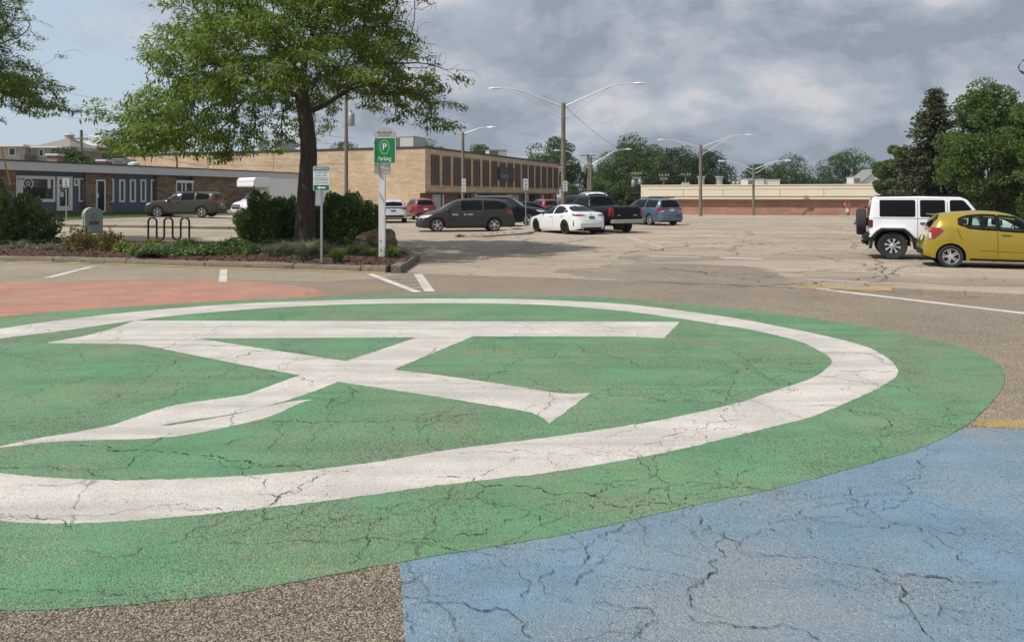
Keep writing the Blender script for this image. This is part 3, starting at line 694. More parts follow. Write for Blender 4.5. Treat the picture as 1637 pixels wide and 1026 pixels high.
sg = MB().bx(fac(21) + .2, fac(35), gy - .01, gy + .02, zt1 - 1.2, zt1 - .25).build('window_sign', M['sign_white'], w1)
MB().bx(fac(21) + .5, fac(33), gy - .016, gy - .011, zt1 - .72, zt1 - .55).build('sign_print', M['ink'], w1)
def star_ring(cx_, cz_, r, y, par):
    mb = MB(); n = 40
    ring = lambda rr, a0, a1, m: [(cx_ + rr * math.cos(a), cz_ + rr * math.sin(a)) for a in np.linspace(a0, a1, m)]
    for a0, a1 in ((R(-55), R(60)), (R(65), R(178)), (R(182), R(235))):
        o = ring(r, a0, a1, 14) + ring(r * .82, a0, a1, 14)[::-1]
        mb.prism(o, lambda a, b: (a, y, b), lambda a, b: (a, y + .02, b))
    st = []
    for k in range(10):
        rr = r * (.62 if k % 2 == 0 else .27); a = R(90 + 36 * k); st.append((cx_ + rr * math.cos(a), cz_ + rr * math.sin(a)))
    st2 = []
    for k in range(10):
        rr = r * (.40 if k % 2 == 0 else .17); a = R(90 + 36 * k); st2.append((cx_ + rr * math.cos(a), cz_ + rr * math.sin(a)))
    for k in range(10):
        mb.add([(st[k][0], y, st[k][1]), (st[(k + 1) % 10][0], y, st[(k + 1) % 10][1]), (st2[(k + 1) % 10][0], y, st2[(k + 1) % 10][1]), (st2[k][0], y, st2[k][1])], [(0, 1, 2, 3)])
    return mb.build('star_emblem', M['print_white'], par)
star_ring(fac(43.2), facz(43, 293.5), .36, gy - .012, w1)
d1 = window(fac(89.5), fac(114.5), BASE + .1, facz(100, 282.5), .2, name='door')
MB().bx(fac(94), fac(108), gy - .005, gy + .02, BASE + .3, BASE + .42).build('door_rail', M['trim'], d1)
star_ring(fac(98.5), facz(98, 301), .28, gy - .012, d1)
MB().bx(fac(94.5), fac(100), gy - .012, gy + .01, facz(97, 315), facz(97, 307)).build('door_notice', M['sign_white'], d1)
MB().bx(fac(108), fac(109.3), gy - .02, gy + .03, BASE + .3, facz(100, 285)).build('door_stile', M['trim'], d1)
window(fac(117), fac(124.5), facz(120, 297.5), facz(120, 285), .12)
window(fac(124.6), fac(134), facz(128, 323), facz(128, 285), .1, glass='brown_curtain')
wd = window(fac(147.5), fac(162.5), BASE - .05, facz(155, 287.5), .1, y=-.325, name='door')
MB().bx(fac(149), fac(152), -.36, -.33, facz(150, 316), facz(150, 309)).build('door_notice', M['sign_white'], wd)
window(fac(171), fac(181), facz(178, 323.5), facz(178, 286), .13, glass='brown_curtain')
for a, b in ((189.2, 198.8), (206.2, 216), (223.3, 232.5), (239.7, 249)):
    window(fac(a), fac(b), facz((a + b) / 2, 323.5), facz((a + b) / 2, 286.8), .14, glass='brown_curtain')
w5 = window(fac(276), fac(303), facz(290, 308.5), facz(290, 289), .1, y=-.3)
MB().bx(fac(276) - .05, fac(303) + .05, -.42, -.361, facz(290, 292.8), facz(290, 288.5)).build('header', M['trim'], w5)
for px in (284.5, 290.5): MB().bx(fac(px), fac(px) + .12, -.37, -.31, facz(290, 307), facz(290, 293)).build('mullion', M['trim'], w5)
for px0, px1, top, bot in ((73, 93, 246, 258), (153, 170, 255, 264)):  # chimneys on its roof
    d = 57 if px0 < 100 else 62; x0, x1 = PX(px0, d), PX(px1, d); mb = MB().bx(x0 + .08, x1 - .08, d, d + .8, FT + .05, PZ(top + 3, d))
    c = empty('chimney', 'wide red brick chimney with white cap on the blue building roof' if px0 < 100 else 'short red brick chimney with white cap on the blue building roof near the pale vent', 'chimney', (0, 0, 0))
    mb.build('stack', M['red_brick'], c); MB().bx(x0, x1, d - .08, d + .88, PZ(top + 3, d) + .002, PZ(top, d)).build('cap', M['trim'], c)
def roof_unit(px0, px1, py0, py1, d, label, depth=2.2, split=.5, rz=0, base=None):
    c = empty('rooftop_unit', label, 'rooftop unit', (PX((px0 + px1) / 2, d), d + depth / 2, PZ(py1, d)), rz, 'machines standing on roofs')
    w = PX(px1, d) - PX(px0, d); h = PZ(py0, d) - PZ(py1, d)
    MB().bx(-w / 2, w / 2, -depth / 2, depth / 2, 0, h).build('casing', M['unit_grey'], c, bevel=.03)
    MB().bx(-w / 2 + .08, -w / 2 + w * split, -depth / 2 - .03, -depth / 2 - .004, .1, h - .12).build('grille', M['unit_dark'], c)
    MB().bx(-w / 2 - .04, w / 2 + .04, -depth / 2 - .05, depth / 2 + .04, h + .003, h + .06).build('lid', M['unit_grey'], c); return c
roof_unit(180, 198, 255, 262, 66, 'dark low roof unit behind the blue building fascia', split=.9)
tag(MB().lathe([(.5, 0), (.5, .25), (.42, .5), (.2, .62), (0, .65)], 14, (PX(214, 64), 64, FT + .05)).build('roof_vent', M['unit_grey'], smooth=40), 'round pale vent on the blue building roof', 'vent', 'vents on roofs')

# --- tan brick building
A2 = math.atan2(.926, .377); TC = (-8.8, 78.0)
tb = empty('tan_brick_building', 'large two storey tan brick building with a row of tall brown panels', 'building', (*TC, 0), A2)
# local frame: x along the panelled wall, y towards the long brick wall on the left
HT = 6.72; LW = 42.4; DW = 56
MB().bx(0, LW, 0, DW, 2.2, HT).build('wall', M['tan_brick'], tb)
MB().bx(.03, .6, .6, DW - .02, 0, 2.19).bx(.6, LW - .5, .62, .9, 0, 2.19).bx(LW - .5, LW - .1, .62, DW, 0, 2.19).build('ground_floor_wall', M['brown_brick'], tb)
MB().bx(-.001, .029, .6, DW, -.1, 2.198).build('side_wall_base', M['tan_brick'], tb)
MB().bx(-.06, LW + .06, -.06, DW + .06, HT + .003, HT + .22).build('coping', M['coping'], tb)
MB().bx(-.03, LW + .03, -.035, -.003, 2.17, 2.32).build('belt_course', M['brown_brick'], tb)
pme = None
for k in range(16):
    a = 1.3 + 2.572 * k
    if pme is None:
        o = MB().bx(0, 1.62, -.05, -.004, 3.13, 6.02).build('brown_panel', M['panel_brown'], tb); pme = o.data
    else: o = link_mesh('brown_panel', pme, None, tb)
    o.location.x = a
    if k == 0:
        fr = MB().bx(-.06, -.005, -.09, 0, 3.08, 6.08).bx(1.625, 1.68, -.09, 0, 3.08, 6.08).bx(-.06, 1.68, -.09, 0, 6.085, 6.14).bx(-.06, 1.68, -.12, 0, 3.02, 3.075).bx(.79, .83, -.07, -.052, 3.13, 6.02).build('panel_frame', M['coping'], tb); fme = fr.data
    else: fr = link_mesh('panel_frame', fme, None, tb)
    fr.location.x = a
for a, b, mt in ((2.6, 4.4, 'unit_grey'), (4.9, 5.2, 'trim'), (9, 11, 'win_glass'), (15, 19, 'win_glass'), (24, 27, 'unit_grey'), (31, 33.5, 'win_glass'), (36, 37, 'trim')):
    MB().bx(a, b, .53, .61, 0, 2.05).build('ground_floor_opening', M[mt], tb)
for a in (12, 22.5, 29, 34.8, 40): MB().bx(a, a + .5, .03, .5, 0, 2.165).build('column', M['tan_brick'], tb)
for yy in (9.5, 19, 28.5, 38, 47.5): MB().bx(-.012, -.002, yy, yy + .03, 0, HT).build('movement_joint', M['brown_brick'], tb)
for yy in (14.2, 33.0): MB().tube([(-.08, yy, 0), (-.08, yy, HT)], .05, 8).build('downpipe', M['coping'], tb)
# wall sign
s0, s1 = 18.6, 23.6
ws = empty('wall_sign', 'black rectangular sign with grey letters and a red mark on the tan building', 'sign', (0, 0, 0))
def tl(x, y, z):
    c, s = math.cos(A2), math.sin(A2); return (TC[0] + x * c - y * s, TC[1] + x * s + y * c, z)
mb = MB(); mb.bx(s0, s1, -.25, -.13, 3.85, 5.5); mb.v = [tl(*v) for v in mb.v]; mb.build('board', M['ink'], ws)
mb = MB().text('DVM', .95, lambda x, y, z: tl(s0 + 1.75 + x, -.26, 5.02 + y), sx=1.15); mb.build('letters', simple('grey_letters', (.1, .105, .12), .5), ws, fix=False)
mb = MB().text('NORTH', .8, lambda x, y, z: tl(s0 + 1.8 + x, -.26, 4.3 + y), sx=.85); mb.build('letters', simple('pale_letters', (.34, .36, .36), .5), ws, fix=False)
mb = MB(); mb.add([tl(s1 - 1.7, -.26, 3.95), tl(s1 - 1.2, -.26, 3.95), tl(s1 - .3, -.26, 5.3), tl(s1 - .75, -.26, 5.3)], [(0, 1, 2, 3)]); mb.add([tl(s1 - .6, -.262, 3.95), tl(s1 - .15, -.262, 3.95), tl(s1 - .9, -.262, 4.9), tl(s1 - 1.2, -.262, 4.6)], [(0, 1, 2, 3)]); mb.build('red_mark', simple('dull_red', (.17, .035, .035), .5), ws, fix=False)
roof_unit(417, 457, 225, 242, 93, 'pale box unit on the tan roof left of the locust trunk', 3, .45, -.38)
roof_unit(630, 671, 219, 237, 86, 'large pale unit on the tan roof right of the green sign', 3, .4, -.38)
roof_unit(778, 807, 240, 250, 105, 'pale unit on the tan roof above the brown panels', 3, .5, .2)
for px, py, d, h in ((349, 243, 100, 14), (365, 243, 100, 6), (437, 243, 96, 4), (823, 253, 112, 6)):
    z0 = HT + .1; tag(MB().lathe([(.22, 0), (.22, h * d / F * .8), (.3, h * d / F * .8), (.24, h * d / F), (0, h * d / F)], 12, (PX(px, d), d, z0)).build('roof_vent', M['trim'], smooth=40), {349: 'tall thin white vent pipe on the tan roof', 365: 'short white vent pipe on the tan roof beside a tall one', 437: 'stubby white vent on the tan roof left of the trunk', 823: 'white domed vent on the tan roof above the panelled wall'}[px], 'vent', 'vents on roofs')

# --- red brick shop with cream fascia at the back
rb = empty('red_brick_store', 'long low red brick store with a cream panelled fascia across the back of the lot', 'building', (13.6, 80, 0), math.atan2(-6, 19.0))
RL = 30; RTop = 2.92
MB().bx(0, RL, 0, 20, -.1, 1.5).build('wall', M['red_brick'], rb)
MB().bx(-.15, RL, -.35, 20, 1.503, RTop).build('fascia', M['cream'], rb)
MB().bx(-.2, RL, -.4, 20, RTop + .003, RTop + .1).build('coping', M['cream'], rb)
f = MB()
MB().bx(-.17, RL, -.39, -.353, 1.52, 1.58).build('drip_edge', M['cream_dark'], rb)
segs = [0.7, 4.2, 8.1, 13.5, 17.5, 22.5, 27.5, 30]
for a, b in zip(segs[:-1], segs[1:]):
    p = MB(); z0, z1 = 1.86, 2.52
    p.bx(a, b - .05, -.40, -.352, z0, z1); p.build('fascia_panel', M['cream'], rb)
    MB().bx(a - .05, b, -.375, -.3525, z1 + .002, z1 + .06).bx(a - .05, b, -.375, -.3525, z0 - .06, z0 - .002).bx(b - .048, b - .002, -.372, -.3525, z0, z1).build('panel_joint', M['cream_dark'], rb)
roof_unit(1195, 1222, 287, 297, 84, 'pale roof unit with a round fan behind the cream fascia', 2.5, .3)
roof_unit(1224, 1247, 288, 297, 84, 'plain pale roof box beside the fan unit behind the cream fascia', 2.5, .1)
roof_unit(1364, 1376, 284, 294, 82, 'dark grey roof box beside the white gable', 1.6, .9)
gh = empty('white_gabled_house', 'white gable end rising behind the cream store at the right', 'house', (PX(1403, 95), 95, 0))
mb = MB(); w = 1.9; mb.prism([(-w, 0), (w, 0), (w, PZ(291, 95)), (0, PZ(272, 95)), (-w, PZ(291, 95))], lambda x, z: (x, 0, z), lambda x, z: (x, 4, z)); mb.build('wall', M['trim'], gh)
mb = MB(); zt_, zr = PZ(291, 95), PZ(272, 95)
for sgn in (-1, 1):
    mb.add([(sgn * (w + .25), -.2, zt_ - .15), (0, -.2, zr + .06), (0, 4.2, zr + .06), (sgn * (w + .25), 4.2, zt_ - .15), (sgn * (w + .25), -.2, zt_ - .05), (0, -.2, zr + .16), (0, 4.2, zr + .16), (sgn * (w + .25), 4.2, zt_ - .05)], [(0, 1, 2, 3), (4, 5, 6, 7), (0, 1, 5, 4), (3, 2, 6, 7), (0, 3, 7, 4)])
mb.build('roof', M['shingle'], gh)

# --- houses behind, far left
hs_ = empty('grey_house', 'grey sided house with a shallow hipped roof and round cupola at the far left', 'house', (0, 0, 0))
D = 84
MB().bx(PX(-60, D), PX(40, D), D, D + 8, 0, PZ(235, D)).build('wall', M['house_siding'], hs_); MB().bx(PX(40.5, D), PX(92, D + 1), D + 1, D + 9, 0, PZ(236, D)).build('wing_wall', M['house_siding'], hs_)
MB().bx(PX(-62, D), PX(42, D), D - .5, D + 8.5, PZ(234.8, D), PZ(231, D)).bx(PX(42.2, D), PX(95, D), D + .4, D + 9, PZ(236, D) + .01, PZ(233.5, D)).build('eave', M['trim'], hs_)
mb = MB(); x0, x1, y0, y1, z0 = PX(38, D), PX(100, D), D + 1.5, D + 9, PZ(233, D); ax, ay, az = PX(69, D), D + 5, PZ(215, D)
mb.add([(x0, y0, z0), (x1, y0, z0), (x1, y1, z0), (x0, y1, z0), (ax, ay, az)], [(0, 1, 4), (1, 2, 4), (2, 3, 4), (3, 0, 4), (3, 2, 1, 0)]); mb.build('roof', M['shingle'], hs_)
MB().lathe([(.55, az - .6), (.5, az + .25), (.62, az + .28), (.3, az + .55), (0, az + .7)], 12, (ax, ay, 0)).build('cupola', M['house_siding'], hs_, smooth=40)
for px0, px1, py0, py1, yy in ((16, 24, 238, 248, D), (44, 50, 238, 247, D + 1), (64, 69, 240, 249, D + 1)):
    a, b, z0, z1 = PX(px0, yy), PX(px1, yy), PZ(py1, yy), PZ(py0, yy); f = MB(); f.bx(a - .1, b + .1, yy - .06, yy - .003, z0 - .1, z1 + .1); wn = f.build('window', M['trim'], hs_)
    MB().bx(a, b, yy - .075, yy - .062, z0, z1).build('pane', M['win_glass'], wn)
MB().bx(PX(46, D), PX(53, D), D - 1.5, D + .5, 0, PZ(248, D)).build('porch', M['unit_dark'], hs_)
h2 = empty('flat_roofed_house', 'low tan house with a big white chimney block behind the blue building', 'house', (0, 0, 0))
D = 92
MB().bx(PX(100, D), PX(160, D), D, D + 8, 0, PZ(236, D)).build('wall', M['house_siding'], h2); MB().bx(PX(160.3, D), PX(186, D), D + .5, D + 8, 0, PZ(238.5, D)).build('dark_wing', M['unit_dark'], h2)
MB().bx(PX(98, D), PX(174, D), D - .6, D + 8.4, PZ(236, D) + .005, PZ(233, D)).build('eave', M['fascia'], h2)
MB().bx(PX(122, D), PX(147, D), D + 2, D + 4, PZ(236, D), PZ(214, D)).build('chimney', M['trim'], h2); MB().bx(PX(134, D), PX(139, D), D + 2.5, D + 3.2, PZ(214, D), PZ(210, D)).build('flue', M['ink'], h2)
MB().bx(PX(187, D), PX(232, D), D + 6, D + 20, 0, PZ(243, D)).build('rear_wing', M['trim'], h2)

# ------------------------------------------------------------------ poles, lamps, wires
def light_pole(px, top, d, span_l, span_r, tip_dy, rad, label, rise, two=True, metal=False):
    x = PX(px, d); z = PZ(top, d)
    t = empty('street_lamp', label, 'street lamp', (x, d, 0), 0, 'lamp poles of the car park')
    MB().tube([(0, 0, -.1), (0, 0, z * .5), (0, 0, z)], [rad, rad * .92, rad * .82], 12).build('pole', M['pole_wood'] if not metal else M['galv'], t, smooth=40)
    for sgn, span, dy in ((-1, span_l, tip_dy[0]), (1, span_r, tip_dy[1])):
        if not span: continue
        w = span * d / F; dz = (top - dy) * d / F
        pts = []
        for k in range(13):
            u = k / 12; pts.append((sgn * (rad * .8 + w * .9 * u), 0, z - rise * .25 + (dz + rise * .25) * float(np.interp(u, [0, .6, .72, .84, 1], [0, .80, .93, .985, 1]))))
        arm = MB().tube(pts, [.045 - .014 * k / 12 for k in range(13)], 8).build('arm', M['alu'], t, smooth=50)
        if two:
            low = [(sgn * rad * .8, 0, z - rise * 1.25), (pts[8][0], 0, pts[8][2] - .03)]
            MB().tube(low, .026, 6).build('brace', M['alu'], arm, smooth=50)
        hx, hz = pts[-1][0], pts[-1][2]
        hd = MB(); L0 = .75
        sec = [(0, .05, .05), (.12, .07, .07), (.3, .16, .085), (.62, .17, .075), (.75, .1, .04)]
        P_ = np.array([[(hx + sgn * s, wy * math.cos(a), hz + .0 + wz * math.sin(a) * (1 if math.sin(a) > 0 else .55)) for a in np.linspace(0, 2 * math.pi, 13)] for s, wy, wz in sec])
        hd.grid(P_).f.append(tuple(len(hd.v) - 13 + i for i in range(12)))
        hd.tube([(hx + sgn * .4, 0, hz + .08), (hx + sgn * .4, 0, hz + .18)], .035, 8)
        hd.build('lamp_head', M['alu'], t, smooth=50)
    return t
light_pole(900.5, 165, 46, 106, 119, (142, 134), .15, 'tall wooden lamp pole with two white arms behind the white sedan', .75)
light_pole(1120, 232, 72, 60, 76, (224, 216), .16, 'wooden lamp pole before the left half of the red brick store', .7)
light_pole(1204.5, 269, 73.6, 47, 51, (258, 257), .13, 'shorter lamp pole standing against the red brick store', .45)
light_pole(740, 212, 58, 34, 40, (207, 204), .13, 'lamp pole with two short arms before the tan building panels', .35, two=False)
light_pole(944, 262, 92, 52, 60, (241, 239), .14, 'distant lamp pole with white arms among the far utility poles', .45)
def util_pole(px, top, d, label, arms=((.35, 2.2),), cans=(), rad=.14, bot=0.0):
    t = empty('utility_pole', label, 'utility pole', (PX(px, d), d, 0), 0, 'wooden utility poles'); z = PZ(top, d)
    MB().tube([(0, 0, -.1), (0, 0, z)], [rad * 1.15, rad * .85], 10).build('pole', M['pole_wood'], t, smooth=40)
    for dz, w in arms:
        a = MB().bx(-w / 2, w / 2, -.2, -.1, z - dz - .06, z - dz + .06).build('crossarm', M['pole_wood'], t)
        ins = MB()
        for u in (-.45, -.2, .2, .45): ins.lathe([(.05, 0), (.06, .1), (.03, .18), (0, .18)], 8, (w * u, -.15, z - dz + .062))
        ins.build('insulators', M['unit_grey'], a)
    for sx, dz, h in cans:
        MB().lathe([(.0, 0), (.27, 0), (.29, .05), (.29, h - .1), (.24, h), (.08, h + .05), (.08, h + .25), (0, h + .25)], 14, (sx, -.1, z - dz)).build('transformer', M['galv'], t, smooth=40)
    return t
util_pole(553.5, 150, 62, 'utility pole with a grey transformer right of the locust trunk', ((.4, 1.6),), ((.42, 2.6, 1.0),), .15)
util_pole(940.5, 247, 96, 'left of a close pair of far utility poles with transformers', ((.15, 2.0),), ((-.6, 2.2, .9),), .16)
util_pole(945, 250, 99, 'right of a close pair of far utility poles with transformers', ((.3, 1.3),), ((.55, 2.0, .9),), .16)
util_pole(1017.5, 275, 100, 'leaning far utility pole with two transformers left of the red store', ((.3, 1.3), (.9, 1.0)), ((-.42, 2.0, .9), (.42, 1.9, .9)), .13)
util_pole(1061, 280, 104, 'far utility pole with two crossarms above the cream fascia', ((.1, 1.3), (.6, 1.0)), (), .12)
util_pole(1096, 279, 104, 'far utility pole with three small cans above the cream fascia', ((.1, 1.3),), ((-.35, 1.7, .5), (.0, 1.7, .5), (.35, 1.7, .5)), .12)
util_pole(1176, 281, 110, 'far utility pole behind the store left of the third lamp', ((.1, 2.2),), ((-.3, 1.6, .7), (.3, 1.6, .7)), .12)
util_pole(130, 208, 78, 'utility pole in front of the white chimney block', ((.9, 1.4),), (), .16)
for px, py0, d in ((1121, 282, 86), (1150, 282, 86)):
    tag(MB().lathe([(.35, 2.5), (.35, PZ(py0, d) - .2), (.48, PZ(py0, d) - .15), (.48, PZ(py0, d)), (0, PZ(py0, d))], 12, (PX(px, d), d, 0)).build('roof_flue', M['galv'], smooth=40), 'grey metal flue standing behind the cream fascia ' + ('beside the second lamp pole' if px == 1121 else 'right of the second lamp pole'), 'flue')
def wire(a, da, b, db, sag, label, r=.012):
    p, q = Vector((PX(a[0], da), da, PZ(a[1], da))), Vector((PX(b[0], db), db, PZ(b[1], db)))
    pts = [p.lerp(q, k / 14) - Vector((0, 0, sag * 4 * (k / 14) * (1 - k / 14))) for k in range(15)]
    tag(MB().tube(pts, r, 5).build('overhead_wire', M['black_metal'], fix=False), label, 'wire', 'overhead wires')
wire((903, 170), 46, (1012, 247), 100, .5, 'thin wire slanting down from the tall lamp pole', .014)
wire((-40, 122), 70, (560, 222), 62, .2, 'upper thin wire crossing the sky left of the locust')
wire((60, 180), 74, (553, 232), 62, .3, 'lower thin wire crossing the sky left of the locust')
wire((130, 214), 78, (330, 268), 66, .2, 'wire dropping right from the pole by the white chimney', .018)
wire((300, 262), 70, (553, 262), 62, .15, 'thin wire crossing before the tan brick wall', .015)
wire((553, 200), 62, (480, 206), 30, .3, 'short wire curving from the transformer pole to the left', .012)
wire((1096, 285), 104, (1430, 285), 104, .25, 'level wire strung above the cream store roof', .02)
wire((1061, 282), 104, (1096, 281), 104, .05, 'short wire between two far poles above the cream store', .02)
# wire coil on a pole just past the right edge
up = empty('utility_pole', 'utility pole at the right edge carrying a loop of coiled cable', 'utility pole', (PX(1665, 30), 30, 0), 0, None)
MB().tube([(0, 0, -.1), (0, 0, 9)], [.17, .14], 12).build('pole', M['pole_wood'], up, smooth=40)
cm = MB()
for k in range(4):
    rx, rz_ = .42 + .06 * k, .26 + .05 * k
    cm.tube([(-.62 + rx * math.cos(a) + .05 * k, -.2 - .03 * k, PZ(106, 30) + rz_ * math.sin(a + .3)) for a in np.linspace(0, 2 * math.pi, 26)], .012, 5)
cm.build('cable_coil', M['black_metal'], up)
MB().bx(-.62, -.1, -.25, -.1, PZ(116, 30), PZ(111, 30)).build('bracket', simple('red_bracket', (.2, .06, .05), .6), up)

# ------------------------------------------------------------------ signs
def sign_frame(o, ang): return lambda x, y, z=0: (x * math.cos(ang), x * math.sin(ang), y)
def rrect(w, h, r, n=5):
    o = []
    for cx_, cy_, a0 in ((w / 2 - r, h / 2 - r, 0), (-w / 2 + r, h / 2 - r, 90), (-w / 2 + r, -h / 2 + r, 180), (w / 2 - r, -h / 2 + r, 270)):
        for k in range(n): a = R(a0 + 90 * k / (n - 1)); o.append((cx_ + r * math.cos(a), cy_ + r * math.sin(a)))
    return o
class Face:
    """a flat sign face: local u to the right, v up, turned about the vertical; layers step forward"""
    def __init__(s, c, yaw): s.c = c; s.u = (math.cos(yaw), math.sin(yaw)); s.n = (math.sin(yaw), -math.cos(yaw))
    def at(s, k): return lambda u, v, z=0: (s.c[0] + s.u[0] * u + s.n[0] * k, s.c[1] + s.u[1] * u + s.n[1] * k, s.c[2] + v)
    def slab(s, poly, k0, k1, name, mat, par, off=(0, 0)):
        return MB().prism([(a + off[0], b + off[1]) for a, b in poly], s.at(k0), s.at(k1)).build(name, M[mat], par)
    def txt(s, t, size, k, name, mat, par, off=(0, 0), sx=1.0):
        return MB().text(t, size, lambda x, y, z: s.at(k)(x + off[0], y + off[1]), sx=sx).build(name, M[mat], par, fix=False)
# green parking sign on a white timber post
gd = 20.6; gx = PX(611, gd); gz = .12
g = empty('parking_sign', 'tall green parking sign with grey arched top on a white timber post', 'sign', (gx, gd, 0))
MB().bx(-.085, .085, -.07, .07, .08, PZ(257, gd)).build('post', M['white_post'], g, bevel=.012)
hl = MB()
for z in (.42, .66): hl.lathe([(0, 0), (.018, 0), (.018, .012), (0, .012)], 8, (-.03, -.082, z), 'y')
hl.build('bolt', M['ink'], g)
px_m = gd / F
gw = 36 * px_m; zc = PZ(241, gd); gh_ = 41 * px_m; ya = -.17
fc = Face((.09, -.09, zc), ya)
fc.slab(rrect(gw, gh_, .02), 0, .03, 'panel_border', 'print_white', g); fc.slab(rrect(gw - .035, gh_ - .035, .015), .031, .038, 'green_panel', 'sign_green', g)
n_ = 40; o = [(.19 * .72 * math.cos(a), .19 * math.sin(a)) for a in np.linspace(0, 2 * math.pi, n_, endpoint=False)]; i_ = [(p[0] * .86, p[1] * .89) for p in o]
mb = MB()
for k in range(n_):
    a, b, c, d_ = o[k], o[(k + 1) % n_], i_[(k + 1) % n_], i_[k]; mb.add([fc.at(.041)(p[0], p[1] + .085) for p in (a, b, c, d_)], [(0, 1, 2, 3)])
mb.build('circle', M['sign_grey'], g, fix=False)
fc.txt('P', .25, .041, 'letters', 'print_white', g, (.0, .085)); fc.txt('Parking', .15, .041, 'letters', 'print_white', g, (0, -.225), sx=.85)
zt0 = zc + gh_ / 2
arch = [(-gw / 2, 0), (gw / 2, 0), (gw / 2, .13), (gw / 2 - .05, .16)] + [(.2 * math.cos(a) , .17 + .10 * math.sin(a)) for a in np.linspace(R(5), R(175), 14)] + [(-gw / 2 + .05, .16), (-gw / 2, .13)]
ft = Face((.09, -.09, zt0 + .004), ya); ft.slab(arch, 0, .035, 'arched_top', 'sign_grey', g)
ft.txt('Antioch', .13, .038, 'letters', 'ink', g, (0, .125)); ft.slab([(-.16, .045), (.16, .045), (.16, .055), (-.16, .055)], .036, .039, 'flourish', 'ink', g)
f2 = Face((.135, -.075, PZ(269.5, gd)), .3); f2.slab(rrect(.19, .30, .02), 0, .012, 'small_plate', 'sign_white', g)
f2.slab(rrect(.165, .275, .016), .0125, .0145, 'plate_rule', 'ink', g); f2.slab(rrect(.15, .26, .012), .015, .0165, 'plate_field', 'sign_white', g)
f2.txt('EXIT', .075, .018, 'letters', 'ink', g, (0, .055)); f2.txt('ONLY', .075, .018, 'letters', 'ink', g, (0, -.055))
f3 = Face((-.13, -.075, PZ(269.5, gd)), -.6); f3.slab(rrect(.17, .30, .02), 0, .012, 'side_plate', 'sign_back', g)
# teal parking sign on a steel post
td = 20.0; tx = PX(514, td)
t_ = empty('parking_sign', 'small teal and white parking notice with left arrow on a thin steel post', 'sign', (tx, td, 0))
MB().bx(-.028, .028, -.02, .02, .05, PZ(270, td)).build('post', M['galv'], t_)
ft = Face((0, -.024, PZ(285.5, td)), 0.0); w, h = 26 * td / F, 39 * td / F
ft.slab(rrect(w, h, .025), 0, .006, 'plate', 'sign_white', t_)
ft.slab([(-w / 2 + .012, h / 2 - .115), (w / 2 - .012, h / 2 - .115), (w / 2 - .012, h / 2 - .012), (-w / 2 + .012, h / 2 - .012)], .0065, .008, 'teal_band', 'sign_teal', t_)
ft.slab([(-w / 2 + .012, -h / 2 + .012), (w / 2 - .012, -h / 2 + .012), (w / 2 - .012, -h / 2 + .145), (-w / 2 + .012, -h / 2 + .145)], .0065, .008, 'teal_band', 'sign_teal', t_)
ft.slab([(-w / 2 + .012, .008), (w / 2 - .012, .008), (w / 2 - .012, .016), (-w / 2 + .012, .016)], .0065, .008, 'rule', 'sign_teal', t_)
ft.txt('PARKING', .088, .0095, 'letters', 'print_white', t_, (0, h / 2 - .062), sx=.98)
for k, (s, yy) in enumerate((('2 HOUR LIMIT', .155), ('8 AM - 5 PM', .075), ('NO PARKING', -.035), ('2 AM TO 6 AM', -.115))): ft.txt(s, .062, .0085, 'letters', 'sign_teal', t_, (0, yy), sx=.85)
ft.slab([(-.11, 0), (-.04, .05), (-.04, .018), (.11, .018), (.11, -.018), (-.04, -.018), (-.04, -.05)], .0085, .0095, 'arrow', 'print_white', t_, (0, -h / 2 + .078))
# small white notices further away
def notice(px, py0, py1, d, w, label, base=True, side=0, lines=3, zb=0):
    t = empty('notice_sign', label, 'sign', (PX(px, d), d, zb), 0, 'white notices on posts')
    zc = (PZ(py0, d) + PZ(py1, d)) / 2 - zb; h = PZ(py0, d) - PZ(py1, d)
    if base: MB().bx(-.03, .03, -.02, .02, 0, zc + h / 2).build('post', M['galv'], t)
    f = Face((side, -.03 if base else -.19, zc), .15); f.slab(rrect(w, h, .03), 0, .012, 'plate', 'sign_white', t)
    mb = MB()
    for k in range(lines):
        v = h * (.3 - .3 * k); mb.prism([(-w * .25, v - .022), (w * .25, v - .022), (w * .25, v + .022), (-w * .25, v + .022)], f.at(.0125), f.at(.015)); mb.prism([(-w * .15, v - .075), (w * .15, v - .075), (w * .15, v - .045), (-w * .15, v - .045)], f.at(.0125), f.at(.015))
    mb.build('print', M['sign_teal'], t)
    f.slab(rrect(w, h, .03), -.03, -.012, 'back_plate', 'sign_back', t, (-.09, .03)) if side == 0 and base else None
    return t
notice(840.5, 286, 304, 44.6, .27, 'white parking notice on a thin post on the median by the white sedan', zb=.08)
notice(900.5, 289.5, 306, 45.8, .27, 'white notice fixed to the tall lamp pole', base=False, side=.1)
notice(740, 286, 307, 57.8, .3, 'white notice fixed to the lamp pole before the tan building', base=False, side=.08)
notice(106, 285.5, 299.5, 47, .35, 'white notice on a thin post before the blue building door', zb=.35)
sd_ = 74.0; st = empty('stop_sign', 'small red stop sign in front of the red brick store', 'sign', (PX(1354, sd_), sd_, 0))
MB().bx(-.04, .04, -.03, .03, 0, PZ(322, sd_)).build('post', M['galv'], st)
fs = Face((0, -.035, PZ(326, sd_)), 0); oc = lambda r: [(r * math.cos(R(22.5 + 45 * k)), r * math.sin(R(22.5 + 45 * k))) for k in range(8)]
fs.slab(oc(.33), 0, .01, 'plate', 'print_white', st); fs.slab(oc(.30), .0105, .013, 'red_face', 'stop_red', st); fs.txt('STOP', .23, .015, 'letters', 'print_white', st)
fs.slab(rrect(.3, .38, .02), 0, .01, 'lower_plate', 'sign_white', st, (0, -.62))

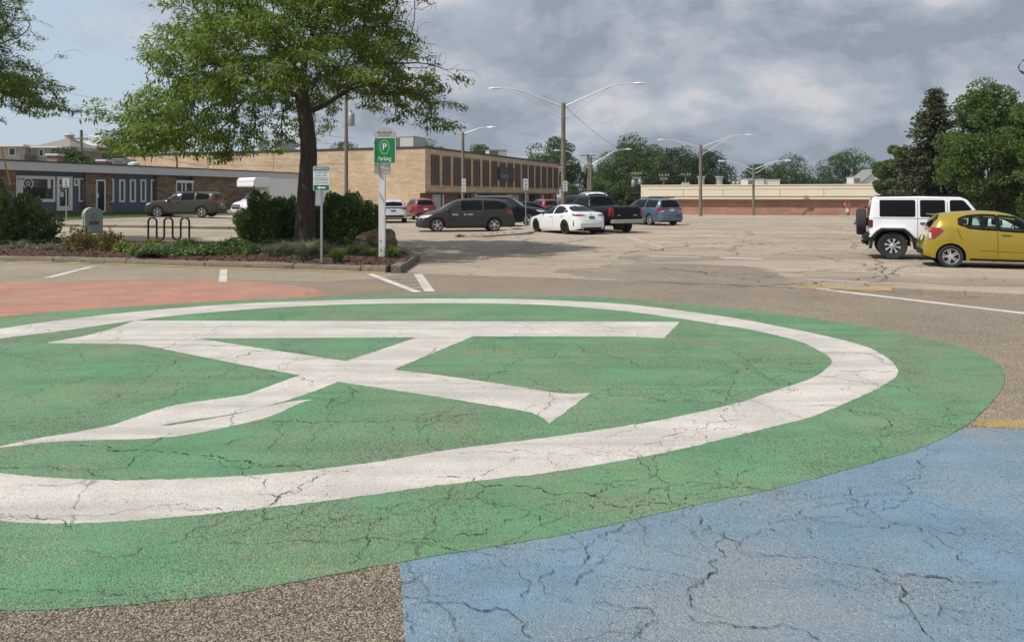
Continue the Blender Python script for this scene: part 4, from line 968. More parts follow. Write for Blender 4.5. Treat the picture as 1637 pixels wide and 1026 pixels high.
# ------------------------------------------------------------------ bike rack and collection box
kd = 28.8; k0 = PX(236, kd); br = empty('bike_rack', 'black wavy tube bicycle rack in the planted island', 'bike rack', (k0, kd, .2))
s_ = kd / F; top = PZ(348, kd) - .2; low = PZ(383, kd) - .2; r_ = 6.6 * s_
xs_ = [1.2 + 0, 15, 28, 41, 54, 67]; pts = [(1 * s_, 0, -.15)]
xv = [1, 14.5, 26.5, 40, 53, 66.5]
pts = [(xv[0] * s_, 0, -.2)]
for k in range(5):
    xa, xb = xv[k] * s_, xv[k + 1] * s_; rr = (xb - xa) / 2; cxm = (xa + xb) / 2
    zc_ = top - rr if k % 2 == 0 else low + rr
    for a in np.linspace(math.pi, 0, 11): pts.append((cxm + rr * math.cos(a), 0, zc_ + (rr * math.sin(a) if k % 2 == 0 else -rr * math.sin(a))))
pts.append((xv[5] * s_, 0, -.2))
MB().tube(pts, .036, 10).build('tube', M['black_metal'], br, smooth=50)
for xx in (xv[0], xv[5]): MB().lathe([(0, 0), (.1, 0), (.1, .015), (0, .015)], 14, (xx * s_, 0, -.04)).build('foot_plate', M['black_metal'], br)
M['box_paint'] = simple('grey_green_box_paint', (.31, .36, .33), .5, .0, .1, 3, .25); M['box_dark'] = simple('box_decal', (.1, .12, .115), .6)
bd = 26.5; cbx_ = empty('collection_box', 'grey green mailbox shaped collection box with round emblems behind the shrubs', 'collection box', (PX(147.5, bd), bd, .2), R(38))
w, dp, h0, h1 = .52, .62, .38, 1.27
zc_ = h1 - w / 2 * .8
prof = [(-w / 2, h0), (w / 2, h0)] + [(w / 2 * math.cos(a), zc_ + w / 2 * .8 * math.sin(a)) for a in np.linspace(0, math.pi, 15)]
# front door on local -x side, domed end facing local -y
MB().prism(prof, lambda x, z: (x, -dp / 2, z), lambda x, z: (x, dp / 2, z)).build('body', M['box_paint'], cbx_, smooth=35)
for sx in (-1, 1):
    for sy in (-1, 1): MB().bx(sx * w / 2 - .025, sx * w / 2 + .025, sy * dp / 2 - .02, sy * dp / 2 + .02, 0, h0 + .1).build('leg', M['box_paint'], cbx_)
MB().prism([(p[0] * 1.04, (p[1] - .8) * 1.02 + .8) for p in prof[2:]] + [(-w / 2 * 1.04, h0 + .05), (w / 2 * 1.04, h0 + .05)], lambda x, z: (x, -dp / 2 - .012, z), lambda x, z: (x, -dp / 2 + .03, z)).build('end_rim', M['box_paint'], cbx_)
def disc(cx_, cz_, r, fn, name, mat): MB().prism([(cx_ + r * math.cos(a), cz_ + r * math.sin(a)) for a in np.linspace(0, 2 * math.pi, 18, endpoint=False)], fn(0), fn(.006)).build(name, M[mat], cbx_)
ef = lambda k: (lambda x, z: (x, -dp / 2 - .0125 - k - .001, z)); sf = lambda k: (lambda y, z: (-w / 2 - .001 - k, y, z))
disc(0, .97, .095, ef, 'round_emblem', 'box_dark'); disc(0, .97, .075, lambda k: ef(k + .0065), 'emblem_field', 'box_paint')
MB().text('L', .12, lambda x, y, z: ef(.0135)(x, .97 + y)).build('letters', M['box_dark'], cbx_, fix=False)
MB().prism([(-.15, .68), (.15, .68), (.15, .8), (-.15, .8)], ef(0), ef(.006)).build('label_plate', M['box_dark'], cbx_)
MB().bx(-w / 2 - .03, -w / 2 - .002, -.2, .2, .93, 1.08).build('pull_door', M['box_paint'], cbx_, bevel=.01)
disc(0, .78, .12, sf, 'round_emblem', 'box_dark'); disc(0.02, .79, .05, lambda k: sf(k + .0065), 'emblem_field', 'box_paint')
# yellow guy wire guard at far left
tag(MB().tube([(PX(17, 30), 30, PZ(296, 30)), (PX(2, 30), 30, PZ(237, 30)), ], .03, 8).build('guy_wire_guard', simple('yellow_guard', (.5, .33, .05), .5)), 'slanting yellow guy wire guard above the shrub at the left edge', 'guy wire')

# ------------------------------------------------------------------ vehicles
M['tyre'] = simple('tyre_rubber', (.018, .018, .018), .8, var=.2, dirt=.1); M['rim'] = simple('alloy_rim', (.62, .63, .64), .3, .7, .08)
M['rim_dark'] = simple('dark_rim', (.03, .03, .032), .35, .4, .1); M['trim_black'] = simple('black_trim', (.012, .012, .0125), .6, var=.15, dirt=.05, spec=.3)
M['seal'] = simple('black_seal', (.006, .006, .006), .6, spec=.15); M['under'] = simple('underbody', (.006, .006, .006), .95); M['lamp_red'] = simple('tail_lamp', (.24, .006, .012), .2, coat=.6); M['lamp_dark'] = simple('dark_tail_lamp', (.1, .008, .01), .15, coat=1.0)
M['lamp_clear'] = simple('head_lamp', (.55, .57, .6), .12, .2, coat=1.0); M['chrome'] = simple('chrome', (.6, .6, .6), .15, .95, .03); M['plate'] = simple('number_plate', (.5, .54, .6), .5)
M['plate_dark'] = simple('dark_number_plate', (.06, .09, .13), .5); M['seam'] = simple('panel_gap', (.012, .012, .012), .8); M['interior'] = simple('car_interior', (.06, .065, .065), .8); M['seat_pale'] = simple('car_seat', (.2, .2, .19), .85)
def clear_glass():
    t = NT('clear_car_glass'); t.col((.85, .97, .94)).set(Roughness=.02); t.b.inputs['Transmission Weight'].default_value = .0
    tr = t.node('ShaderNodeBsdfTransparent'); tr.inputs[0].default_value = (.72, .86, .83, 1); gl = t.node('ShaderNodeBsdfGlossy'); gl.inputs['Roughness'].default_value = .02
    fr = t.node('ShaderNodeFresnel'); fr.inputs[0].default_value = 1.5; mx = t.node('ShaderNodeMixShader')
    t.L.new(fr.outputs[0], mx.inputs[0]); t.L.new(tr.outputs[0], mx.inputs[1]); t.L.new(gl.outputs[0], mx.inputs[2]); t.L.new(mx.outputs[0], t.out.inputs[0]); return t.m
M['clear_glass'] = clear_glass()
_wheels = {}
def wheel_meshes(r, w, rim, spokes, style):
    key = (r, w, rim, spokes, style)
    if key in _wheels: return _wheels[key]
    ty = MB().lathe([(rim, -w * .42), (rim + .02, -w * .47), (r * .93, -w * .5), (r * .985, -w * .42), (r, -w * .25), (r, w * .25), (r * .985, w * .42), (r * .93, w * .5), (rim + .02, w * .47), (rim, w * .42)], 36, axis='y', cap=False).build('tyre', M['tyre'], None, smooth=35)
    mb = MB(); mb.lathe([(rim, -w * .42), (rim, w * .43), (rim * .95, w * .45), (rim * .92, w * .40), (rim * .90, w * .1), (.0, w * .1)], 32, axis='y')
    bk_ = mb.build('rim', M['rim_dark'] if style != 'steel' else M['rim'], None, smooth=35)
    sp = MB(); o = w * .42
    for k in range(spokes):
        a0 = 2 * math.pi * k / spokes
        def pol(rr, da): return (rr * math.cos(a0 + da), rr * math.sin(a0 + da))
        if style == 'twin':
            prs = [((.05, -.5), (.05, .0), (rim * .93, -.09), (rim * .93, -.23)), ((.05, .0), (.05, .5), (rim * .93, .23), (rim * .93, .09))]
        elif style == 'jeep': prs = [((.06, -.32), (.06, .32), (rim * .62, .13), (rim * .62, -.13)), ((rim * .62, -.13), (rim * .62, .13), (rim * .97, .24), (rim * .97, -.24))]
        else:
            hw_ = 1.15 / spokes; prs = [((.04, -hw_ * 1.3), (.04, hw_ * 1.3), (rim * .93, hw_ * .62), (rim * .93, -hw_ * .62))]
        for q in prs:
            P = [pol(*p) for p in q]; ys = [o * 1.02, o * 1.02, o * .9, o * .9] if style != 'jeep' else [o * .9] * 4
            V = [(p[0], y, p[1]) for p, y in zip(P, ys)] + [(p[0], y - .03, p[1]) for p, y in zip(P, ys)]
            sp.add(V, [(0, 1, 2, 3), (7, 6, 5, 4), (0, 4, 5, 1), (1, 5, 6, 2), (2, 6, 7, 3), (3, 7, 4, 0)])
    sp.lathe([(0, o * 1.06), (.045, o * 1.06), (.07, o * .95), (.07, o * .7)], 14, axis='y')
    if style != 'jeep': sp.lathe([(rim * .99, o * .95), (rim * .99, o * 1.08), (rim * .93, o * 1.06), (rim * .91, o * .9)], 32, axis='y', cap=False)
    s = sp.build('spokes', M['rim_dark'] if style == 'dark' else M['rim'], None, smooth=35)
    me = (ty.data, bk_.data, s.data)
    for o_ in (ty, bk_, s): bpy.data.objects.remove(o_)
    _wheels[key] = me; return me
def wheel(par, x, y, r, w, rim, spokes, style, side, name='wheel', rot=None):
    tm, bm_, sm_ = wheel_meshes(r, w, rim, spokes, style)
    t = link_mesh(name, tm, None, par); t.location = (x, y, r); t.rotation_euler = rot or (0, random.uniform(0, 3), 0 if side > 0 else math.pi)
    link_mesh('rim', bm_, None, t); link_mesh('spokes', sm_, None, t); return t

class Car:
    def __init__(s, name, label, cat, x, y, yaw, paint, L, W, top, belt, bot, hw, hwr, p, axles, r, tw, rim, spokes=10, style='plain', z=None, group='parked cars and trucks', arch=.055, cut=(), sag=.02, shoulder=.03):
        s.L = L; s.W = W; s.p = p; s.axles = axles; s.r = r; s.paint = paint; s.arch = arch; s.sh = shoulder
        s.root = empty(name, label, cat, (x, y, (zt(x, y) if z is None else z) + .004), R(yaw), group)
        n = 900; s.xs = np.linspace(0, L, n)
        def prof(pts, sg):
            a = np.array(pts, float); v = np.interp(s.xs, a[:, 0], a[:, 1]); k = max(1, int(sg / (L / n) * 3)); g = np.exp(-.5 * (np.arange(-k, k + 1) / (k / 3)) ** 2); g /= g.sum()
            return np.convolve(np.pad(v, k, mode='edge'), g, 'valid')
        s.top = prof(top, .05 if sag else .015); s.belt = np.minimum(prof(belt, .06), s.top - .035); s.bot = np.minimum(prof(bot, .03), s.belt - .03); s.hw = prof(hw, .04); s.hwr = np.minimum(prof(hwr, .06), s.hw * .97)
        s.body(cut)
        for ax in axles:
            for sd in (1, -1): wheel(s.root, L / 2 - ax, sd * (s.f(s.hw, ax) - tw / 2 - .012), r, tw, rim, spokes, style, sd)
    def f(s, a, x): return np.interp(x, s.xs, a)
    def yside(s, x, z):
        x = np.asarray(x, float); z = np.asarray(z, float)
        hw, bt, b, tp, wr = s.f(s.hw, x), s.f(s.belt, x), s.f(s.bot, x), s.f(s.top, x), s.f(s.hwr, x)
        q = np.clip((z - b) / np.maximum(bt - b, .01), 0, 1)
        lo = hw * (1 - .05 * np.clip((.3 - q) / .3, 0, 1) ** 2 - s.sh * np.clip((q - .55) / .45, 0, 1) ** 2)
        u = np.clip((z - bt) / np.maximum(tp - bt, .01), 0, 1); wb = hw * (1 - s.sh)
        up = (wb + (wr - wb) * u) * (1 - u ** s.p) ** (1 / s.p)
        return np.where(z <= bt, lo, up)
    def hit(s, y, z, front):
        y, z = np.broadcast_arrays(np.abs(np.asarray(y, float)), np.asarray(z, float)); sh = y.shape; y = y.ravel(); z = z.ravel()
        X = s.xs if front else s.xs[::-1]; ok = np.zeros(len(y), bool); res = np.full(len(y), s.L / 2); prev = X[0]
        for x in X:
            ins = (s.yside(np.full(len(y), x), z) >= y) & (z <= s.f(s.top, x)); new = ins & ~ok
            if new.any():
                a = np.full(new.sum(), prev); b = np.full(new.sum(), x)
                for _ in range(10):
                    m_ = (a + b) / 2; i_ = (s.yside(m_, z[new]) >= y[new]) & (z[new] <= s.f(s.top, m_)); b = np.where(i_, m_, b); a = np.where(i_, a, m_)
                res[new] = b; ok |= new
            prev = x
            if ok.all(): break
        return res.reshape(sh)
    def body(s, cut):
        xs = s.xs; d = np.sqrt(np.diff(xs) ** 2 + (np.diff(s.top) * 1.0) ** 2 + np.diff(s.hw) ** 2); c = np.r_[0, np.cumsum(d)]
        st = list(np.interp(np.linspace(0, c[-1], 120), c, xs))
        for ax in s.axles:
            ra = s.r + s.arch; st += [ax + ra * v for v in np.sin(np.linspace(-math.pi / 2, math.pi / 2, 25))] + [ax - ra - .002, ax + ra + .002]
        st = np.array(sorted(set(round(float(np.clip(v, 0, s.L)), 4) for v in st))); K1, K2 = 10, 12
        b = s.f(s.bot, st).copy()
        for ax in s.axles:
            ra = s.r + s.arch; q = ra ** 2 - (st - ax) ** 2; b = np.where(q > 0, np.maximum(b, s.r + np.sqrt(np.maximum(q, 0))), b)
        bt, tp = s.f(s.belt, st), s.f(s.top, st); b = np.minimum(b, bt - .02)
        t1 = np.linspace(0, 1, K1)[None, :]; Z1 = b[:, None] + (bt - b)[:, None] * t1; Y1 = s.yside(np.repeat(st[:, None], K1, 1), Z1)
        ph = np.linspace(0, math.pi / 2, K2 + 1)[1:]; u = np.sin(ph) ** (2 / s.p); u = np.where(ph < .9, u, u)[None, :]
        uu = np.r_[np.linspace(0, .8, K2 - 5)[1:], 1 - (1 - np.sin(np.linspace(0.35, 1, 6) * math.pi / 2)) * .35]; uu = uu[None, :]
        Z2 = bt[:, None] + (tp - bt)[:, None] * uu; Y2 = s.yside(np.repeat(st[:, None], uu.shape[1], 1), np.minimum(Z2, tp[:, None] - 1e-6))
        Y2[:, -1] = 0
        # extra points across the roof so that it is not one wide facet
        yr = Y2[:, -2][:, None] * np.array([[.8, .55, .28]]); wb = s.f(s.hw, st) * .97
        def zroof(st, y):
            lo, hi = s.f(s.belt, st)[:, None] + 0 * y, s.f(s.top, st)[:, None] + 0 * y
            X_ = np.repeat(st[:, None], y.shape[1], 1)
            for _ in range(22):
                m_ = (lo + hi) / 2; g = s.yside(X_, m_) >= y; lo = np.where(g, m_, lo); hi = np.where(g, hi, m_)
            return lo
        Zr = zroof(st, yr)
        Y = np.concatenate([Y1, Y2[:, :-1], yr, Y2[:, -1:]], 1); Z = np.concatenate([Z1, Z2[:, :-1], Zr, Z2[:, -1:]], 1)
        X = np.repeat((s.L / 2 - st)[:, None], Y.shape[1], 1)
        Yf = np.concatenate([Y, -Y[:, -2::-1]], 1); Zf = np.concatenate([Z, Z[:, -2::-1]], 1); Xf = np.concatenate([X, X[:, -2::-1]], 1)
        P = np.stack([Xf, Yf, Zf], 2); n, m = P.shape[:2]
        mb = MB(); mb.grid(P); fs = mb.f[:]
        if cut:
            keep = []
            for q in fs:
                cx_ = s.L / 2 - sum(mb.v[i][0] for i in q) / 4; cz = sum(mb.v[i][2] for i in q) / 4; cy = sum(mb.v[i][1] for i in q) / 4
                ins = abs(cy) > s.f(s.hwr, cx_) * .8 and any(c_[0][0] < cx_ < c_[-1][0] and np.interp(cx_, [k[0] for k in c_], [k[1] for k in c_]) < cz < np.interp(cx_, [k[0] for k in c_], [k[2] for k in c_]) for c_ in cut)
                if not ins: keep.append(q)
            mb.f = keep
        for e in (0, n - 1):
            for j in range(m // 2): 
                a = [e * m + j, e * m + j + 1, e * m + m - 2 - j, e * m + m - 1 - j]
                if len(set(a)) == 4: mb.f.append(tuple(a))
        s.body_o = mb.build('body', M[s.paint] if isinstance(s.paint, str) else s.paint, s.root, smooth=38)
        w = float(s.hw.max())
        ub = MB(); zb = float(np.median(s.bot)) + .03; wi = w - .24
        ub.bx(-s.L / 2 + .12, s.L / 2 - .12, -wi, wi, zb, max(.5, float(np.median(s.belt)) - .35)); 
        ub.bx(s.L / 2 - s.axles[-1] + s.r + s.arch + .03, s.L / 2 - s.axles[0] - s.r - s.arch - .03, -w * .93, w * .93, zb - .01, zb + .06)
        ub.build('underbody', M['under'], s.root)
    @staticmethod
    def cols(c, n):
        a = np.array(c, float); x = np.linspace(a[0, 0], a[-1, 0], n); x = np.array(sorted(set(np.round(np.r_[x, a[:, 0]], 5)))); return x, np.interp(x, a[:, 0], a[:, 1]), np.interp(x, a[:, 0], a[:, 2])
    def side(s, name, c, mat, off=.005, n=26, m=8, sides=(1, -1), par=None, label=None):
        x, lo, hi = s.cols(c, n); t = np.linspace(0, 1, m)[None]; Z = lo[:, None] + (hi - lo)[:, None] * t; X = np.repeat(x[:, None], m, 1); Y = s.yside(X, Z) + off
        for sd in sides: MB().grid(np.stack([s.L / 2 - X, sd * Y, Z], 2)).build(name, M[mat] if isinstance(mat, str) else mat, par or s.root, smooth=60, label=label)
    def face(s, name, c, mat, front=False, off=.008, n=16, m=8, mirror=False, par=None):
        y, lo, hi = s.cols(c, n); t = np.linspace(0, 1, m)[None]; Z = lo[:, None] + (hi - lo)[:, None] * t; Y = np.repeat(y[:, None], m, 1); X = s.hit(Y, Z, front) + (-off if front else off)
        for sd in ((1, -1) if mirror else (1,)): MB().grid(np.stack([s.L / 2 - X, sd * Y, Z], 2)).build(name, M[mat] if isinstance(mat, str) else mat, par or s.root, smooth=60)
    def seam(s, x, lo, hi, lean=0, sides=(1, -1), w=.006):
        z = np.linspace(lo, hi, 10); xc = x + lean * (z - lo); 
        for sd in sides:
            P = np.stack([np.stack([s.L / 2 - (xc + k * w), sd * (s.yside(xc + k * w, z) + .003), z], 1) for k in (-1, 1)], 0); MB().grid(P).build('door_gap', M['seam'], s.root, fix=False)
    def handle(s, x, z, mat, sides=(1, -1)):
        for sd in sides:
            y = float(s.yside(x, z)); MB().bx(s.L / 2 - x - .1, s.L / 2 - x + .1, sd * y - .01, sd * (y + .035), z - .018, z + .018).build('door_handle', M[mat] if isinstance(mat, str) else mat, s.root, bevel=.006)
    def mirror(s, x, z, mat, size=(.12, .17, .13)):
        for sd in (1, -1):
            y = float(s.yside(x, z)); 
            MB().lathe([(0, -1), (.6, -.9), (.95, -.4), (1, .1), (.9, .6), (.5, .95), (0, 1)], 12, axis='y').build('side_mirror', M[mat] if isinstance(mat, str) else mat, s.root, smooth=60)
            o = s.root.children[-1] if False else bpy.data.objects[[k.name for k in s.root.children if k.name.startswith('side_mirror')][-1]]
            me = o.data
            co = np.empty(len(me.vertices) * 3, np.float32); me.vertices.foreach_get('co', co); co = co.reshape(-1, 3) * np.array([size[0] / 2, size[1] / 2, size[2] / 2]) + np.array([s.L / 2 - x, sd * (y + size[1] / 2), z + .03])
            me.vertices.foreach_set('co', co.astype(np.float32).ravel()); me.update()
    def bump_box(s, name, x0, x1, y0, y1, z0, z1, mat, bev=.01): return MB().bx(s.L / 2 - x1, s.L / 2 - x0, y0, y1, z0, z1).build(name, M[mat] if isinstance(mat, str) else mat, s.root, bevel=bev)

M['p_gold'] = paint_mat('gold_green_paint', (.335, .242, .012), .25, .3); M['p_white'] = paint_mat('white_car_paint', (.72, .73, .74)); M['p_jeep'] = paint_mat('white_wagon_paint', (.74, .75, .77), rough=.4)
M['p_grey'] = paint_mat('grey_metallic_paint', (.055, .052, .051), .4); M['p_brown'] = paint_mat('taupe_paint', (.07, .061, .052), .3); M['p_blue'] = paint_mat('steel_blue_paint', (.10, .14, .205), .4)
M['p_black'] = paint_mat('black_paint', (.006, .007, .011)); M['p_red'] = paint_mat('dark_red_paint', (.2, .012, .022), .2); M['p_silver'] = paint_mat('pale_silver_paint', (.55, .56, .58), .3); M['p_navy'] = paint_mat('navy_paint', (.012, .016, .035))

# ---- gold hatchback at the right edge
def spark():
    L, W = 3.64, 1.6; th = R(-20)
    wx, wy = 11.38, 19.97                                     # near rear wheel on the ground
    fw = (math.cos(th), math.sin(th)); lf = (-math.sin(th), math.cos(th)); axr = 3.03
    cx_ = wx + fw[0] * (axr - L / 2) + lf[0] * .72; cy = wy + fw[1] * (axr - L / 2) + lf[1] * .72
    rear_w = [(1.98, .985, 1.36), (2.3, 1.0, 1.375), (2.62, 1.03, 1.345), (2.82, 1.13, 1.28)]; front_w = [(.92, .965, .97), (1.18, .945, 1.14), (1.5, .945, 1.31), (1.93, .975, 1.36)]
    inset = lambda c: [(a + (.03 if i == 0 else -.03 if i == len(c) - 1 else 0), b + .05, d - .055) for i, (a, b, d) in enumerate(c)]
    c = Car('hatchback', 'bright yellow green small hatchback cut off by the right edge beside the white off-roader', 'car', cx_, cy, -20, 'p_gold', L, W,
        [(0, .45), (.04, .62), (.12, .74), (.5, .9), (.85, .99), (1.0, 1.04), (1.55, 1.38), (1.9, 1.46), (2.3, 1.48), (2.9, 1.445), (3.22, 1.40), (3.3, 1.33), (3.47, 1.05), (3.53, .95), (3.58, .75), (3.63, .6), (3.64, .5)],
        [(0, .4), (.4, .78), (1.0, .93), (2.0, .98), (2.8, 1.03), (3.3, 1.06), (3.5, .9), (3.64, .45)], [(0, .22), (.3, .19), (1.5, .18), (2.6, .19), (3.4, .24), (3.64, .3)],
        [(0, .5), (.1, .64), (.3, .74), (.7, .79), (2.0, .80), (2.7, .81), (3.1, .80), (3.4, .75), (3.55, .69), (3.64, .6)], [(0, .4), (1.0, .62), (1.7, .56), (2.6, .55), (3.2, .53), (3.5, .6), (3.64, .5)], 4.2,
        (.645, 3.03), .29, .19, .2, 5, 'twin', cut=(inset(rear_w), inset(front_w)), shoulder=.045)
    c.side('window_surround', [(.88, .955, .965), (1.15, .935, 1.13), (1.5, .935, 1.325), (1.95, .955, 1.365), (2.62, 1.0, 1.365), (2.9, 1.11, 1.31)], 'trim_black', .003) if False else None
    for cc in (rear_w, front_w):
        # black border: four thin strips round the glass, and the glass itself
        a = np.array(cc)
        c.side('window_seal', [(x, lo - .02, lo + .035) for x, lo, hi in cc], 'seal', .006, m=3); c.side('window_seal', [(x, hi - .035, hi + .02) for x, lo, hi in cc], 'seal', .006, m=3)
        c.side('side_window', cc, 'clear_glass', .002)
    c.side('pillar_trim', [(1.91, .96, 1.35), (2.02, .98, 1.36)], 'seal', .007); c.side('pillar_trim', [(2.26, 1.0, 1.35), (2.36, 1.01, 1.35)], 'seal', .0065); c.side('pillar_trim', [(2.74, 1.06, 1.30), (2.86, 1.11, 1.27)], 'seal', .007); c.side('pillar_trim', [(.8, .96, .97), (.98, .96, 1.03)], 'seal', .007)
    c.face('rear_window', [(-.52, 1.06, 1.27), (-.4, 1.03, 1.33), (0, 1.03, 1.35), (.4, 1.03, 1.33), (.52, 1.06, 1.27)], 'tint'); c.face('windscreen', [(-.58, 1.04, 1.1), (-.5, 1.03, 1.36), (0, 1.03, 1.38), (.5, 1.03, 1.36), (.58, 1.04, 1.1)], 'car_glass', True)
    c.side('tail_lamp', [(3.2, .95, .965), (3.3, .84, 1.03), (3.42, .74, 1.04), (3.52, .73, .99)], 'lamp_red', .012); c.side('lamp_insert', [(3.47, .75, .9), (3.52, .75, .9)], 'lamp_clear', .016)
    MB().bx(L / 2 - 3.43, L / 2 - 3.25, -.42, .42, 1.355, 1.385).build('roof_spoiler', M['p_gold'], c.root, bevel=.01); c.bump_box('wiper', 3.42, 3.5, -.25, .0, 1.06, 1.08, 'trim_black')
    c.seam(1.98, .3, .97, .0); c.seam(.9, .4, .95); c.seam(2.78, .72, 1.02, .35); c.handle(1.8, .88, 'p_gold'); c.mirror(.98, 1.0, 'trim_black')
    c.side('sill_trim', [(1.0, .19, .24), (2.6, .2, .25)], 'trim_black', .01); c.side('crease', [(1.1, .43, .45), (2.4, .47, .52)], 'p_gold', .014)
    c.side('fuel_door', [(3.02, .76, .78), (3.05, .71, .83), (3.12, .70, .84), (3.17, .73, .81)], 'p_gold', .007)
    c.face('number_plate', [(-.16, .68, .8), (.16, .68, .8)], 'plate'); c.face('rear_bumper_trim', [(-.55, .33, .45), (.55, .33, .45)], 'trim_black'); c.face('rear_emblem', [(-.08, .93, .97), (.08, .93, .97)], 'chrome')
    for xx, yy in ((1.75, .3), (1.75, -.3), (2.55, .3), (2.55, -.3)):
        bx_ = c.bump_box('seat', xx, xx + .16, yy - .2, yy + .2, .45, 1.05, 'seat_pale', .05); c.bump_box('head_rest', xx + .04, xx + .13, yy - .12, yy + .12, 1.08, 1.24, 'seat_pale', .03)
    c.bump_box('dashboard', .85, 1.25, -.6, .6, .7, .93, 'interior', .04); mb = MB(); mb.tube([(L / 2 - 1.42 + .05 * math.sin(a), .33 + .17 * math.cos(a), .92 + .17 * math.sin(a)) for a in np.linspace(0, 2 * math.pi, 20)], .016, 6); mb.build('steering_wheel', M['interior'], c.root)
spark()

# ---- white off-road wagon with spare wheel
def jeep():
    L, W = 4.33, 1.62; th = R(-22); wx, wy = 11.15, 22.55; axr = 3.72
    fw = (math.cos(th), math.sin(th)); lf = (-math.sin(th), math.cos(th)); off = .80
    cx_ = wx + fw[0] * (axr - L / 2) + lf[0] * off; cy = wy + fw[1] * (axr - L / 2) + lf[1] * off
    c = Car('off_road_wagon', 'white boxy off-road wagon with a spare wheel on its back', 'car', cx_, cy, -22, 'p_jeep', L, W,
        [(0, 1.0), (.03, 1.1), (.15, 1.15), (1.3, 1.22), (1.42, 1.24), (1.78, 1.75), (1.95, 1.83), (3.0, 1.86), (4.18, 1.84), (4.25, 1.80), (4.31, 1.45), (4.33, 1.2)],
        [(0, .9), (.2, 1.05), (1.3, 1.14), (1.5, 1.18), (4.33, 1.2)], [(0, .55), (1.0, .5), (4.33, .56)],
        [(0, .6), (.05, .64), (1.3, .76), (1.5, .80), (4.2, .80), (4.3, .79), (4.33, .77)], [(0, .5), (1.3, .7), (1.6, .72), (4.2, .715), (4.33, .7)], 13, (.72, 3.72), .4, .26, .235, 8, 'jeep', sag=0, shoulder=.012, arch=.12)
    c.side('side_window', [(3.12, 1.27, 1.72), (3.16, 1.25, 1.74), (4.02, 1.25, 1.74), (4.06, 1.27, 1.72)], 'tint', .008); c.side('side_window', [(2.36, 1.27, 1.72), (2.4, 1.25, 1.74), (2.96, 1.25, 1.74), (3.0, 1.27, 1.72)], 'tint', .008)
    c.side('side_window', [(1.56, 1.25, 1.27), (1.62, 1.24, 1.37), (1.86, 1.24, 1.70), (1.92, 1.24, 1.74), (2.2, 1.25, 1.74), (2.24, 1.27, 1.72)], 'tint', .008)
    c.face('windscreen', [(-.62, 1.28, 1.68), (.62, 1.28, 1.68)], 'tint', True); c.face('rear_window', [(-.55, 1.28, 1.68), (.55, 1.28, 1.68)], 'tint')
    for x in (2.3, 3.06): c.seam(x, .58, 1.77)
    c.seam(1.5, .6, 1.2); c.side('roof_gap', [(1.9, 1.765, 1.775), (4.25, 1.765, 1.775)], 'seam', .003, m=2); c.side('roof_gap', [(1.4, 1.195, 1.207), (4.3, 1.195, 1.207)], 'seam', .003, m=2)
    c.handle(2.9, 1.07, 'trim_black'); c.handle(2.15, 1.07, 'trim_black')
    for ax in (.72, 3.72):                                       # square-shouldered black flares
        for sd in (1, -1):
            r0, r1 = .50, .575; prof = []
            ang = [R(a) for a in (-10, 25, 48, 62, 118, 132, 155, 190)]
            def pt(r, a):                                        # a rounded trapezium
                k = 1.0; return (ax - r * math.cos(a) * (1.12 if abs(math.cos(a)) > .4 else 1.0), .4 + r * math.sin(a) * (1.0 if math.sin(a) > .8 else .97))
            poly = [pt(r1, a) for a in ang] + [pt(r0, a) for a in ang[::-1]]
            MB().prism(poly, lambda x, z: (L / 2 - x, sd * .77, z), lambda x, z: (L / 2 - x, sd * .935, z)).build('fender_flare', M['trim_black'], c.root, bevel=.015)
            pol2 = [pt(r1 + .06, a) for a in ang[1:-1]] + [pt(r1 + .002, a) for a in ang[1:-1][::-1]]
            MB().prism(pol2, lambda x, z: (L / 2 - x, sd * .77, z), lambda x, z: (L / 2 - x, sd * .90, z)).build('fender', M['p_jeep'], c.root, bevel=.015)
    for w_ in [k for k in c.root.children if k.name.startswith('wheel')]: w_.location.y *= 1.12
    c.bump_box('rear_bumper', 4.2, 4.47, -.86, .86, .52, .74, 'trim_black', .03); c.bump_box('front_bumper', -.22, .02, -.8, .8, .52, .74, 'trim_black', .03)
    for sd in (1, -1):
        c.bump_box('side_step', 1.35, 3.1, sd * .8 - .06, sd * .8 + .06, .44, .53, 'trim_black', .02)
        t = c.bump_box('tail_lamp', 4.24, 4.37, sd * .71 - .1, sd * .71 + .1, .93, 1.16, 'lamp_dark', .02)
        c.bump_box('tow_hook', 4.35, 4.5, sd * .45 - .04, sd * .45 + .04, .42, .5, 'trim_black')
    w_ = wheel(c.root, L / 2 - 4.52, .08, .4, .26, .235, 8, 'jeep', 1, 'spare_wheel', rot=(0, 0, math.pi / 2)); w_.location.z = 1.07
    c.bump_box('spare_bracket', 4.3, 4.45, -.1, .26, .95, 1.2, 'trim_black'); c.bump_box('brake_lamp', 4.36, 4.46, .0, .16, 1.48, 1.54, 'lamp_dark'); c.bump_box('wiper', 4.34, 4.37, -.3, .1, 1.23, 1.26, 'trim_black')
    c.mirror(1.55, 1.3, 'trim_black', (.14, .22, .2)); c.face('grille', [(-.5, .75, 1.08), (.5, .75, 1.08)], 'trim_black', True)
    c.side('front_lamp', [(.08, .95, 1.02), (.16, .95, 1.02)], 'lamp_clear'); MB().tube([(L / 2 - 1.6, 0, 1.82), (L / 2 - 1.65, 0, 1.86)], .02).build('aerial_base', M['trim_black'], c.root)
    for sd in (1, -1): c.bump_box('roof_rail', 2.0, 4.1, sd * .62 - .02, sd * .62 + .02, 1.835, 1.875, 'trim_black', .008)
jeep()

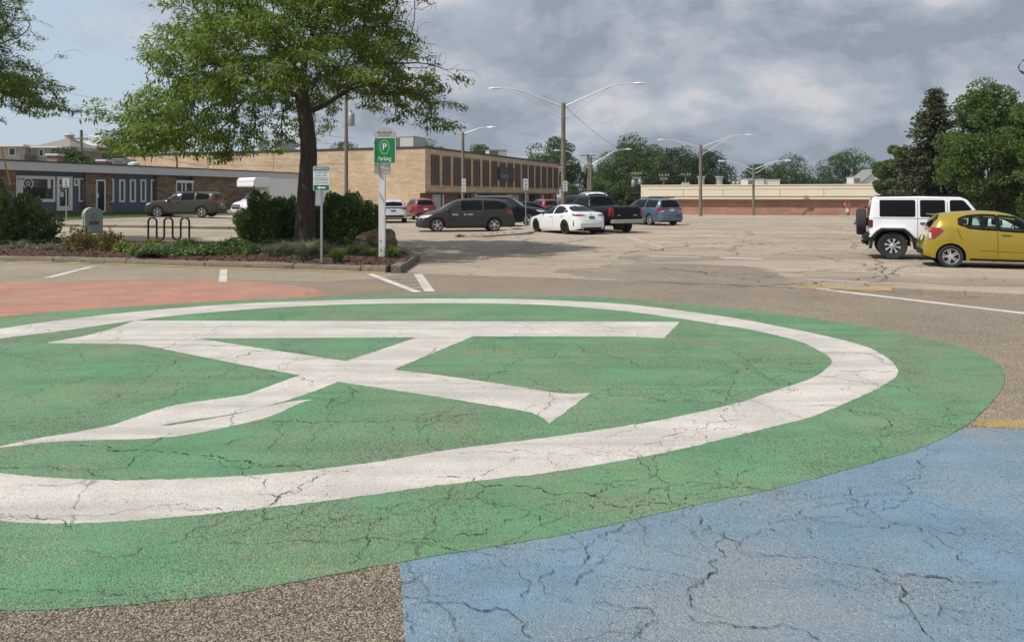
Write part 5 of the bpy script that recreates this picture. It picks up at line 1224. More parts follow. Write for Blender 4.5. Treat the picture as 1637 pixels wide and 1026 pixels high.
# ---- white sedan
def sedan(name, label, x, y, yaw, paint, k=1.0, dark=True, z=None):
    L, W = 4.88, 1.84
    c = Car(name, label, 'car', x, y, yaw, paint, L, W,
        [(0, .5), (.04, .62), (.15, .7), (.5, .83), (1.2, .95), (1.42, 1.0), (2.1, 1.36), (2.55, 1.44), (3.05, 1.445), (3.55, 1.37), (4.15, 1.12), (4.45, 1.085), (4.7, 1.08), (4.78, 1.02), (4.84, .8), (4.88, .62)],
        [(0, .45), (.5, .76), (1.3, .9), (2.5, .94), (3.6, .99), (4.5, 1.02), (4.7, .98), (4.88, .5)], [(0, .2), (.4, .18), (1.6, .17), (4.2, .19), (4.6, .24), (4.88, .3)],
        [(0, .6), (.1, .76), (.35, .86), (.9, .91), (2.4, .92), (3.9, .92), (4.4, .885), (4.7, .81), (4.82, .73), (4.88, .66)], [(0, .5), (1.3, .74), (2.2, .58), (3.1, .57), (3.7, .6), (4.3, .72), (4.7, .66), (4.88, .5)], 4.5, (.97, 3.79), .335, .225, .245, 10, 'dark' if dark else 'plain')
    c.side('side_window', [(1.5, .945, .955), (1.8, .955, 1.1), (2.15, .965, 1.29), (2.55, .975, 1.36), (2.62, .975, 1.365)], 'tint'); c.side('side_window', [(2.72, .98, 1.365), (3.1, .99, 1.36), (3.45, 1.01, 1.29), (3.62, 1.03, 1.23)], 'tint'); c.side('side_window', [(3.66, 1.035, 1.21), (3.92, 1.08, 1.105)], 'tint')
    c.face('rear_window', [(-.62, 1.13, 1.16), (-.53, 1.12, 1.33), (0, 1.12, 1.385), (.53, 1.12, 1.33), (.62, 1.13, 1.16)], 'tint'); c.face('windscreen', [(-.68, 1.0, 1.05), (-.55, 1.0, 1.35), (0, 1.0, 1.39), (.55, 1.0, 1.35), (.68, 1.0, 1.05)], 'car_glass', True)
    c.face('tail_lamp', [(.36, .93, .955), (.5, .91, .985), (.66, .9, 1.0), (.74, .9, 1.0)], 'lamp_red', mirror=True, off=.012); c.side('tail_lamp', [(4.36, .975, .985), (4.55, .91, 1.0), (4.74, .9, 1.0)], 'lamp_red', .012); c.face('lamp_insert', [(.34, .945, .955), (.7, .935, .95)], 'lamp_clear', mirror=True, off=.016)
    c.face('number_plate', [(-.16, .76, .9), (.16, .76, .9)], 'plate_dark', off=.012); c.face('emblem', [(-.05, .965, 1.005), (.05, .965, 1.005)], 'chrome'); c.face('diffuser', [(-.6, .26, .36), (.6, .26, .36)], 'trim_black'); c.side('bumper_vent', [(4.5, .42, .56), (4.56, .38, .74)], 'seam', .008)
    for sd in (1, -1): MB().lathe([(0, -.02), (.045, -.02), (.05, .06), (.04, .06)], 12, (-L / 2, sd * .55, .3), 'x').build('exhaust_tip', M['chrome'], c.root); 
    c.face('headlamp', [(.5, .6, .66), (.74, .62, .72)], 'lamp_clear', True, mirror=True); c.face('grille', [(-.6, .3, .52), (.6, .3, .52)], 'trim_black', True)
    for xx, l in ((1.45, -.05), (2.67, 0), (3.6, .0)): c.seam(xx, .3, .96, l)
    c.handle(2.5, .86, paint); c.handle(3.5, .9, paint); c.mirror(1.72, .97, paint if not dark else 'trim_black'); c.side('sill', [(1.4, .18, .23), (3.3, .18, .23)], 'trim_black' if not dark else paint, .02)
    return c
sedan('sedan', 'white sedan with dark wheels parked across the median, seen from behind', 2.72, 39.15, 118, 'p_white')

# ---- minivans
def minivan(label, x, y, yaw, paint, newer=True, z=None):
    L, W = 5.15, 1.98
    c = Car('minivan', label, 'minivan', x, y, yaw, paint, L, W,
        [(0, .55), (.04, .7), (.15, .82), (.6, 1.0), (.95, 1.1), (1.2, 1.18), (1.9, 1.6), (2.3, 1.71), (3.0, 1.745), (4.2, 1.72), (4.72, 1.66), (4.82, 1.56), (4.98, 1.15), (5.05, .95), (5.1, .75), (5.15, .6)],
        [(0, .5), (.6, .86), (1.2, 1.03), (2.4, 1.08), (3.5, 1.1), (4.6, 1.12), (4.9, 1.05), (5.15, .5)], [(0, .24), (.4, .2), (1.6, .19), (4.2, .2), (4.7, .26), (5.15, .32)],
        [(0, .62), (.1, .8), (.35, .92), (.9, .98), (2.4, .99), (4.2, .985), (4.7, .95), (4.95, .9), (5.1, .82), (5.15, .74)], [(0, .5), (1.2, .8), (2.1, .68), (3, .68), (4.5, .66), (4.85, .72), (5.15, .6)], 5.0, (1.0, 4.0), .355, .24, .25, 5 if newer else 7, 'twin' if newer else 'plain')
    c.side('side_window', [(1.32, 1.06, 1.07), (1.6, 1.08, 1.27), (1.95, 1.1, 1.5), (2.2, 1.105, 1.6)], 'car_glass'); c.side('side_window', [(2.26, 1.105, 1.6), (2.4, 1.11, 1.62), (3.3, 1.13, 1.63), (3.36, 1.13, 1.625)], 'tint')
    c.side('side_window', [(3.46, 1.13, 1.625), (4.2, 1.16, 1.6), (4.5, 1.18, 1.52), (4.68, 1.22, 1.4)] if newer else [(3.46, 1.13, 1.625), (4.4, 1.14, 1.59), (4.62, 1.16, 1.55)], 'tint'); c.side('window_pillar', [(2.19, 1.1, 1.6), (2.27, 1.1, 1.6)], 'trim_black', .004)
    c.face('rear_window', [(-.68, 1.2, 1.3), (-.6, 1.16, 1.58), (0, 1.15, 1.62), (.6, 1.16, 1.58), (.68, 1.2, 1.3)], 'tint'); c.face('windscreen', [(-.76, 1.18, 1.25), (-.62, 1.18, 1.6), (0, 1.18, 1.65), (.62, 1.18, 1.6), (.76, 1.18, 1.25)], 'car_glass', True)
    if newer: c.side('tail_lamp', [(4.62, 1.02, 1.08), (4.75, .88, 1.12), (5.0, .9, 1.1)], 'lamp_red', .012)
    else:
        c.side('tail_lamp', [(4.74, .98, 1.06), (4.86, .9, 1.1), (5.0, .9, 1.08)], 'lamp_red', .012); c.face('tail_lamp', [(.52, .98, 1.05), (.7, .92, 1.08), (.84, .92, 1.06)], 'lamp_red', mirror=True, off=.012); c.face('lamp_insert', [(.56, .9, .95), (.8, .86, .93)], 'lamp_clear', mirror=True, off=.014)
        for sd in (1, -1): c.bump_box('roof_rail', 2.1, 4.5, sd * .58 - .025, sd * .58 + .025, 1.735, 1.80, 'trim_black', .01)
        for xx in (2.4, 3.2, 4.0): c.bump_box('roof_crossbar', xx, xx + .05, -.56, .56, 1.77, 1.8, 'trim_black', .005)
    c.face('number_plate', [(-.18, .9, 1.03), (.18, .9, 1.03)], 'plate', off=.012); c.face('emblem', [(-.06, 1.07, 1.12), (.06, 1.07, 1.12)], 'chrome', off=.012); c.face('bumper_line', [(-.8, .66, .69), (.8, .66, .69)], 'seam', off=.006)
    c.face('headlamp', [(.5, .68, .76), (.68, .7, .84), (.8, .74, .86)], 'lamp_clear', True, mirror=True, off=.012); c.side('headlamp', [(.16, .7, .8), (.4, .74, .87), (.75, .86, .9)], 'lamp_clear', .012); c.face('grille', [(-.5, .6, .76), (0, .58, .78), (.5, .6, .76)], 'trim_black', True, off=.012); c.face('lower_grille', [(-.6, .28, .46), (.6, .28, .46)], 'trim_black', True, off=.012); c.face('grille_bar', [(-.48, .7, .74), (.48, .7, .74)], 'chrome', True, off=.02)
    for xx, l in ((1.3, -.1), (2.25, 0), (3.42, 0)): c.seam(xx, .32, 1.1, l)
    c.side('door_track', [(3.45, 1.0, 1.015), (4.6, 1.03, 1.045)], 'seam', .004, m=2); c.handle(2.1, .97, paint); c.handle(2.5, .99, paint); c.mirror(1.55, 1.1, paint, (.14, .2, .16)); c.side('sill', [(1.45, .2, .27), (3.55, .2, .27)], 'trim_black', .012); c.side('crease', [(1.0, .72, .735), (1.9, .60, .62), (3.0, .66, .68), (3.5, .74, .755)], paint, .012)
    return c
mv = minivan('dark grey minivan with white lettering on its doors, nose toward the left', -2.50, 41.05, 191, 'p_grey')
for a, b in ((1.95, 'Family'), (2.85, 'Flowers')) if False else (): pass
mbx = MB()
for x0, n_ in ((2.62, 6), (2.12, 7)):
    pass
def decal(c, x, z, txt, size):
    mb = MB().text(txt, size, lambda u, v, w: (c.L / 2 - x + (-u), float(c.yside(x + u, z + v)) + .008, z + v), align='CENTER'); mb.build('door_lettering', M['print_white'], c.root, fix=False)
decal(mv, 1.95, .90, 'Senior', .15); decal(mv, 2.62, .915, 'Services', .15)
minivan('steel blue older minivan with roof rails, seen from behind left', 9.05, 50.7, 114, 'p_blue', newer=False)

# ---- sport utility vehicles
def suv(label, x, y, yaw, paint, k=(1, 1, 1), rails=False, spk=6, z=None, lamp='lamp_red', rear_bar=False, coupe=0, boxy=0):
    L, W, Hh = 4.7 * k[0], 1.88 * k[1], k[2]
    X = lambda v: v * k[0]; Zs = lambda pts: [(X(a), b * Hh) for a, b in pts]; Ws = lambda pts: [(X(a), b * k[1]) for a, b in pts]
    c = Car('suv', label, 'suv', x, y, yaw, paint, L, W, Zs([(0, .6), (.04, .8 + .12 * boxy), (.12, .95 + .08 * boxy), (.6, 1.06 + .04 * boxy), (1.15, 1.12 + .02 * boxy), (1.35, 1.18), (1.95 - .1 * boxy, 1.58), (2.3, 1.67), (3.0, 1.69), (4.05, 1.66 - coupe * .6 + boxy * .02), (4.3, 1.6 - coupe + boxy * .05), (4.4 + .08 * boxy, 1.5 - coupe + boxy * .06), (4.58, 1.1), (4.62, .9), (4.66, .7), (4.7, .6)]),
        Zs([(0, .55), (.5, .92), (1.2, 1.05), (2.4, 1.08), (3.6, 1.1), (4.3, 1.12), (4.5, 1.0), (4.7, .5)]), Zs([(0, .28), (.4, .24), (1.6, .23), (3.8, .24), (4.3, .3), (4.7, .36)]),
        Ws([(0, .66), (.1, .8), (.3, .89), (.9, .93), (2.4, .94), (3.8, .94), (4.3, .91), (4.55, .86), (4.65, .8), (4.7, .74)]), Ws([(0, .5), (1.2, .76), (2.1, .66), (3, .66), (4.1, .64), (4.4, .7), (4.7, .6)]), 5.5, (X(.92), X(3.7)), .365 * Hh, .24, .25 * Hh, spk, 'plain')
    hp = lambda pts: Zs(pts)
    def zz(a): return [(X(p), q * Hh, r_ * Hh) for p, q, r_ in a]
    def yy(a): return [(p * k[1], q * Hh, r_ * Hh) for p, q, r_ in a]
    c.side('side_window', zz([(1.5, 1.09, 1.12), (1.75, 1.1, 1.33), (2.05, 1.105, 1.52), (2.3, 1.11, 1.58)]), 'car_glass'); c.side('side_window', zz([(2.38, 1.11, 1.59), (3.15, 1.13, 1.59), (3.2, 1.13, 1.585)]), 'tint'); c.side('side_window', zz([(3.3, 1.14, 1.58 - coupe * .3), (4.0, 1.17, 1.53 - coupe * .7), (4.12, 1.2, 1.48 - coupe)]), 'tint')
    zr = 1.56 - coupe
    c.face('rear_window', yy([(-.62, 1.2, 1.25), (-.56, 1.18, zr - .05), (0, 1.17, zr), (.56, 1.18, zr - .05), (.62, 1.2, 1.25)]), 'tint'); c.face('windscreen', yy([(-.7, 1.2, 1.25), (-.58, 1.2, 1.56), (0, 1.2, 1.6), (.58, 1.2, 1.56), (.7, 1.2, 1.25)]), 'car_glass', True)
    c.face('tail_lamp', yy([(.5, .99, 1.06), (.72, .96, 1.1), (.82, .94, 1.1)]), lamp, mirror=True, off=.014); c.side('tail_lamp', zz([(4.25, 1.02, 1.08), (4.4, .92, 1.12), (4.58, .92, 1.08)]), lamp, .012)
    if rear_bar: c.face('lamp_bar', yy([(-.8, 1.03, 1.1), (.8, 1.03, 1.1)]), 'trim_black', off=.012)
    c.face('number_plate', yy([(-.17, .78, .9), (.17, .78, .9)]), 'plate_dark' if rear_bar else 'plate', off=.014); c.face('rear_bumper', yy([(-.8, .4, .55), (.8, .4, .55)]), 'trim_black', off=.012); c.face('emblem', yy([(-.07, 1.0, 1.03), (.07, 1.0, 1.03)]), 'chrome', off=.014)
    c.side('headlamp', zz([(.1, .82, .9), (.35, .84, .93), (.5, .9, .94)]), 'lamp_clear', .012); c.face('headlamp', yy([(.55, .78, .86), (.76, .8, .9)]), 'lamp_clear', True, mirror=True, off=.012); c.face('grille', yy([(-.48, .55, .86), (.48, .55, .86)]), 'trim_black', True, off=.012); c.face('bumper_grille', yy([(-.6, .34, .46), (.6, .34, .46)]), 'trim_black', True, off=.012)
    for xx, l in ((1.4, -.05), (2.34, 0), (3.25, 0)): c.seam(X(xx), .4 * Hh, 1.1 * Hh, l)
    c.handle(X(2.2), .98 * Hh, paint); c.handle(X(3.1), 1.0 * Hh, paint); c.mirror(X(1.6), 1.12 * Hh, paint, (.16, .22, .18)); c.side('sill', zz([(1.35, .23, .33), (3.25, .23, .33)]), 'trim_black', .012)
    if rails:
        for sd in (1, -1): c.bump_box('roof_rail', X(2.1), X(4.0), sd * .6 * k[1] - .02, sd * .6 * k[1] + .02, 1.675 * Hh, 1.675 * Hh + .06, 'chrome' if rails == 2 else 'trim_black', .01)
    return c
suv('long taupe grey sport utility vehicle parked by the blue building, nose left', -23.7, 55.9, 180, 'p_brown', (1.14, 1.06, 1.10), rails=1, z=.37, boxy=1)
suv('pale silver sport utility vehicle seen from behind beside the white timber post', -8.55, 55.2, 100, 'p_silver', (1.0, 1.0, 1.0), rear_bar=True, coupe=.08)
suv('dark red sport utility vehicle seen from behind left of the grey minivan', -7.55, 62.3, 111, 'p_red', (1.0, 1.0, 1.0))
suv('black sport utility vehicle with bright roof rails half hidden behind the grey minivan', -.35, 47.9, -9, 'p_black', (1.08, 1.02, 1.09), rails=2, spk=5)
suv('red sport utility vehicle small in the gap left of the tall lamp pole', PX(868, 66), 67, 110, 'p_red', (.95, .95, .95))
sedan('sedan', 'dark navy sedan in the gap behind the median notice', PX(848, 60), 60.5, 10, 'p_navy', dark=False)
sedan('sedan', 'white car front just left of the tall lamp pole', PX(875, 72), 73, 120, 'p_white', dark=False)
suv('black vehicle just right of the tall lamp pole behind the pickup', PX(918, 52), 53.0, 117, 'p_black', (1.05, 1.05, 1.15))
suv('dark parked sport utility vehicle under the big tree at the right edge', PX(1652, 44), 46.0, -15, 'p_navy', (1, 1, .95))
sedan('sedan', 'pale car partly seen above the gold roof at the right edge', PX(1622, 46), 47.5, -80, 'p_silver', dark=False)

# ---- black pickup
def pickup():
    L, W = 5.75, 2.0
    c = Car('pickup_truck', 'black pickup truck with closed tailgate and pale bumper behind the white sedan', 'pickup truck', 4.45, 41.1, 117, 'p_black', L, W,
        [(0, .9), (.05, 1.05), (.2, 1.14), (1.35, 1.22), (1.5, 1.26), (2.05, 1.78), (2.3, 1.88), (3.2, 1.9), (3.45, 1.86), (3.62, 1.45), (3.66, 1.36), (5.6, 1.36), (5.7, 1.34), (5.75, 1.2)],
        [(0, .8), (.4, 1.0), (1.4, 1.14), (2.4, 1.2), (3.6, 1.22), (5.7, 1.26)], [(0, .45), (.5, .42), (3, .42), (5, .5), (5.75, .62)], [(0, .78), (.08, .88), (.3, .95), (1, .98), (5.2, .98), (5.65, .96), (5.75, .93)], [(0, .6), (1.4, .82), (2.2, .72), (3.4, .72), (3.7, .9), (5.75, .9)], 7, (.95, 4.5), .4, .27, .24, 6, 'plain', arch=.1)
    c.side('side_window', [(1.75, 1.25, 1.27), (2.0, 1.26, 1.53), (2.25, 1.27, 1.74), (2.6, 1.27, 1.78)], 'tint'); c.side('side_window', [(2.68, 1.27, 1.78), (3.3, 1.28, 1.77), (3.4, 1.3, 1.7)], 'tint')
    c.face('rear_window', [(-.66, 1.42, 1.5), (-.6, 1.4, 1.76), (0, 1.4, 1.79), (.6, 1.4, 1.76), (.66, 1.42, 1.5)], 'tint', off=.012); c.face('windscreen', [(-.75, 1.3, 1.35), (-.64, 1.3, 1.75), (.64, 1.3, 1.75), (.75, 1.3, 1.35)], 'car_glass', True)
    c.face('tailgate', [(-.76, .78, 1.3), (.76, .78, 1.3)], 'p_black', off=.022); c.face('tailgate_gap', [(-.79, .76, 1.32), (.79, .76, 1.32)], 'seam', off=.01)
    c.face('tail_lamp', [(.8, .86, 1.26), (.92, .86, 1.26)], 'lamp_red', mirror=True, off=.014); c.side('tail_lamp', [(5.55, .86, 1.26), (5.7, .86, 1.26)], 'lamp_red', .012)
    c.face('badge', [(-.62, .88, .92), (-.38, .88, .92)], 'chrome', off=.03); c.face('badge', [(.42, .88, .92), (.58, .88, .92)], 'chrome', off=.03)
    c.bump_box('rear_bumper', 5.62, 5.92, -.92, .92, .5, .69, 'chrome_dull', .03); c.bump_box('tow_bar', 5.7, 6.0, -.06, .06, .42, .49, 'trim_black')
    MB().lathe([(0, -.3), (.24, -.25), (.3, 0), (.24, .25), (0, .3)], 14, (L / 2 - 5.0, 0, .42)).build('spare_tyre', M['tyre'], c.root, smooth=40)
    MB().tube([(L / 2 - 4.5, -.8, .4), (L / 2 - 4.5, -.15, .4), (L / 2 - 4.5, .15, .4), (L / 2 - 4.5, .8, .4)], [.06, .06, .06, .06], 8).build('axle', M['under'], c.root)
    c.face('grille', [(-.55, .7, 1.02), (.55, .7, 1.02)], 'chrome', True); c.side('headlamp', [(.1, .88, 1.0), (.35, .9, 1.02)], 'lamp_clear', .012); c.mirror(1.85, 1.3, 'trim_black', (.16, .28, .26))
    for xx in (1.5, 2.64, 3.5): c.seam(xx, .5, 1.25)
    c.seam(3.72, .55, 1.3); c.bump_box('brake_lamp', 3.46, 3.5, -.15, .15, 1.84, 1.88, 'lamp_red')
M['chrome_dull'] = simple('dull_chrome', (.42, .41, .38), .4, .5, .1, dirt=.2)
pickup()

# ---- box truck by the blue building, and a white van far behind
M['box_white'] = simple('truck_box_white', (.74, .74, .74), .45, var=.05, scale=1.5, dirt=.08)
def box_truck(label, x, y, yaw, z, name='box_truck'):
    L, W = 6.9, 2.0
    c = Car(name, label, 'truck', x, y, yaw, 'p_white', 3.0, W, [(0, .7), (.05, .95), (.15, 1.12), (.7, 1.25), (.9, 1.32), (1.55, 1.95), (1.8, 2.05), (2.9, 2.08), (3.0, 2.0)], [(0, .6), (.4, 1.0), (1.0, 1.2), (3.0, 1.25)], [(0, .4), (.5, .42), (3, .45)],
        [(0, .72), (.1, .86), (.3, .95), (1, 1.0), (3.0, 1.0)], [(0, .6), (.9, .84), (1.7, .78), (3, .8)], 6, (.85,), .37, .22, .2, 8, 'steel', z=z, arch=.08)
    c.side('side_window', [(1.25, 1.32, 1.34), (1.6, 1.33, 1.8), (1.75, 1.33, 1.88), (2.3, 1.33, 1.9)], 'tint'); c.face('windscreen', [(-.82, 1.34, 1.4), (-.7, 1.34, 1.86), (.7, 1.34, 1.86), (.82, 1.34, 1.4)], 'car_glass', True)
    c.face('grille', [(-.5, .68, .98), (.5, .68, .98)], 'trim_black', True, off=.012); c.face('grille_bar', [(-.42, .82, .87), (.42, .82, .87)], 'chrome', True, off=.02); c.face('headlamp', [(.54, .74, .94), (.74, .76, .94)], 'lamp_clear', True, mirror=True, off=.012); c.bump_box('front_bumper', -.12, .14, -.95, .95, .42, .6, 'chrome_dull', .03); c.face('number_plate', [(-.16, .47, .57), (.16, .47, .57)], 'plate', True, off=.14)
    c.mirror(1.35, 1.45, 'trim_black', (.12, .26, .34)); c.seam(2.35, .55, 1.9); c.seam(1.15, .6, 1.25)
    x0 = 1.5
    b = MB(); b.bx(x0 - 6.6, x0 - 1.9, -1.13, 1.13, .85, 2.86); b.build('cargo_box', M['box_white'], c.root, bevel=.04)
    at = MB(); at.prism([(x0 - 1.895, 2.2), (x0 - .75, 2.2), (x0 - .7, 2.26), (x0 - .7, 2.62), (x0 - .86, 2.84), (x0 - 1.895, 2.86)], lambda a, q: (a, -1.13, q), lambda a, q: (a, 1.13, q)); at.build('cab_over_box', M['box_white'], c.root, bevel=.02)
    MB().bx(x0 - .705, x0 - .68, -1.1, 1.1, 2.6, 2.63).build('edge_rail', M['unit_grey'], c.root); MB().bx(x0 - 6.62, x0 - 1.88, -1.15, -1.132, 2.8, 2.88).bx(x0 - 6.62, x0 - 1.88, 1.132, 1.15, 2.8, 2.88).bx(x0 - 6.62, x0 - 1.88, 1.132, 1.15, .83, .9).build('box_rail', M['unit_grey'], c.root)
    MB().bx(x0 - 6.4, x0 - 2.6, -.5, .5, .5, .845).build('chassis', M['under'], c.root)
    for sd in (1, -1): wheel(c.root, x0 - 5.1, sd * .92, .37, .3, .2, 8, 'steel', sd)
    return c
h_ = R(228)
box_truck('white box truck with an over-cab box behind the clipped hedge', -18.9 - 1.5 * math.cos(h_), 52.6 - 1.5 * math.sin(h_), 228, .3)
bv = minivan('white van roof showing beyond the black pickup cab', PX(946, 62), 63.5, 96, 'p_white', newer=False)
bv.root.scale = (1.25, 1.2, 1.28); bv.root.name = 'delivery_van'; bv.root['category'] = 'van'

# ------------------------------------------------------------------ trees and plants
def colonize(attr, root, step=.28, di=2.6, dk=.42, iters=140, trop=(0, 0, .0), seed=1):
    r = np.random.default_rng(seed); N = [np.array(p, float) for p in root]; par = [-1] + list(range(len(root) - 1))
    A = np.asarray(attr, float); best = np.full(len(A), 1e9); bi = np.zeros(len(A), int); alive = np.ones(len(A), bool); done = 0
    for it in range(iters):
        new = np.array(N[done:])
        d = np.linalg.norm(A[:, None, :] - new[None], axis=2); k = d.argmin(1); m = d[np.arange(len(A)), k]; u = m < best; best[u] = m[u]; bi[u] = k[u] + done; done = len(N)
        alive &= best > dk; act = alive & (best < di)
        if not act.any():
            if alive.any() and it < 60: di *= 1.3; act = alive & (best < di)
            if not act.any(): break
        base = np.array(N); dirs = np.zeros_like(base); v = A[act] - base[bi[act]]; v /= np.linalg.norm(v, axis=1)[:, None]; np.add.at(dirs, bi[act], v)
        ids = np.unique(bi[act]); added = 0
        for i in ids:
            dv = dirs[i]; l = np.linalg.norm(dv)
            if l < .15: dv = dv + r.normal(0, .6, 3); l = np.linalg.norm(dv)
            dv = dv / l + np.array(trop) + r.normal(0, .16, 3); dv /= np.linalg.norm(dv); N.append(base[i] + dv * step); par.append(int(i)); added += 1
        if len(N) > 9000: break
    return np.array(N), np.array(par)
def skel_mesh(N, par, r0, tip=.006, exp=2.35, fixed=None):
    n = len(N); ch = [[] for _ in range(n)]
    for i in range(1, n): ch[par[i]].append(i)
    a = np.zeros(n); order = range(n - 1, -1, -1)
    for i in order: a[i] = max(tip ** exp, sum(a[c] for c in ch[i]))
    rad = a ** (1 / exp); s = r0 / rad[0]; rad = tip + (rad - tip) * max(0, (r0 - tip)) / max(rad[0] - tip, 1e-6)
    if fixed is not None: rad[:len(fixed)] = fixed; 
    for i in range(1, n): rad[i] = min(rad[i], rad[par[i]] * (.97 if i >= (len(fixed) if fixed is not None else 0) else 1))
    mb = MB(); stack = [(0, None)]
    while stack:
        i, p = stack.pop(); chain = ([p] if p is not None else []) + [i]
        while ch[i]:
            c = max(ch[i], key=lambda k: a[k])
            for o in ch[i]:
                if o != c: stack.append((o, i))
            chain.append(c); i = c
        if len(chain) > 1:
            rr = [rad[k] for k in chain]
            if p is not None: rr[0] = rr[1]
            mb.tube([N[k] for k in chain], rr, 14 if rr[0] > .12 else 6 if rr[0] > .03 else 4 if rr[0] > .012 else 3, cap=False)
    return mb, rad, ch
def unit(v): return v / np.maximum(np.linalg.norm(v, axis=-1, keepdims=True), 1e-9)
def fronds(P, D, n, spread, ln, wd, droop, r, flat=.35):
    """feathery compound leaves: two narrow half blades on a drooping rib"""
    k = len(P) * n; c = np.repeat(P, n, 0) + r.normal(0, spread, (k, 3)) * np.array([1, 1, .4]); d = np.repeat(D, n, 0) * .8 + r.normal(0, .75, (k, 3)) * np.array([1, 1, flat]); d[:, 2] -= droop; d = unit(d)
    up = np.array([0, 0, 1.0]) + r.normal(0, .35, (k, 3)); s = unit(np.cross(d, up)); nn = np.cross(s, d); L_ = r.uniform(.6, 1.2, (k, 1)) * ln; W_ = r.uniform(.7, 1.2, (k, 1)) * wd
    tip = c + d * L_ - nn * L_ * .18; mid = c + d * L_ * .5 + nn * L_ * .03
    V = np.stack([c, mid + s * W_ - nn * W_ * .35, tip, mid - s * W_ - nn * W_ * .35, mid], 1).reshape(-1, 3); b = np.arange(k)[:, None] * 5
    Q = np.concatenate([b + np.array([[0, 1, 2, 4]]), b + np.array([[0, 4, 2, 3]])], 0); return V, Q
def leaves(C, size, r, asp=.55, up=.4, axis=None):
    k = len(C); d = unit(r.normal(0, 1, (k, 3)) if axis is None else axis + r.normal(0, .5, (k, 3))); nrm = unit(r.normal(0, 1, (k, 3)) + np.array([0, 0, up])); s = unit(np.cross(d, nrm)); L_ = r.uniform(.6, 1.25, (k, 1)) * size; W_ = L_ * asp * .5
    V = np.stack([C - d * L_ * .5, C + s * W_, C + d * L_ * .5, C - s * W_], 1).reshape(-1, 3); return V, np.arange(k * 4).reshape(-1, 4)

M['locust_leaf'] = foliage('locust_leaves', (.05, .10, .012), (.18, .26, .032), trans=.40)
M['tree_leaf'] = foliage('tree_leaves', (.026, .055, .015), (.082, .14, .034), trans=.25)
M['tree_leaf_near'] = foliage('near_tree_leaves', (.032, .066, .014), (.125, .195, .042), trans=.32)
M['tree_leaf_light'] = foliage('light_tree_leaves', (.034, .066, .018), (.095, .15, .036), trans=.28)
M['tree_leaf_dark'] = foliage('dark_tree_leaves', (.02, .043, .016), (.056, .095, .032), trans=.2)
M['needle'] = foliage('spruce_needles', (.032, .052, .024), (.105, .125, .055), trans=.1, tip=(.1, .065, .03))
M['hedge_leaf'] = foliage('hedge_leaves', (.045, .09, .02), (.16, .24, .055), trans=.18, rough=.4)
M['juniper'] = foliage('juniper_sprays', (.075, .13, .045), (.16, .24, .08), trans=.15)
M['juniper_gold'] = foliage('golden_juniper', (.08, .11, .015), (.19, .22, .03), trans=.2)
M['bronze'] = foliage('bronze_shrub_leaves', (.09, .13, .028), (.22, .125, .045), trans=.25)
M['lime'] = foliage('lime_leaves', (.11, .17, .03), (.24, .32, .08), trans=.25, tip=(.5, .5, .25))
M['sage'] = foliage('sage_leaves', (.12, .145, .085), (.24, .26, .16), trans=.2)
M['blade'] = foliage('grass_blades', (.05, .095, .014), (.16, .21, .045), trans=.3)

# --- the honey locust
TD = 25.0; TX = PX(487, TD); tsc = TD / F
def locust_attr(seed, n_cl=230, right=0.0):
    r = np.random.default_rng(seed); out = []
    for k in range(n_cl):
        th = r.uniform(0, 2 * math.pi); q = math.sqrt(r.uniform(.02, 1)); Rm = 4.75 * (1 + .09 * math.cos(th - math.pi)) * r.uniform(.95, 1.03); rad = q * Rm; u = rad / 4.9
        lo = 4.85 - 1.85 * sm(.6, .95, u) + (.9 if math.cos(th) > .2 else .5 if math.cos(th) > -.35 else 0) * u + 1.45 * (1 - abs(math.cos(th))) * u + right; hi = max(lo + .25, 11.2 - 6.2 * u ** 3.4)
        z = lo + (hi - lo) * (r.beta(.8, 1.1) if q > .45 else r.uniform(.25, 1)); c = np.array([rad * math.cos(th), rad * math.sin(th), z]); m = 24
        pts = c + r.normal(0, 1, (m, 3)) * np.array([.5, .5, .13]); pts[:, 2] -= .22 * np.maximum(0, np.hypot(pts[:, 0], pts[:, 1]) - rad + .2); out.append(pts)
    return np.concatenate(out)
def make_locust(name, label, loc, seed, trunk, bare_dir=None, cut=None, lift=0.0):
    t = empty(name, label, 'tree', loc, 0, 'honey locust trees on the planted island')
    A = locust_attr(seed, right=lift); A = A[A[:, 2] > 3.0]
    if cut is not None: A = A[~cut(A)]
    N, par = colonize(A, trunk, step=.26, di=3.0, dk=.36, seed=seed, iters=90)
    fix = [.33 * (1 - .35 * k / len(trunk)) * (1.35 if k == 0 else 1.08 if k == 1 else 1) for k in range(len(trunk))]
    mb, rad, ch = skel_mesh(N, par, .19, .0065, 2.15, fix)
    mb.build('trunk', M['bark'], t, smooth=70, fix=False)
    r = np.random.default_rng(seed + 5); thin = np.where((rad < .022) & (np.arange(len(N)) > len(trunk)))[0]
    D = unit(N[thin] - N[par[thin]]); P = N[thin]; print('thin', len(thin))
    keep = np.ones(len(P), bool)
    if bare_dir is not None: keep = ~bare_dir(P, r)
    P, D = P[keep], D[keep]
    V, Q = fronds(P, D, 33, .15, .18, .028, .25, r); arr_mesh('crown', V, Q, M['locust_leaf'], t)
    # bare side twigs
    tw = MB(); ends = np.where((rad < .012))[0]; ends = ends[r.random(len(ends)) < .3]
    for i in ends:
        d = unit(N[i] - N[par[i]]); q = N[i].copy(); pts = [q.copy()]
        for s in range(4): d = unit(d + r.normal(0, .35, 3) + np.array([0, 0, -.08])); q = q + d * .13; pts.append(q.copy())
        tw.tube(pts, [.007, .006, .005, .004, .003], 3, cap=False)
    tag(tw.build('twigs', M['bark'], t, fix=False), kind='stuff'); print('locust', len(N), len(V)); return t
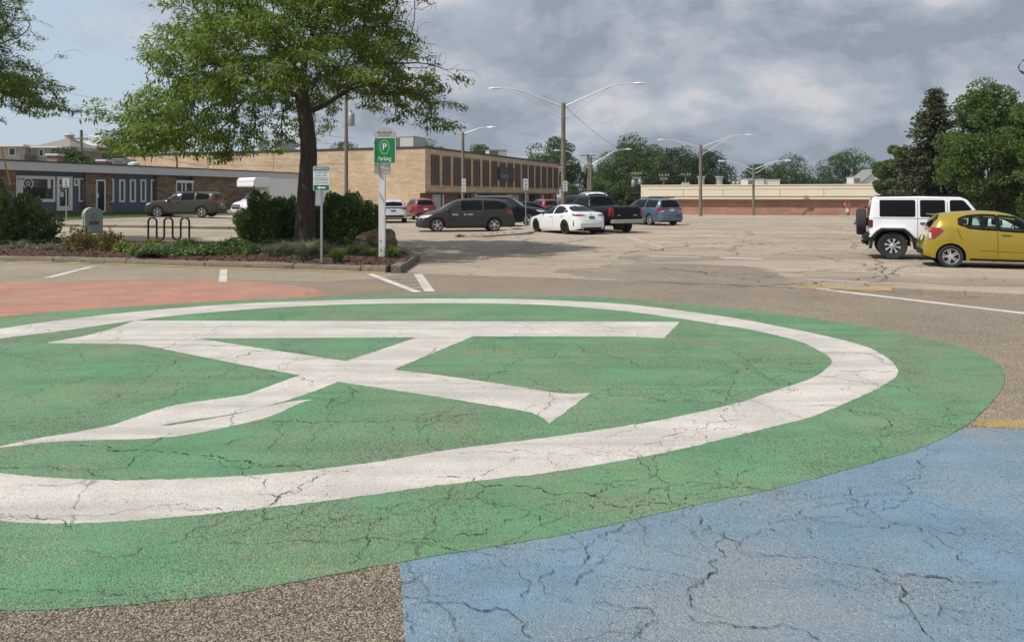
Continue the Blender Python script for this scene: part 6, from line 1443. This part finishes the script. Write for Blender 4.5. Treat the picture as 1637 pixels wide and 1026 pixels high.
trunk = [(0, 0, 0), (.0, 0, .35), (.02, 0, 1.1), (.06, 0, 1.8), (.10, .02, 2.5), (.13, .02, 3.0), (.11, .03, 3.5), (.06, .03, 4.0), (-.02, .02, 4.5), (-.1, 0, 5.0)]
make_locust('honey_locust_tree', 'spreading honey locust with a dark leaning trunk in front of the hedge', (TX, TD, .15), 21, trunk,
            lambda P, r: (P[:, 0] > 3.2) & (P[:, 2] > 5.5) & (P[:, 2] < 8.8) & (r.random(len(P)) < .85) | (P[:, 0] < -3.0) & (P[:, 2] > 7.4) & (r.random(len(P)) < .85),
            cut=lambda A: (A[:, 0] > 2.5) & (A[:, 2] > 5.9) & (A[:, 1] < 9) & (A[:, 2] - 5.9 > 0) & (np.random.default_rng(3).random(len(A)) < .35))
make_locust('honey_locust_tree', 'honey locust whose branches reach in from the left edge', (-22.0, 28.5, .1), 33, [(0, 0, 0), (0, 0, .4), (0, 0, 1.4), (.05, 0, 2.4), (.1, 0, 3.4), (.1, .05, 4.4)],
            lambda P, r: (P[:, 0] > 2.2) & (P[:, 2] > 6.5) & (r.random(len(P)) < .9), cut=lambda A: (A[:, 0] > 2.2) & (A[:, 2] > 6.3) & (np.random.default_rng(3).random(len(A)) < .6), lift=.6)

# --- broadleaf trees
_proto = {}
def broad(px, top, d, halfw, label, mat, seed, leaf=.34, nl=9000, dens=1.0, base=0.0, trunk_h=.28, name='broadleaf_tree', group='trees beyond the car park', fill=.5, clumps=42, x=None):
    leaf, nl = leaf * .74, int(nl * 1.7)
    r = np.random.default_rng(seed); Ht = PZ(top, d) - base; Rw = halfw * d / F; t = empty(name, label, 'tree', (PX(px, d) if x is None else x, d + Rw * .5, base), 0, group)
    h0 = Ht * trunk_h; cz = (Ht + h0) / 2; rz = (Ht - h0) / 2
    # clump centres inside an uneven ellipsoid
    C = []
    while len(C) < clumps:
        v = r.normal(0, 1, 3); v /= np.linalg.norm(v); q = r.uniform(.45, .9) ** .7; p = v * q * np.array([Rw, Rw, rz]); p[:2] *= (1 - .32 * max(0, p[2] / rz)); C.append(p + np.array([0, 0, cz]))
    C = np.array(C); cr = r.uniform(.28, .46, len(C)) * (1 if d > 70 else .74) * min(Rw, rz) * 1.05
    k = r.integers(0, len(C), nl); v = unit(r.normal(0, 1, (nl, 3))); rr = r.uniform(.3, 1, (nl, 1)) ** .45; P = C[k] + v * rr * cr[k][:, None] * np.array([1.1, 1.1, .8])
    P[:, 2] = np.maximum(P[:, 2], h0 * .8)
    V, Q = leaves(P, leaf, r, .62, .5, axis=v); arr_mesh('crown', V, Q, M[mat], t)
    mb = MB(); tr = max(.12, Rw * .055); mb.tube([(0, 0, -.1), (.05, 0, h0 * .6), (0, .05, h0 * 1.2), (0, 0, cz)], [tr * 1.25, tr, tr * .85, tr * .45], 10, cap=False)
    for c in C[r.choice(len(C), min(16, len(C)), False)]:
        s0 = np.array([0, 0, h0 * r.uniform(.8, 1.4)]); m_ = (s0 + c) / 2 + np.array([0, 0, -.06 * Rw]); mb.tube([s0, m_, c], [tr * .45, tr * .3, tr * .1], 5, cap=False)
    mb.build('trunk', M['bark_far'], t, smooth=60, fix=False); return t
broad(888, 222, 128, 48, 'dark green tree rising behind the far end of the tan building', 'tree_leaf', 1, .42, 9000)
broad(950, 262, 135, 24, 'small dark tree behind the close pair of utility poles', 'tree_leaf_dark', 2, .4, 4500)
broad(1014, 221, 118, 50, 'large lighter green tree left of the red brick store', 'tree_leaf_light', 3, .42, 12000, trunk_h=.12)
broad(1085, 236, 128, 46, 'dark rounded tree behind the left end of the cream fascia', 'tree_leaf_dark', 4, .42, 9000, trunk_h=.15)
broad(1136, 240, 130, 42, 'dark tree behind the second lamp pole', 'tree_leaf_dark', 5, .42, 8500, trunk_h=.15)
broad(1050, 236, 124, 40, 'dark tree filling the gap behind the leaning far utility pole', 'tree_leaf_dark', 51, .42, 9000, trunk_h=.08)
broad(1112, 250, 136, 34, 'lower dark tree behind the two grey flues', 'tree_leaf_dark', 52, .42, 7000, trunk_h=.06)
broad(972, 268, 128, 24, 'round dark tree between the utility pole pair and the light green tree', 'tree_leaf', 53, .4, 5000, trunk_h=.08)
broad(1214, 258, 150, 23, 'narrow distant tree behind the third lamp pole', 'tree_leaf', 6, .42, 4500, trunk_h=.1)
broad(1266, 247, 155, 34, 'distant tree behind the fan unit on the cream roof', 'tree_leaf', 7, .45, 7000, trunk_h=.1)
broad(1362, 238, 150, 52, 'broad distant tree behind the white gable', 'tree_leaf', 8, .45, 9000, trunk_h=.08)
broad(1305, 283, 152, 30, 'low far tree between two broad distant trees', 'tree_leaf', 9, .45, 4000, trunk_h=.05)
broad(690, 222, 118, 26, 'treetop behind the large roof unit on the tan building', 'tree_leaf_light', 10, .4, 4000)
broad(765, 227, 135, 26, 'tree behind the tan roof beside the short lamp pole', 'tree_leaf', 11, .4, 5000)
broad(545, 228, 120, 36, 'low treetop behind the tan roof at the utility pole', 'tree_leaf', 12, .4, 4500)
broad(463, 221, 120, 17, 'small treetop behind the pale roof unit left of the trunk', 'tree_leaf', 13, .4, 3000)
broad(598, 236, 122, 26, 'treetop peeping over the tan roof left of the green sign', 'tree_leaf', 14, .4, 3000)
broad(100, 236, 66, 46, 'loose green tree behind the red chimney of the blue building', 'tree_leaf_light', 15, .26, 6500, trunk_h=.3, group='trees behind the blue building')
for k, (px, tp, d, hw_, mt) in enumerate(((920, 293, 100, 22, 'tree_leaf_light'), (958, 288, 104, 24, 'tree_leaf_light'), (995, 292, 100, 24, 'tree_leaf'), (1022, 297, 98, 18, 'tree_leaf_dark'))):
    broad(px, tp, d, hw_, ['bushy low tree just right of the tall lamp pole', 'bushy low tree behind the white box van', 'bushy low tree right of the pickup cab roof', 'dark bushy low tree against the left end of the red store'][k], mt, 40 + k, .35, 4500, trunk_h=.02, name='bushy_tree', clumps=26)
broad(1608, 122, 42, 74, 'big leafy tree at the right edge above the gold hatchback', 'tree_leaf_near', 16, .2, 26000, trunk_h=.04, group='trees at the right', clumps=90)
broad(1690, 108, 40, 70, 'leafy tree past the right edge beside the coiled cable', 'tree_leaf_near', 18, .2, 18000, trunk_h=.05, group='trees at the right', clumps=70)
broad(1440, 216, 50, 33, 'smaller leafy tree left of the spruce', 'tree_leaf_near', 17, .2, 11000, trunk_h=.18, group='trees at the right', clumps=44)
broad(1552, 236, 56, 36, 'dark leafy tree between the spruce and the big tree', 'tree_leaf_dark', 19, .22, 11000, trunk_h=.04, group='trees at the right', clumps=44)
broad(1480, 262, 58, 52, 'low dark tree mass behind the white off-roader roof', 'tree_leaf_dark', 20, .22, 11000, trunk_h=.02, group='trees at the right', clumps=44)

# --- the spruce
def spruce(px, top, d, halfw, label):
    r = np.random.default_rng(77); Ht = PZ(top, d); Rw = halfw * d / F; t = empty('spruce_tree', label, 'tree', (PX(px, d), d + 1, 0), 0, None)
    mb = MB(); mb.tube([(0, 0, -.1), (0, 0, Ht * .5), (.05, 0, Ht * .97)], [.22, .14, .03], 10, cap=False); PP, DD = [], []
    z = .5
    while z < Ht - .1:
        f = 1 - z / Ht; R_ = Rw * (f ** .8) * 1.1 + .2; nb = 8 if f > .15 else 6; a0 = r.uniform(0, 6.28)
        for k in range(nb):
            a = a0 + 6.28 * k / nb + r.normal(0, .2); L_ = R_ * r.uniform(.5, 1.15)
            if r.random() < .08: L_ *= 1.25
            pts = [np.array([math.cos(a) * L_ * u, math.sin(a) * L_ * u, z + L_ * (-.28 * u + .20 * u * u)]) for u in np.linspace(0, 1, 6)]
            mb.tube(pts, [.035, .03, .024, .018, .012, .006], 4, cap=False)
            for u in np.linspace(.18, 1, max(4, int(L_ / .10))):
                p = np.array([math.cos(a) * L_ * u, math.sin(a) * L_ * u, z + L_ * (-.28 * u + .20 * u * u)])
                for _ in range(9): PP.append(p + r.normal(0, .14, 3) * np.array([1, 1, .7])); DD.append(np.array([math.cos(a), math.sin(a), -.15]))
        z += r.uniform(.26, .42)
    mb.build('trunk', M['bark_far'], t, smooth=60, fix=False); PP = np.array(PP); DD = np.array(DD); V, Q = leaves(PP, .25, r, .42, .6, axis=DD * 1.2); arr_mesh('crown', V, Q, M['needle'], t); print('spruce', len(PP))
spruce(1508, 133, 46, 76, 'tall dark spruce with a rusty tip between the leafy trees at the right')

# --- shrubs on the island
def shrub(name, label, cat, c, rad, mat, n, leaf, seed, group=None, asp=.6, boxy=2.0, noise=.12, stems=12, core=.35):
    r = np.random.default_rng(seed); t = empty(name, label, cat, c, 0, group); v = unit(r.normal(0, 1, (n, 3))); v[:, 2] = np.abs(v[:, 2]) * np.where(r.random(n) < .8, 1, -.35)
    e = boxy; s = (np.abs(v[:, :1]) ** e + np.abs(v[:, 1:2]) ** e + np.abs(v[:, 2:]) ** e) ** (-1 / e)
    ph = r.uniform(0, 6.28, (6,)); lump = 1 + noise * (np.sin(v[:, 0] * 7 + ph[0]) * np.sin(v[:, 1] * 6 + ph[1]) + .7 * np.sin(v[:, 2] * 9 + ph[2] + v[:, 0] * 5) + .5 * np.sin(v[:, 0] * 17 + ph[3]) * np.sin(v[:, 2] * 15 + ph[4]))
    q = r.uniform(core ** 3, 1, n) ** (1 / 3); q = np.where(r.random(n) < .55, r.uniform(.86, 1.04, n), q)
    P = v * s * (q * lump)[:, None] * np.array(rad); P[:, 2] = np.maximum(P[:, 2], r.uniform(.02, .12, n)); V, Q = leaves(P, leaf, r, asp, .5, axis=v * .9)
    arr_mesh('foliage', V, Q, M[mat], t); mb = MB()
    for k in range(stems):
        a = r.uniform(0, 6.28); p = np.array([math.cos(a) * rad[0] * .6 * r.random(), math.sin(a) * rad[1] * .6 * r.random(), 0]); w = p * 1.4 + np.array([0, 0, rad[2] * .75]); mb.tube([p * .6, (p + w) / 2, w], [.018, .014, .006], 4, cap=False)
    mb.build('stems', M['bark'], t, fix=False); return t
shrub('bush', 'big dark rounded bush at the left edge of the mulch bed', 'bush', (PX(4, 27), 27.6, .2), (1.25, 1.2, 1.6), 'hedge_leaf', 26000, .11, 1, None, noise=.3)
shrub('hedge', 'left half of the clipped hedge, sunlit above a ragged base', 'hedge', (PX(432, 28.2), 28.7, .18), (1.3, 1.0, 1.56), 'hedge_leaf', 34000, .10, 2, 'clipped hedge bushes behind the locust', boxy=2.5, noise=.2)
shrub('hedge', 'right half of the clipped hedge, dark behind the boulder', 'hedge', (PX(541, 27.6), 28.0, .18), (1.42, 1.0, 1.46), 'hedge_leaf', 40000, .10, 3, 'clipped hedge bushes behind the locust', boxy=2.8, noise=.16)
shrub('shrub', 'bronze and green shrub in front of the collection box', 'shrub', (PX(135, 23.6), 23.6, .2), (.60, .5, .62), 'bronze', 2600, .085, 4, 'bronze shrubs in the mulch', noise=.25)
shrub('shrub', 'smaller bronze shrub right of the collection box', 'shrub', (PX(178, 23.4), 23.4, .2), (.42, .38, .58), 'bronze', 1500, .085, 5, 'bronze shrubs in the mulch', noise=.28)
shrub('shrub', 'low lime green plant beside the smaller bronze shrub', 'plant', (PX(196, 22.9), 22.9, .18), (.28, .24, .34), 'lime', 500, .08, 6, 'lime plants in the mulch', noise=.25)
shrub('shrub', 'lowest lime green plant left of the golden juniper', 'plant', (PX(213, 22.8), 22.8, .18), (.26, .24, .24), 'lime', 380, .08, 7, 'lime plants in the mulch', noise=.25)
shrub('shrub', 'small sage plant in the mulch near the left edge', 'plant', (PX(28, 24.5), 24.6, .2), (.4, .3, .22), 'sage', 450, .07, 8, 'sage plants in the mulch', noise=.3)
shrub('shrub', 'small sage plant in the mulch left of the bronze shrubs', 'plant', (PX(80, 23.8), 23.8, .2), (.42, .3, .2), 'sage', 450, .07, 9, 'sage plants in the mulch', noise=.3)
def juniper(label, px0, px1, d, h, mat, n, seed):
    r = np.random.default_rng(seed); x0, x1 = PX(px0, d), PX(px1, d); t = empty('juniper', label, 'shrub', ((x0 + x1) / 2, d, .14), 0, 'low junipers along the kerb'); w = (x1 - x0) / 2
    X = r.uniform(-w, w, n); Y = r.uniform(-.75, .85, n); e = np.clip(1 - (X / w) ** 4, 0, 1) * np.clip(1 - (np.abs(Y) / .86) ** 3, 0, 1)
    hh = h * e ** .5 * (.72 + .28 * np.sin(X * 3.1 + 1) * np.cos(Y * 4 + X)); Z = hh * r.uniform(.3, 1, n) ** .5
    P = np.c_[X, Y, Z]; ax = np.c_[r.normal(0, .8, n), r.normal(-.25, .7, n), r.uniform(.1, .8, n)]; V, Q = leaves(P, .17, r, .2, .3, axis=ax); V2, Q2 = leaves(P + r.normal(0, .05, (n, 3)), .11, r, .3, .4, axis=ax)
    V = np.concatenate([V, V2]); Q = np.concatenate([Q, Q2 + 4 * n]); V[:, 2] = np.maximum(V[:, 2], 0); arr_mesh('foliage', V, Q, M[mat], t); return t
juniper('golden green low juniper at the left end of the juniper band', 224, 262, 22.6, .42, 'juniper_gold', 2300, 1)
juniper('wide dark green low juniper below the bike rack', 236, 345, 22.2, .42, 'juniper', 8000, 2)
juniper('dark green low juniper right of the bike rack', 325, 415, 22.3, .46, 'juniper', 7000, 3)
def tuft(label, px, py, d, n, h, mat, seed, spread=.28, group='grassy plants by the kerb', name='ornamental_grass'):
    r = np.random.default_rng(seed); z0 = .14; a = r.uniform(0, 6.28, n); rr = r.uniform(0, spread * .4, n); L_ = r.uniform(.6, 1.15, n) * h; out = r.uniform(.2, 1.0, n) * spread * 1.6
    b = np.c_[np.cos(a) * rr, np.sin(a) * rr, np.zeros(n)]; dd = np.c_[np.cos(a), np.sin(a), np.zeros(n)]; sd_ = np.c_[-np.sin(a), np.cos(a), np.zeros(n)] * r.uniform(.004, .011, n)[:, None]
    m1 = b + dd * (out * .35)[:, None]; m1[:, 2] = L_ * .72; tp = b + dd * out[:, None]; tp[:, 2] = L_ * r.uniform(.55, 1.05, n)
    V = np.stack([b - sd_, b + sd_, m1 + sd_ * .9, m1 - sd_ * .9, tp], 1).reshape(-1, 3); k = np.arange(n)[:, None] * 5; t = empty(name, label, 'plant', (PX(px, d), d, z0), 0, group)
    F4 = (k + np.array([[0, 1, 2, 3]])); F3 = (k + np.array([[3, 2, 4, 4]])); me = MB(); me.v = [tuple(p) for p in V]; me.f = [tuple(f) for f in F4] + [tuple(f[:3]) for f in F3]; me.build('blades', M[mat], t, fix=False)
tuft('grassy green tuft right of the thin sign post', 540, 418, 19.9, 230, .42, 'blade', 1); tuft('grassy tuft in front of the boulder', 562, 405, 21.3, 200, .45, 'blade', 2)
tuft('grassy tuft at the foot of the white timber post', 628, 420, 20.4, 240, .42, 'blade', 3); tuft('grassy tuft left of the white timber post', 592, 412, 21.2, 170, .36, 'blade', 4)
for k, (px, d, nn, h, lab) in enumerate(((460, 21.4, 420, .5, 'silvery sage clump below the locust trunk'), (488, 20.9, 420, .52, 'silvery sage clump left of the thin sign post'), (440, 21.6, 260, .36, 'low sage clump at the right end of the junipers'), (507, 21.8, 260, .55, 'tall sage clump behind the thin sign post'), (528, 21.8, 200, .45, 'thin leafy clump behind the thin sign post'))):
    tuft(lab, px, 0, d, nn, h, 'sage', 20 + k, .4, 'sage clumps below the locust', 'sage_clump')
    shrub('sage_mound', 'rounded ' + lab.replace('clump', 'mound'), 'plant', (PX(px, d), d + .05, .13), (.42, .35, .3), 'sage', 700, .07, 60 + k, 'sage mounds below the locust', asp=.3, noise=.3, stems=4)
# the boulder
r = np.random.default_rng(9); bm = bmesh.new(); bmesh.ops.create_icosphere(bm, subdivisions=4, radius=1)
for v in bm.verts:
    p = v.co.normalized(); x, y, z = p
    s = 1 / max(abs(x) ** 3.2 + abs(y) ** 3.2 + abs(z) ** 3.2, .1) ** (1 / 3.2); w = Vector((x * s, y * s, z * s))
    q = 1 + .05 * math.sin(x * 9 + 2) * math.sin(y * 7) + .03 * math.sin(z * 14 + x * 6) + .015 * math.sin(x * 31) * math.sin(z * 27 + y * 19)
    w *= q; top = .62 + .38 * min(1, max(0, (w.x + .9) / 1.2)) - .35 * max(0, w.x - .75)
    v.co = (w.x * .62 - .12 * max(0, w.z) * 0, w.y * .5, w.z * .46 * (top if w.z > 0 else 1) + (.0))
me = bpy.data.meshes.new('boulder'); bm.to_mesh(me); bm.free(); me.polygons.foreach_set('use_smooth', np.ones(len(me.polygons), bool)); me.set_sharp_from_angle(angle=R(28))
t = NT('boulder_stone'); v = t.obj(); n = t.noise(v, 3, 9, .7); t.col(t.mix(t.ss(n, .35, .7), (.07, .05, .035), (.27, .185, .105))).set(Roughness=.9); t.bump(t.noise(v, 9, 8, .65), .05, .8)
b = link_mesh('boulder', me, t.m); b.location = (PX(601, 23.5), 23.5, .42); b.rotation_euler = (0, .05, .1); tag(b, 'brown weathered boulder behind the white timber post', 'boulder')
# weeds along the verge and white flecks of daylight need nothing more; short lawn blades at the verge
n = 9000; r = np.random.default_rng(4); tt = r.uniform(-4, 31, n); oo = r.uniform(.05, 3.3, n); X = -32 + U[0] * tt + U[1] * oo; Y = 48 + U[1] * tt - U[0] * oo; Z = zt(X, Y) + np.interp(oo, [0, 1, 2.2, 3.2, 3.4], [.33, .28, .16, .06, 0])
V, Q = leaves(np.c_[X, Y, Z + .05], .14, r, .18, .2, axis=np.tile([0, 0, 1.2], (n, 1))); tag(arr_mesh('verge_grass', V, Q, M['blade']), kind='stuff')

# ------------------------------------------------------------------ the summer haze that greys the far trees
hz_m = bpy.data.materials.new('haze_air'); hz_m.use_nodes = True; hn = hz_m.node_tree; hn.nodes.clear()
ho = hn.nodes.new('ShaderNodeOutputMaterial'); hv = hn.nodes.new('ShaderNodeVolumePrincipled'); hv.inputs['Color'].default_value = (.86, .92, 1, 1); hv.inputs['Density'].default_value = .00022; hv.inputs['Anisotropy'].default_value = .25
hn.links.new(hv.outputs[0], ho.inputs['Volume'])
hb = MB().bx(-950, 950, -350, 1550, -2.2, 16.5).build('haze', hz_m); tag(hb, kind='stuff')
